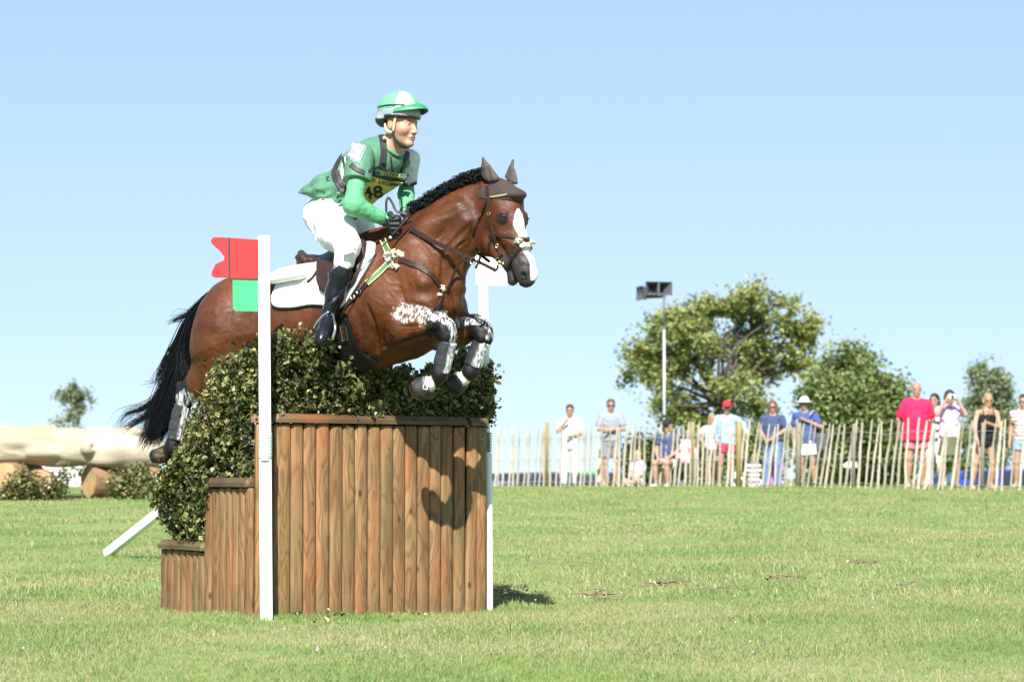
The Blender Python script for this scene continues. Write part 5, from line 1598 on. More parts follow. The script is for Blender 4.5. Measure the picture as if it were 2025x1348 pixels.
# short cap sleeves: green near, white far
S = SDF(sR - .14, sR + .14, .005)
mR = sR * .55 + eR * .45
S.cone(sR + tax * .004, mR, .078, .083, k=.02, sq=(nz3(np.cross(eR - sR, sv)), 1.0)); S.cut(mR + nz3(eR - sR) * .02, eR - sR)
cR, CV, CQ = mkmesh(S, 'cap_sleeve', M_SILK, rider, wr=(.003, 15)); CB = bvh_of(CV, CQ)
S = SDF(sL - .15, sL + .14, .005); mL = sL * .35 + eL * .65
S.cone(sL + tax * .004, mL, .062, .058, k=.02); S.cut(mL + nz3(eL - sL) * .01, eL - sL)
cL, LV, LQ = mkmesh(S, 'cap_sleeve', M_WSILK, rider, wr=(.004, 15)); LB = bvh_of(LV, LQ)
cL['label'] = 'white cap sleeve on the far arm'
def pstrap(pix, w, name, bvh, mat=M_HARN, parent=None, lift=.003, th=.005, n=None): return strap(pix, w, name, mat, parent or rider, bvh=bvh, lift=lift, th=th, n=n)
# harness webbing, trims
pstrap([(752, 258), (757, 275), (759, 300), (757, 318), (755, 333)], .042, 'harness_strap', SB)
pstrap([(806, 302), (800, 318), (794, 336), (790, 345)], .026, 'harness_strap', SB)
pstrap([(770, 292), (771, 310), (774, 330), (776, 342)], .012, 'harness_strap', SB)
for x, y in ((758, 281), (756, 321)):
    q = hit(x, y, SB, .012)
    if q: mb = MB(); mb.box(q[0], (.036, .012, .016), rz=-.4, bev=.003); mb.build('strap_slider', M_BLK, rider)
pstrap([(707, 268), (692, 283), (678, 306), (666, 330), (661, 345), (668, 362), (679, 382)], .032, 'armhole_trim', SB, lift=.008)
pstrap([(668, 340), (673, 358), (680, 376)], .026, 'side_webbing', SB, lift=.012)
# white side panel with crossing straps
patch([(688, 303), (680, 316), (675, 330), (673, 345), (676, 356), (682, 368)], [(697, 305), (691, 318), (687, 335), (686, 350), (686, 358), (686, 368)], 14, 6, 'side_panel', M_WSILK, rider, bvh=SB, lift=.003, th=.003)
pstrap([(680, 312), (682, 328), (684, 342)], .014, 'side_webbing', SB, lift=.008)
# sleeve trims, id card on the arm
pstrap([(694, 326), (706, 336), (720, 342)], .030, 'sleeve_band', CB)
pstrap([(714, 282), (719, 276), (728, 275), (736, 282), (742, 296), (742, 312), (736, 330), (728, 340)], .010, 'sleeve_trim', CB, lift=.002)
patch([(700, 281), (725, 290), (716, 324)][:2], [(683, 312), (710, 325)], 10, 10, 'card_holder', MAT('mint_vinyl', (.35, .60, .50), .35), rider, bvh=CB, lift=.002, th=.003)
M_CARD = MAT('medical_card', (.42, .43, .45), .35, var=.0, scale=70, col2=(.16, .17, .20), detail=6)
patch([(702, 283), (722, 291)], [(686, 310), (707, 322)], 10, 10, 'medical_card', M_CARD, rider, bvh=CB, lift=.006, th=.003)
pstrap([(797, 364), (806, 366), (817, 364), (826, 359)], .020, 'sleeve_band', LB)
# bib
M_BIB = MAT('yellow_bib', (.62, .60, .13), .6, var=.05, bump=.5, bscale=16)
M_BIBD = MAT('dark_green_bib', (.012, .045, .03), .6)
bo = patch([(727, 344), (750, 350), (772, 356), (796, 359)], [(714, 394), (722, 399), (732, 403), (746, 391)], 14, 14, 'number_bib', M_BIB, rider, bvh=SB, lift=.006, th=.004, sm=4)
bd = patch([(731, 332), (752, 336), (780, 340), (806, 343)], [(727, 345), (750, 351), (772, 357), (797, 360)], 14, 5, 'bib_header', M_BIBD, rider, bvh=SB, lift=.007, th=.005, sm=4)
BV = bvh_of(np.array([v.co for v in bo.data.vertices]), np.array([list(p_.vertices) for p_ in bo.data.polygons]))
BD = bvh_of(np.array([v.co for v in bd.data.vertices]), np.array([list(p_.vertices) for p_ in bd.data.polygons]))
M_INK = MAT('black_print', (.015, .015, .018), .6)
decal_text('SMITH & WILLIAMSON', (726.5, 358), (791, 371), 8, M_INK, 'bib_lettering', bo, BV, .006)
decal_text('48', (717, 394), (758, 389), 24, M_INK, 'bib_number', bo, BV, .006)
decal_text('DEVOUCOUX', (752, 345.5), (791, 351.5), 6.5, MAT('yellow_print', (.66, .62, .12), .6), 'bib_lettering', bd, BD, .004)
# breeches
def breeches():
    pts = np.array([hipR, hipL, kneeR, kneeL, pelv]); S = SDF(pts.min(0) - .17, pts.max(0) + .14, .0055)
    S.cone(pelv + tax * .07, pelv - tax * .02, .112, .13, k=.03, sq=(sv, 1.15))
    S.ell(W(642, 428, .08), (.115, .11, .11), k=.04); S.ell(W(652, 428, -.08), (.115, .11, .11), k=.04)
    S.chain([W(655, 428, .14), W(667, 460, .22), kneeR + np.array((0, 0, .0))], [.118, .104, .070], k=.04)
    S.chain([kneeR, W(680, 520, .345)], [.066, .056], k=.03)
    S.chain([hipL + 0, W(705, 448, -.24), kneeL], [.11, .09, .064], k=.04)
    S.chain([kneeL, W(722, 520, -.345)], [.062, .056], k=.03)
    q = np.random.default_rng(4)
    for i in range(7):
        c = W(613 + i * 4 + q.uniform(-3, 3), 428 + i * 7, .20); d = nz3((.85, -.2, .35 + q.normal() * .15)); S.cone(c - d * .03, c + d * .06, .009, .003, k=.02)
    for i in range(4):
        c = W(690, 500 - i * 6, .41); d = nz3((.7, 0, .2)); S.cone(c - d * .03, c + d * .03, .006, .004, k=.015)
    return mkmesh(S, 'breeches', M_BREECH, rider, wr=(.0035, 14))
breeches()
# boots
def boot(kn, an, to, top, sg):
    pts = np.array([kn, an, to, top]); S = SDF(pts.min(0) - .10, pts.max(0) + .10, .005)
    ax = nz3(an - kn); bt_ = kn + ax * .105
    S.cone(bt_ - ax * .05, bt_ + ax * .06, .062, .064, k=.01)
    S.chain([bt_ + ax * .06, (bt_ + an) / 2 + ax * .03, an], [.064, .052, .041], k=.02)
    fd = nz3(to - an)
    S.cone(an, to, .043, .038, k=.02); S.cone(to - fd * .02, to + fd * .022, .040, .030, k=.015)
    S.cone(an + ax * .035 - fd * .01, an + ax * .03, .036, .034, k=.02)
    for i in range(5):      # creases at the ankle
        c = an - ax * (.02 + i * .022); e = nz3(np.cross(ax, fd)); S.cone(c + fd * .034 - e * .03, c + fd * .040 + e * .03 - ax * .012, .008, .007, k=.014)
    cutp = bt_ - ax * .03
    out = nz3(top - kn)
    S.cut(cutp + ax * .01, -ax + out * .9)
    o, V, Q = mkmesh(S, 'riding_boot', M_BOOTL, rider, wr=(.0025, 16))
    return o
boot(kneeR, ankR, toeR, W(658, 492, .38), 1)
boot(kneeL, ankL, toeL, W(700, 492, -.38), -1)
# stirrup iron and leather
stp = empty('stirrup', W(640, 655, .42), 0, 'bright steel stirrup iron under the rider boot', 'stirrup')
mb = MB(); top_ = W(655, 617, .39)
loop = [W(620, 652, .42), W(626, 640, .42), W(638, 625, .41), W(650, 617, .40), W(657, 619, .40), W(661, 634, .43), W(663, 650, .45), W(657, 672, .46)]
lp = smooth_path(loop, 24); mb.tube(lp[:11], [.0085] * 7 + [.007] * 4, 8); mb.tube(lp[10:], [.006] * 8 + [.009] * 6, 8); mb.build('iron', M_STEEL, stp, True)
mb = MB(); mb.tube([W(620, 652, .42), W(640, 668, .46), W(657, 675, .46)], [.012, .016, .012], 8); mb.build('tread', M_DGREEN if False else M_GIRTH, stp, True)
mb = MB(); lt = [W(680, 575, .40), W(668, 595, .405), W(655, 618, .40)]; mb.ribbon(smooth_path(lt, 10), np.tile(-HL, (10, 1)), .026, .006); mb.build('leather', M_LEA2, stp)
# gloved hands
for nm, w_, e_, tgt in (('n', wR, eR, W(797, 446, .17)), ('f', wL, eL, W(822, 442, -.06))):
    f_ = nz3(tgt - w_); S = SDF(w_ - .13, w_ + .13, .0034)
    S.cone(w_ - f_ * .03, w_ + f_ * .01, .034, .030, k=.01)
    up = np.array((-.1, -.35 if nm == 'n' else .35, 1.))
    th = nz3(up)
    fist(S, w_, f_, th, 1.32)
    mkmesh(S, 'glove', M_GLOVE, rider)
# wrist watch
wc = W(772, 428, .19); mb = MB()
n_ = nz3((-.15, -.75, .65)); mb.tube([wc - n_ * .004, wc + n_ * .010, wc + n_ * .013], [.027, .027, .020], 20); wt = mb.build('wrist_watch', MAT('lime_plastic', (.13, .52, .14), .4), rider, True)
mb = MB(); mb.tube([wc + n_ * .0125, wc + n_ * .0148], [.018, .017], 18); mb.build('watch_face', MAT('watch_glass', (.05, .055, .05), .1), wt, True)
# helmet: silk with a white panel, grey rim, peak
M_HELM = bpy.data.materials.new('helmet_silk')
M_HELM = attr_mat('helmet_silk', .45, .5, bump=.1, bscale=30)
hr = np.cross(hf, nz3(hu - hf * hu.dot(hf))); hu2 = nz3(hu - hf * hu.dot(hf))
HC = lambda a, b, d: hc + hf * a + hr * b + hu2 * d
S = SDF(hc - .22, hc + (.22, .22, .26), .004)
S.ell(HC(-.008, 0, .075), (.128, .112, .112), (hf, hr, hu2), k=0)
S.ell(HC(-.008, 0, .045), (.127, .111, .085), (hf, hr, hu2), k=.02)
S.cut(HC(0, 0, .078), -hu2 + hf * .16)
def htint(V):
    q = V - hc; a, b, d = q @ hf, q @ hr, q @ hu2
    C = np.tile((.13, .38, .21), (len(V), 1)); an = np.degrees(np.arctan2(b, a))
    ang = (an + 360) % 90
    C[((an > 12) & (an < 68)) | ((an > -168) & (an < -112))] = (.84, .84, .84)
    C[((an < -22) & (an > -78)) ] = (.13, .38, .21)
    return C
# decide which side faces the camera: near side is the wearer's right
ho, HV_, HQ_ = mkmesh(S, 'helmet_cover', M_HELM, rider, htint)
S = SDF(hc - .22, hc + (.22, .22, .26), .004)
S.ell(HC(-.008, 0, .055), (.131, .115, .10), (hf, hr, hu2), k=0)
S.cut(HC(0, 0, .086), hu2 - hf * .16); S.cut(HC(0, 0, .030), -hu2 + hf * .02)
S.ell(HC(-.06, 0, .02), (.075, .118, .055), (hf, hr, hu2), k=.015); S.cut(HC(0, 0, .090), hu2 - hf * .16)
S.ell(HC(.0, 0, -.02), (.11, .083, .085), (hf, hr, hu2), k=.005, op='sub')
S.cone(HC(.002, -.14, -.03), HC(.002, .14, -.03), .058, .058, k=.01, op='sub')
def rim_t(V):
    q = V - hc; a, b, d = q @ hf, q @ hr, q @ hu2
    C = np.tile((.27, .29, .31), (len(V), 1)); low = np.where(a < -.03, .020, .043); C[d < low] = (.02, .022, .028); return C
hrim, _, _ = mkmesh(S, 'helmet_rim', attr_mat('helmet_shell', .35, .5), rider, rim_t)
# peak
V = []; F = []; nn = 17; mm = 6
for i in range(nn):
    a = R(-74 + 148 * i / (nn - 1))
    for j in range(mm):
        t = j / (mm - 1); r_a = .122 + t * (.066 * math.cos(a) ** .6); r_b = .107 + t * .012
        z = .112 - t * .022 - .042 * (1 - math.cos(a)) ** .8 + .014 * math.sin(math.pi * t) * math.cos(a)
        V.append(HC(-.008 + r_a * math.cos(a), r_b * math.sin(a), z))
k = len(V); V += [v - hu2 * .004 for v in V]
for i in range(nn - 1):
    for j in range(mm - 1):
        a = i * mm + j; F += [(a, a + mm, a + mm + 1, a + 1), (k + a, k + a + 1, k + a + mm + 1, k + a + mm)]
bdr = [(i * mm + mm - 1) for i in range(nn)]
F += [(a, b, b + k, a + k) for a, b in zip(bdr, bdr[1:])]
link('helmet_peak', mesh('helmet_peak', V, F, True), MAT('green_peak', (.02, .21, .085), .5), rider)
HBV = bvh_of(HV_, HQ_)
mb = MB()
for sg in (-1, 1):
    pts = [HC(-.008 + .1285 * math.cos(a), sg * .1125 * math.sin(a), .094 + .012 * math.cos(a)) for a in np.linspace(.75, 3.14, 16)]
    mb.ribbon(pts, [nz3(p_ - HC(0, 0, .08)) for p_ in pts], .010, .002)
mb.build('elastic_band', M_BLK, rider)
# harness of the helmet: fleecy side straps and chin strap
M_FAWN = MAT('fawn_padding', (.52, .47, .30), .9, var=.25, scale=80, bump=.5, bscale=200)
for sg in (1, -1):
    mb = MB(); mb.tube(smooth_path([HC(.034, sg * .085, .04), HC(.030, sg * .087, .0), HC(.020, sg * .083, -.052)], 8), [.0085] * 8, 8); mb.build('side_strap', M_FAWN, rider, True)
    mb = MB(); mb.tube(smooth_path([HC(-.045, sg * .078, .0), HC(-.035, sg * .077, -.035), HC(-.005, sg * .078, -.055), HC(.018, sg * .078, -.05)], 8), [.006, .007, .010, .012, .012, .011, .009, .007], 8); mb.build('nape_strap', M_FAWN, rider, True)
cs = smooth_path([HC(.020, -.083, -.05), HC(.030, -.072, -.090), HC(.050, -.040, -.122), HC(.056, 0, -.133), HC(.050, .040, -.122), HC(.030, .072, -.090), HC(.020, .083, -.05)], 22)
mb = MB(); mb.tube(cs, .0070, 8); mb.build('chin_strap', M_HARN, rider, True)
# collar
mb = MB(); ring(mb, neckb + tax * .012 + tf * .012, .066, .010, tax, 20); mb.build('collar', M_SHIRT, rider, True)
# whip
wh = empty('riding_whip', W(797, 447, .22), 0, 'black riding whip held in the rider near hand beside the saddle', 'whip')
a, b = W(812, 425, .20), W(666, 588, .43)
mb = MB(); P_ = smooth_path([a, (a * .85 + b * .15), (a * .72 + b * .28)], 6); mb.tube(P_, [.0085, .009, .0085, .0085, .008, .0065], 8); mb.build('grip', M_LEA2, wh, True)
mb = MB(); mb.tube([a * .74 + b * .26, b], [.0045, .003], 6); mb.build('shaft', M_BLK, wh, True)
mb = MB(); c_ = b + (b - a) * .03; mb.tube([b - (b - a) * .02, c_, b + (b - a) * .09], [.004, .016, .010], 6); mb.build('flap', M_BLK, wh, True)
mb = MB(); q_ = a + (b - a) * .275; mb.tube([q_ - (b - a) * .008, q_ + (b - a) * .008], .0085, 8); mb.build('white_collar', M_WHITE, wh, True)
# slack loop of rein by the wrist
mb = MB(); lp = smooth_path([W(764, 420, .16), W(764, 400, .16), W(768, 391, .15), W(776, 402, .15), W(784, 418, .15), W(800, 422, .14), W(812, 430, .12)], 24)
mb.ribbon(lp, np.tile(-HL, (24, 1)) + np.linspace(0, 1, 24)[:, None] * np.array((.5, 0, .3)), .014, .003); mb.build('rein_loop', M_LEA, bridle)
# ================================================================== BACKGROUND
def Yf(px): return 53.2 - (px - 975) * .0111
# ---------------- chestnut paling fence
M_PALE = MAT('paling_wood', (.38, .34, .27), .75, var=.25, scale=6, bump=.4, stretch=(1, 1, .3), rnd=.25)
M_POST = MAT('tanalised_post', (.30, .23, .09), .7, var=.15, scale=5, stretch=(1, 1, .2), bump=.3)
M_POST2 = MAT('grey_post', (.24, .22, .17), .8, var=.15, scale=5, stretch=(1, 1, .2), bump=.3)
M_WIRE = MAT('galvanised_wire', (.55, .56, .58), .4, metal=.6)
fence = empty('paling_fence', G(1400, Yf(1400)), 0, 'chestnut paling fence of split wooden stakes wired together before the spectators', 'fence')
def fpt(px, off=0.):
    g_ = G(px, Yf(px) + off); return g_
PM_ = []
for k in range(6):
    r = random.Random(k); mb = MB(); n_ = 7; pts = [(r.uniform(-.012, .012) * (0 < i < n_ - 1), 0, 1.0 * i / (n_ - 1)) for i in range(n_)]
    mb.tube(pts, [.024 * r.uniform(.8, 1.1) if i < n_ - 1 else .012 for i in range(n_)], 6)
    PM_.append(mesh('pale', np.concatenate(mb.V), mb.F, False))
px = 800.; tops = []
while px < 2060:
    Y = Yf(px); g_ = fpt(px)
    o = bpy.data.objects.new('pale', PM_[random.randrange(6)]); COL.objects.link(o)
    if not o.data.materials: o.data.materials.append(M_PALE)
    o.parent = fence; o.matrix_parent_inverse = PM(fence).inverted()
    o.location = (g_[0], g_[1] + random.uniform(-.02, .02), g_[2] - .05)
    lean = np.interp(px, [960, 1300, 1600, 2050], [.05, .05, .12, .09]) + random.uniform(-.05, .05)
    hgt = np.interp(px, [960, 1300, 2050], [1.22, 1.2, 1.19]) + random.uniform(-.05, .07)
    o.rotation_euler = (random.uniform(-.03, .03), lean, random.uniform(0, 3)); w_ = random.uniform(.75, 1.25)
    o.rotation_euler = (random.uniform(-.03, .03), lean, 0)
    o.scale = (w_, .7, hgt + .05)
    px += np.interp(px, [960, 1350, 1360, 1400, 1410, 2050], [9.8, 10.6, 7.5, 7.5, 11.8, 14.2]) * random.uniform(.7, 1.3)
for pxx, top, r_, m_ in ((1083, 833, .036, M_POST), (1463, 832, .055, M_POST), (1581, 836, .055, M_POST2), (1372, 834, .03, M_POST), (1690, 838, .035, M_POST2), (1945, 835, .03, M_POST2)):
    g_ = fpt(pxx, .06); t_ = U(pxx - 1, top, g_[1]); mb = MB()
    mb.tube([(g_[0] - .03, g_[1], g_[2] - .1), (t_[0], g_[1], t_[2] - .02), (t_[0], g_[1], t_[2])], [r_, r_, r_ * .85], 10)
    mb.build('post', m_, fence, True)
for f_ in (.08, .48, .86):
    mb = MB(); pts = []
    for i, pxx in enumerate(np.arange(800, 2066, 14)):
        g_ = fpt(pxx, -.02); pts.append((g_[0], g_[1] - .01 + .02 * (i % 2), g_[2] + 1.15 * f_ + .015 * math.sin(i * .7)))
    mb.tube(pts, .004, 4); mb.build('wire', M_WIRE, fence)

# ---------------- trees
M_LEAFA = leaf_mat('leaf_yellow_green', [(0, (.13, .16, .045)), (.4, (.25, .29, .085)), (1, (.42, .43, .17))], .5, .3)
M_LEAFB = leaf_mat('leaf_mid_green', [(0, (.08, .12, .035)), (.4, (.15, .20, .06)), (1, (.29, .34, .13))], .5, .3)
M_LEAFC = leaf_mat('leaf_grey_green', [(0, (.12, .16, .09)), (.4, (.20, .25, .13)), (1, (.34, .37, .22))], .55, .3)
M_LEAFD = leaf_mat('leaf_dark_hedge', [(0, (.02, .035, .012)), (.5, (.06, .09, .025)), (1, (.15, .18, .06))], .5, .25)
M_BARK = MAT('bark', (.085, .065, .05), .9, var=.3, scale=4, bump=.6, bscale=12)
def tree(px, Y, clumps, nleaf, lsize, lmat, label, trunk_r=.25, base_px=None, name='tree', cat='tree', group=None, seed=1, hole=.38, fork=None):
    r = np.random.default_rng(seed); s = FPX / Y
    g_ = G(px, Y)
    t = empty(name, g_, 0, label, cat, group)
    C = np.array([(*U(a, b, Y), c / s) for a, b, c in clumps]); 
    C[:, 1] += r.uniform(-1, 1, len(C)) * np.ptp(C[:, 0]) * .22
    w = C[:, 3] ** 2; w /= w.sum()
    ci = r.choice(len(C), nleaf, p=w)
    nt_ = nleaf // 14; tc_ = C[r.choice(len(C), nt_, p=w)]          # twig clusters, leaves gathered round each twig tip
    d = r.normal(size=(nt_, 3)); d /= np.linalg.norm(d, axis=1)[:, None]
    tp = tc_[:, :3] + d * (tc_[:, 3] * r.uniform(size=nt_) ** .5 * 1.22)[:, None] * np.array((1, 1.2, .85))
    P = np.repeat(tp, 14, 0) + r.normal(size=(nt_ * 14, 3)) * lsize * 1.25
    n1 = vnoise(P, 1.6 / (30 / s * 2.2), seed); n2 = vnoise(P, 4.2 / (30 / s * 2.2), seed + 1)
    cl = n1 * .5 + n2 * .5
    P = P[cl > hole]
    tn = np.clip(r.uniform(size=len(P)) * .7 + vnoise(P, .9, 4) * .35, 0, 1)
    V, F, tt = leaves(P, np.full(len(P), lsize), tn, r, up=.6, asp=.85)
    o = link('crown', leafmesh('crown', V, F, tt), lmat, t); o['kind'] = 'stuff'
    mb = MB(); fk = np.array(U(*fork, Y)) if fork else np.array((g_[0], Y, g_[2] + (C[:, 2].min() - g_[2]) * .9 + .2))
    mb.tube(smooth_path([g_ - (0, 0, .3), (g_ + fk) / 2 + (.05, 0, 0), fk], 8), np.linspace(trunk_r, trunk_r * .7, 8), 9)
    mb.build('trunk', M_BARK, t, True)
    mb = MB()
    for c in C:
        e = c[:3]; m_ = (fk + e) / 2 + r.normal(size=3) * np.linalg.norm(e - fk) * .08 + (0, 0, .12 * np.linalg.norm(e - fk))
        q = smooth_path([fk, m_, e], 8); mb.tube(q, np.linspace(trunk_r * .30, trunk_r * .04, 8), 6, cap=False)
        for _ in range(4):
            k_ = r.integers(3, 8); dv = r.normal(size=3); dv /= np.linalg.norm(dv); mb.tube(smooth_path([q[k_], q[k_] + dv * c[3] * .5 + (0, 0, .1), q[k_] + dv * c[3] * .95], 5), np.linspace(trunk_r * .10, trunk_r * .03, 5), 4, cap=False)
    o = mb.build('limbs', M_BARK, t, True); o['kind'] = 'stuff'
    return t
tree(1405, 95, [(1290, 655, 30), (1262, 700, 26), (1300, 700, 34), (1335, 640, 30), (1365, 665, 36), (1400, 620, 34), (1440, 610, 34), (1480, 598, 30), (1500, 640, 36), (1540, 620, 32), (1575, 650, 32), (1605, 655, 26), (1560, 690, 36), (1480, 680, 38), (1430, 690, 36), (1340, 710, 32), (1300, 745, 28), (1255, 750, 20), (1345, 770, 32), (1400, 750, 28), (1455, 760, 24), (1510, 730, 32), (1590, 728, 22), (1560, 720, 20), (1375, 815, 30), (1430, 815, 28), (1480, 800, 28), (1330, 825, 24), (1300, 800, 18), (1395, 850, 30), (1500, 812, 20)],
     44000, .17, M_LEAFA, 'broad oak tree with airy yellow green crown behind the loudspeaker mast', .32, seed=3, hole=.49, fork=(1425, 800))
tree(1690, 88, [(1690, 712, 30), (1655, 735, 28), (1720, 750, 34), (1625, 775, 30), (1680, 785, 38), (1755, 775, 32), (1735, 820, 36), (1640, 825, 36), (1695, 850, 40), (1782, 820, 28), (1610, 870, 32), (1670, 900, 40), (1740, 890, 40), (1630, 930, 34), (1700, 940, 36), (1770, 920, 34), (1600, 800, 22), (1800, 870, 24)],
     40000, .17, M_LEAFB, 'bushy mid green tree between the white hatted man and red polo man', .25, seed=5, hole=.36)
tree(1960, 120, [(1935, 738, 15), (1958, 735, 17), (1972, 760, 22), (1945, 770, 22), (1985, 795, 22), (1950, 810, 28), (1975, 835, 28), (1935, 850, 24), (1990, 860, 24), (1960, 890, 30), (1955, 925, 30), (1925, 800, 14)],
     18000, .17, M_LEAFC, 'narrow grey green upright tree at the far right of the crowd', .2, seed=6, hole=.33)
tree(150, 130, [(150, 765, 9), (143, 786, 12), (163, 783, 10), (122, 782, 7), (157, 806, 9), (140, 824, 8), (172, 800, 7), (116, 838, 5), (150, 845, 8)],
     3600, .15, M_LEAFC, 'small pale tree rising alone behind the big fallen log', .10, seed=8, hole=.42)
for i, (px_, Y_, cl_, n_, lab) in enumerate((
    (1290, 66, [(1265, 905, 24), (1285, 935, 26), (1310, 915, 22), (1300, 890, 14)], 5000, 'low dark bush beside the foot of the loudspeaker mast'),
    (1500, 80, [(1500, 870, 26), (1470, 890, 26), (1520, 905, 28), (1450, 920, 24), (1545, 870, 16)], 6000, 'leafy bush behind the woman in the navy polo'),
    (1840, 85, [(1830, 850, 22), (1860, 880, 26), (1880, 920, 24), (1900, 870, 18), (1850, 930, 22)], 5000, 'bush low behind the red polo man and the camera woman'),
    (1395, 80, [(1380, 890, 24), (1400, 930, 24), (1355, 925, 20)], 5000, 'bush behind the man in the red cap'))):
    tree(px_, Y_, cl_, n_, .15, M_LEAFD if i in (0,) else M_LEAFB, lab, .06, name='bush', cat='bush', seed=20 + i, hole=.34)

# ---------------- loudspeaker mast
M_GREYM = MAT('grey_mast', (.40, .42, .43), .5, metal=.3); M_DKM = MAT('dark_mast', (.10, .12, .14), .5); M_HORN = MAT('grey_horn', (.085, .09, .10), .5, var=.1); M_HIN = MAT('horn_inside', (.03, .032, .036), .6)
Ys = 56.; g_ = G(1314, Ys)
sp = empty('loudspeaker_mast', g_, 0, 'tall grey mast with two dark horn loudspeakers above the crowd', 'loudspeaker')
mb = MB(); zt, zm = U(1314, 585, Ys)[2], U(1315, 648, Ys)[2]; x_ = g_[0]
mb.tube([(x_, Ys, g_[2] - .1), (x_, Ys, zm)], .034, 10); mb.build('mast', M_GREYM, sp, True)
mb = MB(); mb.tube([(x_, Ys, zm), (x_, Ys, zt)], .028, 10); mb.tube([(x_, Ys, zm - .02), (x_, Ys, zm + .03)], .040, 10); mb.build('upper_mast', M_DKM, sp, True)
mb = MB(); z_ = U(1314, 822, Ys)[2]; mb.tube([(x_, Ys, z_ - .03), (x_, Ys, z_ + .03)], .042, 10); mb.build('clamp', M_BLK, sp, True)
def horn(c, wd, hg, dp, az, name):
    """flared box horn with divider; mouth faces az (0 = towards the camera)"""
    V = []; st = [(0, 1, 1), (.35, .62, .72), (.75, .34, .45), (1, .26, .34)]
    for t_, a, b in st: V += [(-wd / 2 * a, dp * t_, -hg / 2 * b), (wd / 2 * a, dp * t_, -hg / 2 * b), (wd / 2 * a, dp * t_, hg / 2 * b), (-wd / 2 * a, dp * t_, hg / 2 * b)]
    k = len(V); V2 = [(x * .94, y + .012 * 0, z * .92) for x, y, z in V]
    F = []
    for i in range(3):
        for j in range(4): F.append((i * 4 + j, i * 4 + (j + 1) % 4, (i + 1) * 4 + (j + 1) % 4, (i + 1) * 4 + j))
    F.append((12, 13, 14, 15)); F += [tuple(reversed([v + k for v in f])) for f in F[:13]]
    F += [(j, j + k, (j + 1) % 4 + k, (j + 1) % 4) for j in range(4)]
    M_ = np.array(Matrix.Rotation(az, 3, 'Z'))
    me = mesh(name, np.array(V + V2) @ M_.T + c, F, False); o = link(name, me, M_HORN, sp)
    m2 = MB(); m2.box((0, dp * .2, 0), (wd * .07, dp * .36, hg * .88)); m2.V = [v @ M_.T + c for v in m2.V]; m2.build('divider', M_HORN, o)
    return o
horn(U(1303, 570, Ys), .62, .30, .42, R(14), 'horn_speaker')
horn(U(1264, 580, Ys + .25), .52, .31, .42, R(-78), 'horn_speaker')
mb = MB(); mb.tube([U(1316, 586, Ys + .05), U(1275, 588, Ys + .3)], .03, 8); mb.build('bracket', M_DKM, sp)

# ---------------- parked cars beyond the crest
M_GLS = MAT('car_glass', (.02, .025, .035), .08, coat=.5); M_TYRE = MAT('tyre', (.02, .02, .02), .8); M_LAMP = MAT('tail_lamp', (.5, .02, .02), .2); M_RIM = MAT('wheel_rim', (.4, .4, .42), .3, metal=.8)
def car(px, Y, col, label, rz=0., L_=4.3, Ht=1.45):
    g_ = G(px, Y); c = empty('parked_car', g_, rz, label, 'car', 'cars parked beyond the crest')
    body = MAT('car_paint', col, .25, var=.03, coat=.6, metal=.2)
    prof = [(-.5, .28), (-.5, .55), (-.46, .62), (-.34, .66), (-.22, .97), (.18, 1.0), (.34, .82), (.40, .66), (.49, .60), (.5, .3)]
    W2 = .87; V = []; n_ = len(prof)
    for y, k in ((-W2, .0), (-W2 * .97, 1.), (W2 * .97, 1.), (W2, .0)):
        for x, z in prof:
            tuck = .14 * max(0, (z - .6) / .4)
            V.append((x * L_ * (1 if k else .99), (y - math.copysign(tuck, y)), (z * Ht - .0) * (1 if k else .985)))
    F = [(k * n_ + i, k * n_ + (i + 1) % n_, (k + 1) * n_ + (i + 1) % n_, (k + 1) * n_ + i) for k in range(3) for i in range(n_)]
    F += [tuple(reversed(range(n_))), tuple(range(3 * n_, 4 * n_))]
    link('body', mesh('body', V, F, False), body, c, world=False)
    for sy in (-1, 1):
        for x0, x1, t0, t1 in ((-.325, -.02, -.215, -.02), (.0, .335, .0, .19)):
            y_ = sy * (W2 - .02); V = [(x0 * L_, y_ - sy * .012, .67 * Ht), (x1 * L_, y_ - sy * .012, .67 * Ht), (t1 * L_, y_ - sy * .105, .955 * Ht), (t0 * L_, y_ - sy * .105, .955 * Ht)]
            V += [(a, b - sy * .03, c_) for a, b, c_ in V]; 
            link('side_window', mesh('side_window', V, [(0, 1, 2, 3), (7, 6, 5, 4), (0, 4, 5, 1), (1, 5, 6, 2), (2, 6, 7, 3), (3, 7, 4, 0)], False), M_GLS, c, world=False)
    for x0, x1, nm in ((-.345, -.225, 'rear_window'), (.395, .20, 'windscreen')):
        sx = -1 if x0 < 0 else 1; V = [(x0 * L_ + sx * .012, -.66, .68 * Ht), (x0 * L_ + sx * .012, .66, .68 * Ht), (x1 * L_ + sx * .012, .60, .965 * Ht), (x1 * L_ + sx * .012, -.60, .965 * Ht)]
        V += [(a - sx * .03, b, c_) for a, b, c_ in V]
        link(nm, mesh(nm, V, [(0, 1, 2, 3), (7, 6, 5, 4), (0, 4, 5, 1), (1, 5, 6, 2), (2, 6, 7, 3), (3, 7, 4, 0)], False), M_GLS, c, world=False)
    for x in (-.31, .31):
        for sy in (-1, 1):
            mb = MB(); mb.tube([(x * L_, sy * .72, .32), (x * L_, sy * .89, .32)], .32, 16); w_ = mb.build('wheel', M_TYRE, c, world=False)
            mb = MB(); mb.tube([(x * L_, sy * .885, .32), (x * L_, sy * .90, .32)], .19, 14); rr_ = mb.build('rim', M_RIM, None, world=False); rr_.parent = w_
    for sy in (-1, 1):
        mb = MB(); mb.box((-.5 * L_ + .02, sy * .68, .56 * Ht), (.08, .2, .16), bev=.02); mb.build('tail_lamp', M_LAMP, c, world=False)
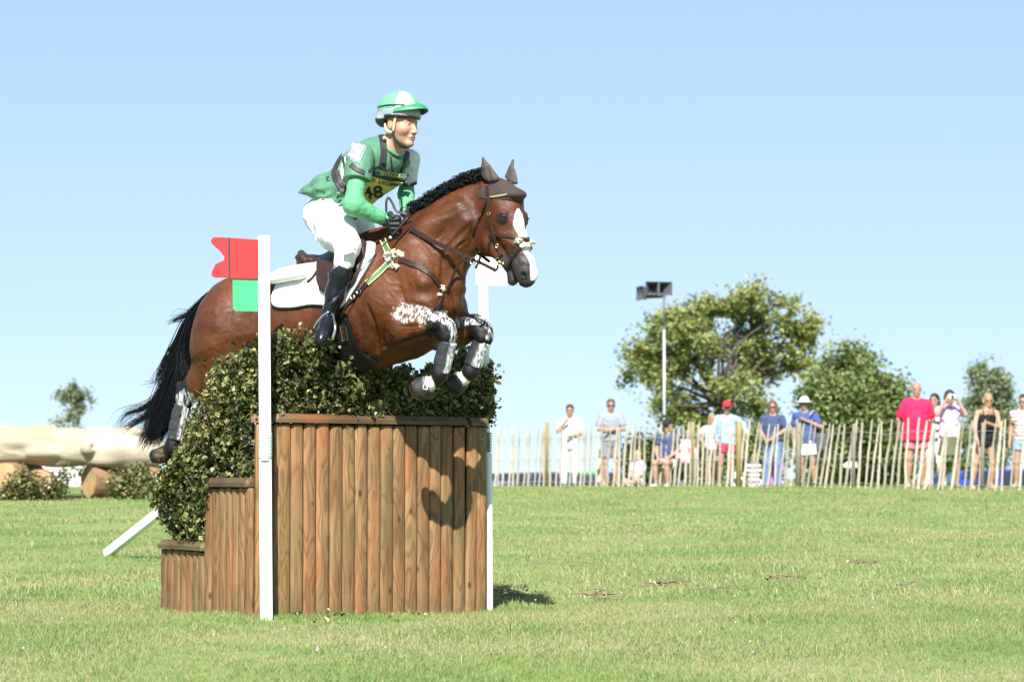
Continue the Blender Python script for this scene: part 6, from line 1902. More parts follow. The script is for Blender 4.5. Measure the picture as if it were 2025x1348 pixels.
cars = [(990, 78, (.02, .03, .07), 'dark navy car farthest left in the row behind the fence', .1), (1048, 76, (.05, .07, .12), 'steel blue car just left of the tall yellow fence post', .05), (1118, 77, (.015, .02, .04), 'black blue car behind the man in the white shirt', .1),
        (1185, 79, (.03, .05, .12), 'blue estate car behind the man in the grey T shirt', 0.), (1250, 78, (.10, .13, .18), 'grey blue car right of the grey shirted man', .1),
        (1905, 74, (.025, .04, .10), 'navy car behind the camera woman boots', .2), (1962, 70, (.02, .05, .35), 'bright blue car behind the woman in the black top', .1), (2025, 72, (.02, .03, .08), 'dark car cut by the right edge of the view', .1)]
for a in cars: car(*a[:4], rz=a[4], L_=4.2)

# ---------------- fallen log jump on the left
M_LOG = MAT('peeled_log', (.46, .405, .31), .8, var=.1, scale=3.2, col2=(.24, .185, .12), stretch=(.18, 1, 1), detail=10, bump=.9, bscale=12)
M_LOGD = MAT('log_bark', (.20, .12, .065), .9, var=.3, scale=6, bump=.6, bscale=20)
M_CUT = MAT('cut_end_grain', (.40, .26, .13), .8, var=.2, scale=8, bump=.3)
Yl = 37.5; s_ = FPX / Yl
S = SDF(U(-170, 880, Yl) - (0, .5, .5), U(335, 880, Yl) + (0, .55, .5), .022)
lp = [(-160, 884, 31), (-60, 882, 32), (20, 880, 33), (90, 881, 35), (150, 884, 33), (230, 889, 31), (300, 894, 25), (318, 896, 19)]
for a, b in zip(lp[:-1], lp[1:]): S.cone(U(a[0], a[1], Yl), U(b[0], b[1], Yl), a[2] / s_, b[2] / s_, k=.12)
r = np.random.default_rng(12)
for i in range(26):
    px_ = r.uniform(-150, 300); an = r.uniform(0, 6.28); c = U(px_, 884, Yl) + np.array((0, math.cos(an), math.sin(an))) * .24
    S.ell(c, (.22, .07, .06), k=.09)
S.ell(U(180, 886, Yl) - (0, .26, 0), (.10, .09, .09), k=.05); S.ell(U(192, 884, Yl) - (0, .33, 0), (.05, .08, .045), k=.03, op='sub')
S.cone(U(-20, 905, Yl) - (0, .1, 0), U(60, 898, Yl) - (0, .12, 0), .12, .05, k=.08)
lg = empty('fallen_log', G(100, Yl), 0, 'huge pale peeled tree trunk laid level on log blocks', 'log')
mkmesh(S, 'trunk', M_LOG, lg, wr=(.03, 3, (.4, 1, 1)))
def block(px, Y, r_, top_py, label, ln=.9, tilt=0., mat=M_LOGD, upright=False):
    g_ = G(px, Y); t = empty('log_block', g_, 0, label, 'log block', 'log blocks under the fallen trunk')
    zc = g_[2] + r_ * .95; n_ = 22; rr_ = np.random.default_rng(int(px) + 300); w_ = 1 + rr_.normal(size=n_) * .03
    A = []; az = R(-8) + tilt; d = np.array((math.sin(az), math.cos(az), 0)); u = np.array((d[1], -d[0], 0))
    for k, (t_, f) in enumerate(((-.5, .93), (-.47, 1), (0, 1.02), (.5, 1))):
        for i in range(n_):
            a = 2 * math.pi * i / n_; A.append(np.array((g_[0], Y, zc)) + d * ln * t_ + (u * math.cos(a) * 1.0 + np.array((0, 0, 1)) * math.sin(a)) * r_ * f * w_[i])
    F = [(k * n_ + i, (k + 1) * n_ + i, (k + 1) * n_ + (i + 1) % n_, k * n_ + (i + 1) % n_) for k in range(3) for i in range(n_)] + [tuple(range(3 * n_, 4 * n_))]
    link('bark_side', mesh('bark_side', A, F, True), mat, t)
    E = [np.array((g_[0], Y, zc)) + d * ln * -.502 + (u * math.cos(2 * math.pi * i / n_) + np.array((0, 0, 1)) * math.sin(2 * math.pi * i / n_)) * r_ * .93 * w_[i] for i in range(n_)]
    link('cut_end', mesh('cut_end', E + [e + d * .02 for e in E], [tuple(range(n_)), tuple(reversed(range(n_, 2 * n_)))] + [(i, i + n_, (i + 1) % n_ + n_, (i + 1) % n_) for i in range(n_)], False), M_CUT, t)
block(82, 37.0, .235, 915, 'light cut log block under the left part of the trunk', 1.0)
block(35, 37.6, .27, 915, 'dark red brown log block left of the light one', .9, .4)
block(-22, 37.6, .27, 915, 'shadowed log block at the very left edge', .9, .2)
block(243, 37.8, .26, 915, 'shaded dark log block under the right part of the trunk', 1.1, 1.1)
block(305, 37.4, .24, 915, 'orange brown log block below the hind hoof', 1.0, .1)
block(181, 39.5, .13, 940, 'small dark rust coloured stump in the gap below the trunk', .4, .2)
for i, (px_, Y_, cl_, n_, lab) in enumerate((
    (80, 36.2, [(30, 965, 20), (60, 972, 16), (95, 970, 18), (120, 955, 14), (15, 975, 14), (45, 945, 14), (130, 935, 10)], 3500, 'low leafy branches heaped before the left log blocks'),
    (185, 38.6, [(165, 930, 9), (190, 935, 12), (178, 950, 10), (200, 922, 8)], 700, 'thin sprig of leaves in the gap below the trunk'),
    (265, 36.6, [(235, 955, 16), (260, 965, 18), (285, 950, 16), (270, 935, 12), (300, 975, 12), (250, 978, 12)], 3500, 'dark leafy branches heaped before the right log blocks'))):
    tree(px_, Y_, cl_, n_, .055, M_BRUSH, lab, .012, name='leafy_branches', cat='branches', seed=40 + i, hole=.3)
# van and small tent behind the log
Yv = 80; g_ = G(170, Yv)
M_VAN = MAT('van_white', (.78, .80, .84), .3, var=.03, coat=.4); M_BLUE = MAT('blue_livery', (.03, .08, .40), .35)
van = empty('parked_van', g_, 0, 'white van with blue panels seen through the gap under the log', 'van')
mb = MB(); mb.box((0, 0, .95), (3.0, 1.9, 1.5), bev=.12); mb.build('body', M_VAN, van, world=False)
mb = MB(); mb.box((1.75, 0, .62), (.9, 1.8, .85), bev=.15); mb.build('bonnet', M_VAN, van, world=False)
for x in (-1.1, .3): mb = MB(); mb.box((x, -.955, 1.15), (.5, .03, .4), bev=.01); mb.build('blue_panel', M_BLUE, van, world=False)
mb = MB(); mb.box((1.2, -.955, 1.2), (.5, .03, .5), bev=.01); mb.build('side_window', M_GLS, van, world=False)
for x in (-.9, 1.5):
    for sy in (-.9, .9): mb = MB(); mb.tube([(x, sy - .1, .33), (x, sy + .1, .33)], .33, 14); mb.build('wheel', M_TYRE, van, world=False)
# ================================================================== SPECTATORS
M_HAIRM = attr_mat('hair_tinted', .6, .4, bump=.4, bscale=60)
GL = MAT('sunglass_lens', (.012, .012, .014), .15)
def person(px, feetpx, top_py, Y, label, skin=(.52, .31, .22), hair=(.10, .06, .035), hairstyle='short', shirt=(.8, .8, .8), sleeve=.5, shirt_len=.0, tank=False,
           bottom='trousers', bcol=(.3, .3, .3), blen=1., RA=None, LA=None, fat=1., turn=0., lean=(0, 0), glasses=False, hat=None, hcol=(.6, .05, .08), shoes=(.05, .05, .05), stance=.12, boots=None, extra=None, stripes=None, headturn=0., sit=None, group='spectators behind the fence', belt=None, H=None):
    g_ = G(feetpx, Y); skin = tuple(np.array(skin) * .66); hair = tuple(np.array(hair) * .6) if hair is not None else None
    top = U(px, top_py, Y)
    if H is None: H = (top[2] - g_[2])
    s = H / (1.80 if hat != 'sun' else 1.88)
    x0 = g_[0]; tilt = (top[0] - g_[0])
    def L(x, y, z):
        """body space: x to the viewer's right, y away from the camera, z up (metres for a 1.8 m person)"""
        return np.array((x0 + x * s + tilt * (z / 1.8), Y + (y + lean[1] * z) * s, g_[2] + z * s))
    fw = nz3((math.sin(turn), -math.cos(turn), 0)); rt = nz3((math.cos(turn), math.sin(turn), 0))
    T = lambda a, b, z: L(rt[0] * a + fw[0] * b, rt[1] * a + fw[1] * b, z)
    J = dict(hc=T(0, .01, 1.655), nk=T(0, -.01, 1.50), sr=T(-.185, 0, 1.43), sl=T(.185, 0, 1.43), pv=T(0, 0, .95), hr=T(-.09, 0, .92), hl=T(.09, 0, .92),
             kr=T(-stance * .95, .03, .50), kl=T(stance * .95, .03, .50), ar=T(-stance * 1.1, -.02, .08), al=T(stance * 1.1, -.02, .08), tr=T(-stance * 1.25, .15, .035), tl=T(stance * 1.25, .15, .035))
    RA = RA or ((-.24, -.02, 1.14), (-.25, .05, .88)); LA = LA or ((.24, -.02, 1.14), (.25, .05, .88))
    J['er'], J['wr'] = T(*RA[0]), T(*RA[1]); J['el'], J['wl'] = T(*LA[0]), T(*LA[1])
    if sit: 
        for k_, v in sit.items(): J[k_] = T(*v)
    root = empty('person', g_, 0, label, 'spectator', group)
    pts = np.array(list(J.values())); lo, hi = pts.min(0) - .24 * s, pts.max(0) + .24 * s
    hf_ = nz3((math.sin(turn + headturn), -math.cos(turn + headturn), -.04)); hu_ = nz3((0, 0, 1.))
    up = nz3(J['nk'] - J['pv']); hs_ = s * 1.02
    S = SDF(lo, hi, .0115 * s)
    head_sdf(S, J['hc'], hf_, hu_, hs_, fine=False)
    for g in (1, -1): S.ell(J['hc'] + rt * g * .079 * s, np.array((.02, .02, .03)) * s, k=.006)
    S.cone(J['hc'] - hu_ * .06 * s, J['nk'] - up * .02, .056 * s, .062 * s, k=.02)
    S.cone(J['nk'] - up * .03, J['sr'], .06 * s, .05 * s, k=.05); S.cone(J['nk'] - up * .03, J['sl'], .06 * s, .05 * s, k=.05)
    S.cone(J['nk'] - up * .16, J['pv'], .095 * s * fat, .095 * s * fat, k=.05, sq=(rt, 1.45))
    for a, b, c in (('sr', 'er', 'wr'), ('sl', 'el', 'wl')):
        S.chain([J[a], J[b], J[c]], [.050 * s, .040 * s, .027 * s], k=.02)
        S.cone(J[b], J[b] * .5 + J[c] * .5, .039 * s, .036 * s, k=.02)
        d = nz3(J[c] - J[b]); h_ = J[c] + d * .05 * s
        S.cone(J[c], h_, .030 * s, .036 * s, k=.015, sq=(rt, .8)); 
        for q in (-1, 0, 1): S.cone(h_, h_ + d * .05 * s + rt * q * .016 * s + np.array((0, -.02, 0)) * s, .018 * s, .010 * s, k=.005)
        S.cone(J[c] + d * .02 * s, J[c] + d * .06 * s + np.cross(d, rt) * .035 * s, .014 * s, .010 * s, k=.008)
    for a, b, c, d in (('hr', 'kr', 'ar', 'tr'), ('hl', 'kl', 'al', 'tl')):
        S.chain([J[a], J[b], J[c]], [.088 * s, .055 * s, .038 * s], k=.03)
        S.cone(J[b] * .7 + J[c] * .3, J[b] * .35 + J[c] * .65, .056 * s, .040 * s, k=.03)
        S.cone(J[c], J[d], .036 * s, .032 * s, k=.02)
    def tb(V):
        C = np.tile(skin, (len(V), 1)) * (.94 + .12 * vnoise(V, 30, 2))[:, None]
        head_tint(V, C, J['hc'], hf_, hu_, hs_, lips=np.array(skin) * (.85, .5, .5), brow=np.array(hair) * .7)
        q = (V - J['hc']) / hs_; C[(np.abs(np.abs(q @ np.cross(hf_, hu_)) - .031) < .016) & (np.abs(q[:, 2]) < .009) & (q @ hf_ > .07)] = np.array(skin) * .3
        return C
    mkmesh(S, 'body', M_BODY, root, tb)
    # shirt
    e_ = .014 * s
    if shirt is not None:
        S = SDF(lo, hi, .0125 * s); f2 = fat
        bt_ = J['pv'] + up * (-.02 - shirt_len) * s
        S.cone(J['nk'] - up * .15 * s, J['pv'] + up * .02 * s, .108 * s * f2 + e_, (.108 * f2 + .01) * s + e_, k=.04, sq=(rt, 1.42))
        S.cone(J['pv'] + up * .05 * s, bt_, .112 * s * f2 + e_, .118 * s * f2 + e_, k=.03, sq=(rt, 1.42))
        if fat > 1.15: S.ell(J['pv'] + up * .17 * s + fw * .07 * s, np.array((.15, .15, .17)) * s, k=.05)
        if not tank:
            S.cone(J['nk'] - up * .04 * s, J['sr'], .062 * s + e_, .054 * s + e_, k=.05); S.cone(J['nk'] - up * .04 * s, J['sl'], .062 * s + e_, .054 * s + e_, k=.05)
        if not tank:
            for a, b, c in (('sr', 'er', 'wr'), ('sl', 'el', 'wl')):
                if sleeve <= .5: S.cone(J[a], J[a] + (J[b] - J[a]) * sleeve * 1.5, .056 * s + e_, .060 * s + e_, k=.015)
                else: S.chain([J[a], J[b], J[c]], [.056 * s + e_, .046 * s + e_, .032 * s + e_], k=.03)
        S.ell(J['nk'] + fw * .035 * s + up * .02 * s, np.array((.062, .065, .06)) * s, k=.01, op='sub')
        S.cut(bt_ - up * .01, -up)
        if tank: S.cut(J['nk'] - up * .10 * s, up)
        q = np.random.default_rng(int(px))
        for _ in range(10):
            c = J['pv'] + up * q.uniform(0, .4) * s + rt * q.uniform(-.15, .15) * s + fw * .12 * s; d = nz3(rt * q.normal() + up * q.normal() * .6); S.cone(c - d * .07 * s, c + d * .07 * s, .012 * s, .006 * s, k=.03)
        def ts(V):
            C = np.tile(shirt, (len(V), 1))
            if stripes is not None: C[(np.sin(V[:, 2] * 2 * math.pi / (stripes[1] * s)) > .25)] = stripes[0]
            return C
        mkmesh(S, 'shirt', M_CLOTH, root, ts, wr=(.012 * s, 8))
        if tank:
            mb = MB()
            for sd, q in (('sr', -1), ('sl', 1)):
                a = J['nk'] - up * .14 * s + rt * q * .085 * s; P_ = smooth_path([a + fw * .118 * s, J['nk'] - up * .04 * s + rt * q * .10 * s + fw * .075 * s, J['nk'] + up * .0 * s + rt * q * .095 * s + fw * .01 * s, a - fw * .10 * s], 9); mb.tube(P_, .010 * s, 6, cap=False)
                mb.build('shoulder_strap', MAT('tank_strap', shirt, .8), root); mb = MB()
    # lower clothes
    S = SDF(lo, hi, .0125 * s)
    if bottom in ('trousers', 'shorts', 'jeans'):
        S.cone(J['pv'] + up * .06 * s, J['pv'] - up * .06 * s, (.103 * fat) * s + e_, .112 * fat * s + e_, k=.03, sq=(rt, 1.38))
        for a, b, c in (('hr', 'kr', 'ar'), ('hl', 'kl', 'al')):
            if bottom == 'shorts':
                k2 = J[a] + (J[b] - J[a]) * blen; S.cone(J[a], k2, .100 * s + e_, .085 * s + e_, k=.02)
            else: S.chain([J[a], J[b], J[c] + (J[b] - J[c]) * .02], [.100 * s + e_, .066 * s + e_, .052 * s + e_], k=.025)
        if bottom == 'shorts':
            for a, b in (('hr', 'kr'), ('hl', 'kl')):
                d = J[b] - J[a]; k2 = J[a] + d * (blen + .04); S.cone(k2, k2 + nz3(d) * .2 * s, .13 * s, .13 * s, k=.0, op='sub')
            if not sit: S.cut(J['hr'] + (J['kr'] - J['hr']) * (blen + .04), -up)
    elif bottom == 'skirt':
        S.cone(J['pv'] + up * .10 * s, J['pv'] - up * .38 * s, .11 * s, .18 * s, k=.02, sq=(rt, 1.25)); S.cut(J['pv'] - up * .36 * s, -up); S.cut(J['pv'] + up * .13 * s, up)
    mkmesh(S, {'skirt': 'skirt', 'shorts': 'shorts'}.get(bottom, 'trousers'), M_CLOTH, root, lambda V: np.tile(bcol, (len(V), 1)))
    # shoes
    if shoes is not None:
        for a, b in (('ar', 'tr'), ('al', 'tl')):
            S = SDF(np.minimum(J[a], J[b]) - .1, np.maximum(J[a], J[b]) + (.1, .1, .4 * s), .013 * s)
            S.cone(J[a] - np.array((0, 0, .035)) * s, J[b], .045 * s, .044 * s, k=.02)
            if boots: S.chain([J[a], J[a] + (J['k' + a[1]] - J[a]) * .6], [.055 * s, .072 * s], k=.02)
            mkmesh(S, 'boot' if boots else 'shoe', M_CLOTH, root, lambda V: np.tile(boots or shoes, (len(V), 1)))
    # hair
    rr = np.cross(hf_, hu_); A = (hf_, rr, hu_); HP_ = lambda a, b, d: J['hc'] + (hf_ * a + rr * b + hu_ * d) * hs_
    if hairstyle and hair is not None:
        S = SDF(J['hc'] - .3 * s, J['hc'] + .3 * s, .010 * s)
        if hairstyle == 'bald': S.ell(HP_(-.025, 0, .03), np.array((.09, .082, .06)) * hs_, A, k=0); S.cut(HP_(0, 0, .055), hu_); S.cut(HP_(.03, 0, 0), hf_)
        else:
            S.ell(HP_(-.018, 0, .055), np.array((.103, .088, .090)) * hs_, A, k=0)
            if hairstyle == 'short': S.ell(HP_(.09, 0, -.005), np.array((.06, .075, .065)) * hs_, A, k=.01, op='sub'); S.cut(HP_(-.05, 0, -.03), -hu_)
            else:
                ln = .26 if hairstyle == 'long' else (.13 if hairstyle == 'bob' else .03)
                for g in (1, -1): S.cone(HP_(-.02, g * .070, .02), HP_(-.01, g * .085, -ln * .7), .034 * hs_, .030 * hs_, k=.03)
                S.cone(HP_(-.06, 0, .02), HP_(-.055, 0, -ln), .065 * hs_, .06 * hs_, k=.03)
                S.ell(HP_(.105, 0, -.03), np.array((.06, .060, .10)) * hs_, A, k=.01, op='sub')
            if hairstyle == 'tied': S.ell(HP_(-.12, 0, .03), np.array((.04, .04, .04)) * hs_, A, k=.01)
        mkmesh(S, 'hair', M_HAIRM, root, lambda V: np.array(hair) * (.75 + .5 * vnoise(V * (1, 1, .2), 60, 5))[:, None])
    if glasses:
        mb = MB()
        for g in (1, -1): mb.ball(HP_(.092, g * .031, .003), np.array((.024, .008, .017)) * hs_, 10, rot=np.array((rr, hf_, hu_)).T)
        mb.tube([HP_(.098, -.03, .01), HP_(.104, 0, .012), HP_(.098, .03, .01)], .004 * hs_, 5)
        for g in (1, -1): mb.tube([HP_(.09, g * .052, .008), HP_(.0, g * .082, .008)], .0045 * hs_, 5)
        mb.build('sunglasses', GL, root)
    if hat in ('cap', 'sun'):
        S = SDF(J['hc'] - .32 * s, J['hc'] + .32 * s, .009 * s)
        S.ell(HP_(-.012, 0, .065), np.array((.110, .096, .098)) * hs_, A, k=0); S.cut(HP_(0, 0, .045), -hu_)
        if hat == 'cap': S.ell(HP_(.115, 0, .048), np.array((.085, .075, .010)) * hs_, A, k=.012)
        else: S.ell(HP_(-.005, 0, .050), np.array((.195, .175, .012)) * hs_, A, k=.015)
        mkmesh(S, 'cap' if hat == 'cap' else 'sun_hat', M_CLOTH, root, lambda V: np.tile(hcol, (len(V), 1)))
    if belt is not None:
        pass
    return root, J, T, s
WS = (.68, .68, .68)
person(1127, 1127, 799, 54.4, 'man in white shirt and pale trousers touching his chin, farthest left spectator', shirt=WS, bottom='trousers', bcol=(.62, .66, .72), RA=((-.25, .14, 1.20), (-.07, .24, 1.42)), LA=((.26, .06, 1.16), (.02, .22, 1.10)), shirt_len=.10, hair=(.035, .025, .02), sleeve=.42, turn=-.1, fat=1.1)
person(1208, 1208, 788, 53.6, 'man in grey T shirt, sunglasses and long grey shorts with folded arms', shirt=(.25, .27, .32), bottom='shorts', bcol=(.20, .20, .205), blen=.95, RA=((-.27, .08, 1.18), (.06, .20, 1.17)), LA=((.27, .08, 1.18), (-.06, .22, 1.14)), hair=(.12, .09, .08), glasses=True, sleeve=.42, fat=1.1, shoes=(.3, .3, .3))
person(1437, 1435, 793, 51.2, 'person in red cap, pale blue shirt and pink shorts leaning over the fence', shirt=(.30, .44, .62), bottom='shorts', bcol=(.60, .06, .14), blen=.62, RA=((-.28, .05, 1.20), (-.22, .18, .98)), LA=((.34, .02, 1.32), (.40, .14, 1.14)), hat='cap', hcol=(.66, .03, .06), sleeve=1., fat=1.05, lean=(0, -.05), hair=(.25, .14, .07), skin=(.50, .30, .22), shoes=(.7, .7, .7))
person(1408, 1410, 818, 52.2, 'woman with long fair hair half hidden left of the red cap, hand on hip', shirt=WS, bottom='shorts', bcol=(.10, .10, .12), blen=.5, RA=((-.34, .0, 1.24), (-.20, .08, 1.02)), hair=(.45, .28, .11), hairstyle='long', sleeve=.3, shoes=(.1, .1, .1), headturn=.5)
person(1528, 1527, 791, 50.8, 'brown haired woman in sunglasses, navy polo shirt and blue jeans', shirt=(.055, .075, .15), bottom='jeans', bcol=(.12, .20, .36), hair=(.20, .085, .04), hairstyle='bob', glasses=True, RA=((-.24, .02, 1.16), (-.13, .20, .98)), LA=((.25, .04, 1.18), (-.06, .22, .98)), sleeve=.38, turn=-.15, shoes=(.05, .05, .05))
wh_ = person(1590, 1598, 777, 50.3, 'man in white sun hat, navy shirt and white shorts with a shoulder bag', shirt=(.05, .085, .22), bottom='shorts', bcol=(.80, .80, .78), blen=.85, RA=((-.24, .0, 1.16), (-.24, .06, .9)), LA=((.32, .04, 1.20), (.02, .20, 1.34)), hat='sun', hcol=(.80, .79, .74), glasses=True, turn=-.3, sleeve=.42, shirt_len=.06, fat=1.15, hair=(.12, .08, .06), shoes=(.05, .045, .04))
person(1812, 1810, 754, 45.6, 'tall grey haired man in crimson polo shirt and pink check shorts', shirt=(.62, .02, .085), bottom='shorts', bcol=(.48, .17, .22), blen=.80, hair=(.55, .50, .46), hairstyle='bald', fat=1.3, sleeve=.48, shirt_len=.12, skin=(.55, .30, .22), shoes=(.4, .3, .25), RA=((-.29, -.04, 1.16), (-.27, -.12, .92)), LA=((.29, -.04, 1.16), (.27, -.14, .92)))
person(1848, 1850, 777, 47.3, 'dark haired person in striped top behind the crimson polo man', shirt=WS, stripes=((.03, .04, .07), .16), bottom='trousers', bcol=(.75, .75, .75), hair=(.03, .025, .022), hairstyle='bob', turn=-.5, shirt_len=.04)
pw = person(1878, 1876, 770, 45.4, 'woman in lilac top and olive skirt holding up a camera with both hands', shirt=(.62, .45, .66), bottom='skirt', bcol=(.115, .115, .07), hair=(.05, .035, .03), hairstyle='tied', RA=((-.26, .22, 1.33), (-.10, .24, 1.60)), LA=((.26, .22, 1.33), (.10, .24, 1.60)), sleeve=.35, shoes=(.2, .15, .1), boots=(.22, .17, .11), skin=(.56, .34, .26))
person(1955, 1940, 777, 44.6, 'blonde woman in black vest top and black shorts leaning over the fence', shirt=(.012, .012, .014), tank=True, bottom='shorts', bcol=(.015, .016, .02), blen=.42, hair=(.48, .33, .15), hairstyle='tied', glasses=True, RA=((-.27, .10, 1.18), (-.22, .20, .92)), LA=((.24, .12, 1.15), (-.02, .26, 1.22)), stance=.17, skin=(.58, .33, .22), turn=.15, shoes=(.55, .35, .25))
person(2024, 2022, 779, 44.4, 'dark haired woman in red striped top at the right edge, partly cut off', shirt=(.75, .73, .72), stripes=((.55, .12, .18), .07), bottom='shorts', bcol=(.22, .36, .55), blen=.62, hair=(.04, .03, .03), hairstyle='short', glasses=True, sleeve=.05, skin=(.55, .32, .22), shoes=(.3, .3, .3), turn=-.4)
# camera held up, shoulder bag
c_ = (pw[1]['wr'] + pw[1]['wl']) / 2 + np.array((0, -.05, .06))
cm = empty('camera', c_, 0, 'small silver camera held up in both hands by the woman in lilac', 'camera')
mb = MB(); mb.box((0, 0, 0), (.13, .035, .08), bev=.01); mb.build('camera_body', MAT('silver_camera', (.6, .6, .62), .35), cm, world=False)
mb = MB(); mb.tube([(0, -.017, 0), (0, -.045, 0)], .026, 14); mb.build('lens', GL, cm, world=False)
J = wh_[1]; bg = empty('shoulder_bag', J['wl'] + np.array((.34, .15, -.45)), 0, 'dark shoulder bag hanging behind the man in the white hat', 'bag')
mb = MB(); mb.box((0, 0, 0), (.26, .16, .34), bev=.05); mb.build('bag_body', MAT('dark_canvas', (.07, .08, .10), .8), bg, world=False)
mb = MB(); M4 = J['sl']; mb.tube(smooth_path([M4 + (-.10, -.17, .0), M4 + (-.02, -.10, .09), M4 + (.08, .08, .03), np.array(bg.location) + (0, 0, .15)], 10), .016, 6); mb.build('bag_strap', MAT('grey_webbing', (.30, .32, .34), .8), bg)
# badge on crimson polo
# seated woman on camping chair in front of the fence line, and the children
def sitj(kz=.46, hz=.44, ky=.45, fy=.40, wd=.13):
    return dict(pv=(0, 0, hz + .03), hr=(-.09, .02, hz), hl=(.09, .02, hz), kr=(-wd, ky, kz), kl=(wd, ky, kz), ar=(-wd, fy, .08), al=(wd, fy, .08), tr=(-wd - .02, fy + .15, .035), tl=(wd + .02, fy + .15, .035))
def seated(px, Y, label, hgt=.50, seat=.44, sc=.95, **kw):
    """seated figure; everything above the hips keeps its size"""
    st = sitj(seat + .02, seat, .42, .36) if seat > .2 else dict(pv=(0, 0, .12), hr=(-.10, .03, .10), hl=(.10, .03, .10), kr=(-.25, .33, .22), kl=(.25, .33, .22), ar=(-.08, .38, .07), al=(.08, .40, .07), tr=(-.02, .50, .05), tl=(.04, .52, .05))
    dz = seat - .92 + .03
    up_ = {'hc': (0, .06, 1.655 + dz), 'nk': (0, .02, 1.50 + dz), 'sr': (-.185, .02, 1.43 + dz), 'sl': (.185, .02, 1.43 + dz)}
    st.update(up_)
    RA = kw.pop('RA', ((-.25, .05, 1.16), (-.12, .28, 1.02))); LA = kw.pop('LA', ((.25, .05, 1.16), (.12, .28, 1.02)))
    RA = tuple((a, b, c + dz) for a, b, c in RA); LA = tuple((a, b, c + dz) for a, b, c in LA)
    return person(px, px, 900, Y, label, sit=st, H=1.8 * sc, RA=RA, LA=LA, **kw)
Yc = 50.6
seated(1322, Yc - 1.0, 'seated woman in black cap, sunglasses and navy top on a camping chair', shirt=(.06, .08, .16), bottom='shorts', bcol=(.70, .70, .68), blen=.55, hair=(.45, .30, .12), hairstyle='bob', hat='cap', hcol=(.02, .022, .03), glasses=True, sleeve=.25, skin=(.58, .35, .26), turn=-.45, shoes=(.7, .7, .7), seat=.50)
ch = empty('camping_chair', G(1338, Yc - .8), -.3, 'folding camping chair printed white and red behind the seated woman', 'chair')
M_CHW = MAT('chair_print', (.78, .76, .76), .8, scale=9, col2=(.70, .10, .16), detail=0); M_CHB = MAT('chair_black', (.02, .02, .022), .6)
mb = MB(); mb.box((.10, .24, .72), (.46, .03, .46), rx=-.15, bev=.01); mb.build('backrest', M_CHW, ch, world=False)
mb = MB(); mb.box((.05, .0, .43), (.48, .44, .03), bev=.01); mb.build('seat', M_CHB, ch, world=False)
for x0, x1 in ((-.18, .30), (.30, -.18)):
    for y in (-.2, .2):
        mb = MB(); mb.tube([(x0, y, 0), (x1, y, .44)], .012, 6); mb.build('leg', M_CHB, ch, world=False)
for sx in (-.18, .32): mb = MB(); mb.tube([(sx, .22, .40), (sx, .26, .98)], .012, 6); mb.build('back_post', M_CHB, ch, world=False)
seated(1264, Yc + 1.2, 'fair haired child in white top crouching beside the seated woman', seat=.14, sc=.72, shirt=WS, bottom='shorts', bcol=(.3, .35, .5), blen=.6, hair=(.62, .45, .20), hairstyle='bob', sleeve=.4, turn=-.9, skin=(.6, .38, .28))
seated(1491, 51.4, 'fair haired child in white striped top sitting with back to the fence', seat=.12, sc=.66, shirt=WS, stripes=((.05, .06, .12), .14), bottom='shorts', bcol=(.7, .6, .55), blen=.6, hair=(.50, .34, .14), hairstyle='bob', sleeve=.35, turn=2.8)
seated(1531, 51.3, 'child in purple top and navy cap sitting on the grass', seat=.12, sc=.74, shirt=(.42, .20, .62), bottom='shorts', bcol=(.75, .45, .55), blen=.6, hair=(.15, .09, .05), hairstyle='short', hat='cap', hcol=(.03, .04, .09), sleeve=.35, turn=2.9)
seated(1449, 51.6, 'small figure in white with white cap low behind the thick yellow post', seat=.12, sc=.62, shirt=WS, bottom='trousers', bcol=(.1, .1, .12), hair=(.3, .2, .1), hat='cap', hcol=(.8, .8, .8), sleeve=.8, turn=.8)
seated(1190, 55.6, 'sunbather leaning back on the grass behind the grey shirted man', seat=.12, sc=.85, shirt=(.6, .45, .35), bottom='shorts', bcol=(.3, .1, .1), blen=.5, hair=(.25, .15, .08), hairstyle='bob', sleeve=.05, turn=1.2, skin=(.60, .38, .28), RA=((-.28, .0, 1.25), (-.20, -.1, 1.5)), LA=((.28, 0, 1.25), (.20, -.1, 1.5)))
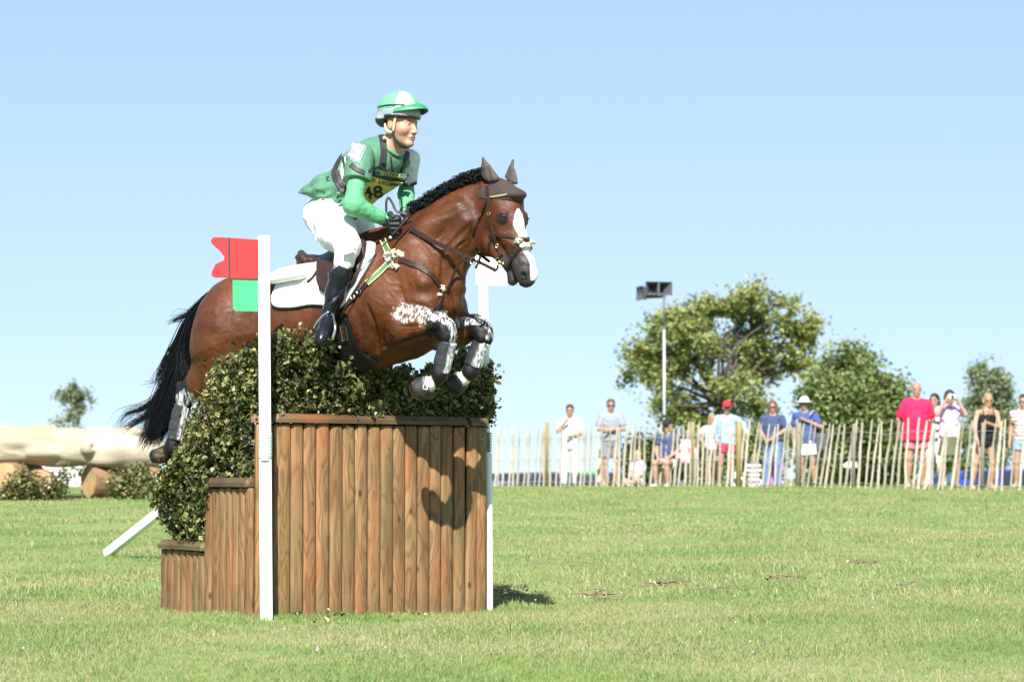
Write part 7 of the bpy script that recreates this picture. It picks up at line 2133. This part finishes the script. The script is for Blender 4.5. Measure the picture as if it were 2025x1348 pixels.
# things on the grass
bgp = G(1160, 52.6); b_ = empty('picnic_bag', bgp, .3, 'green and dark picnic bag lying by the left spectators', 'bag')
mb = MB(); mb.box((0, 0, .15), (.42, .26, .26), bev=.05); mb.build('bag_body', MAT('navy_bag', (.03, .04, .08), .7), b_, world=False)
mb = MB(); mb.box((0, 0, .30), (.34, .24, .06), bev=.02); mb.build('bag_lid', MAT('green_bag', (.06, .45, .10), .6), b_, world=False)
b_ = empty('paper_bag', G(1682, 49.5), .2, 'crumpled white bag hooked low on the fence right of the post', 'bag')
S = SDF(np.array(b_.location) + (-.2, -.2, .1), np.array(b_.location) + (.2, .2, .7), .012); r = np.random.default_rng(1); c0 = np.array(U(1683, 927, 46.2)) * 0 + np.array(b_.location) + (0, 0, .42)
for _ in range(12): S.ell(c0 + r.normal(size=3) * .04, np.full(3, .05), k=.01)
mkmesh(S, 'bag_body', M_WHITE, b_)
# fallen twigs on the grass, pink clover
mb = MB(); r = np.random.default_rng(33)
for (px_, Y_, n_) in ((1180, 15.9, 10), (1325, 17.3, 12), (1000, 16.3, 8), (1700, 20.5, 10), (1560, 17.8, 5), (1435, 16.2, 4), (1120, 20., 4), (1800, 17.6, 5)):
    for _ in range(n_):
        c = G(px_ + r.normal() * 22, Y_ + r.normal() * .18) + (0, 0, .035 + r.uniform(0, .03)); a = r.uniform(-.5, .5); l_ = r.uniform(.04, .14)
        d = np.array((math.cos(a), math.sin(a), r.normal() * .15)); mb.tube([c - d * l_, c + r.normal(size=3) * .01, c + d * l_], [.003, .003, .0015], 4)
o = mb.build('fallen_twigs', MAT('dry_twig', (.20, .15, .10), .85), None); tag(o, 'scattered dry twigs lying in the grass right of the jump', 'twigs', kind='stuff')
Pc = np.array([G(rng.uniform(0, 2025), rng.uniform(11, 26)) + (0, 0, .055) for _ in range(34)])
mb = MB()
for c in Pc: mb.ball(c - (0, 0, .012), .006, 6)
o = mb.build('clover_flowers', MAT('clover_pink', (.55, .35, .50), .8), None); tag(o, 'tiny pink clover heads dotted through the grass', 'flowers', kind='stuff')
Pl = np.array([G(px_ + rng.normal() * 26, Y_ + rng.normal() * .22) + (0, 0, .05) for (px_, Y_, n_) in ((1180, 15.9, 18), (1325, 17.3, 22), (1005, 16.2, 26), (1700, 20.5, 14), (640, 13.8, 12), (800, 13.9, 14), (1560, 17.8, 8)) for _ in range(n_)])
V, F, t_ = leaves(Pl, np.full(len(Pl), .035), rng.uniform(.2, 1, len(Pl)))
o = link('fallen_leaves', leafmesh('fallen_leaves', V, F, t_), M_BRUSH); tag(o, 'dry leaves dropped from the brush onto the grass', 'leaves', kind='stuff')
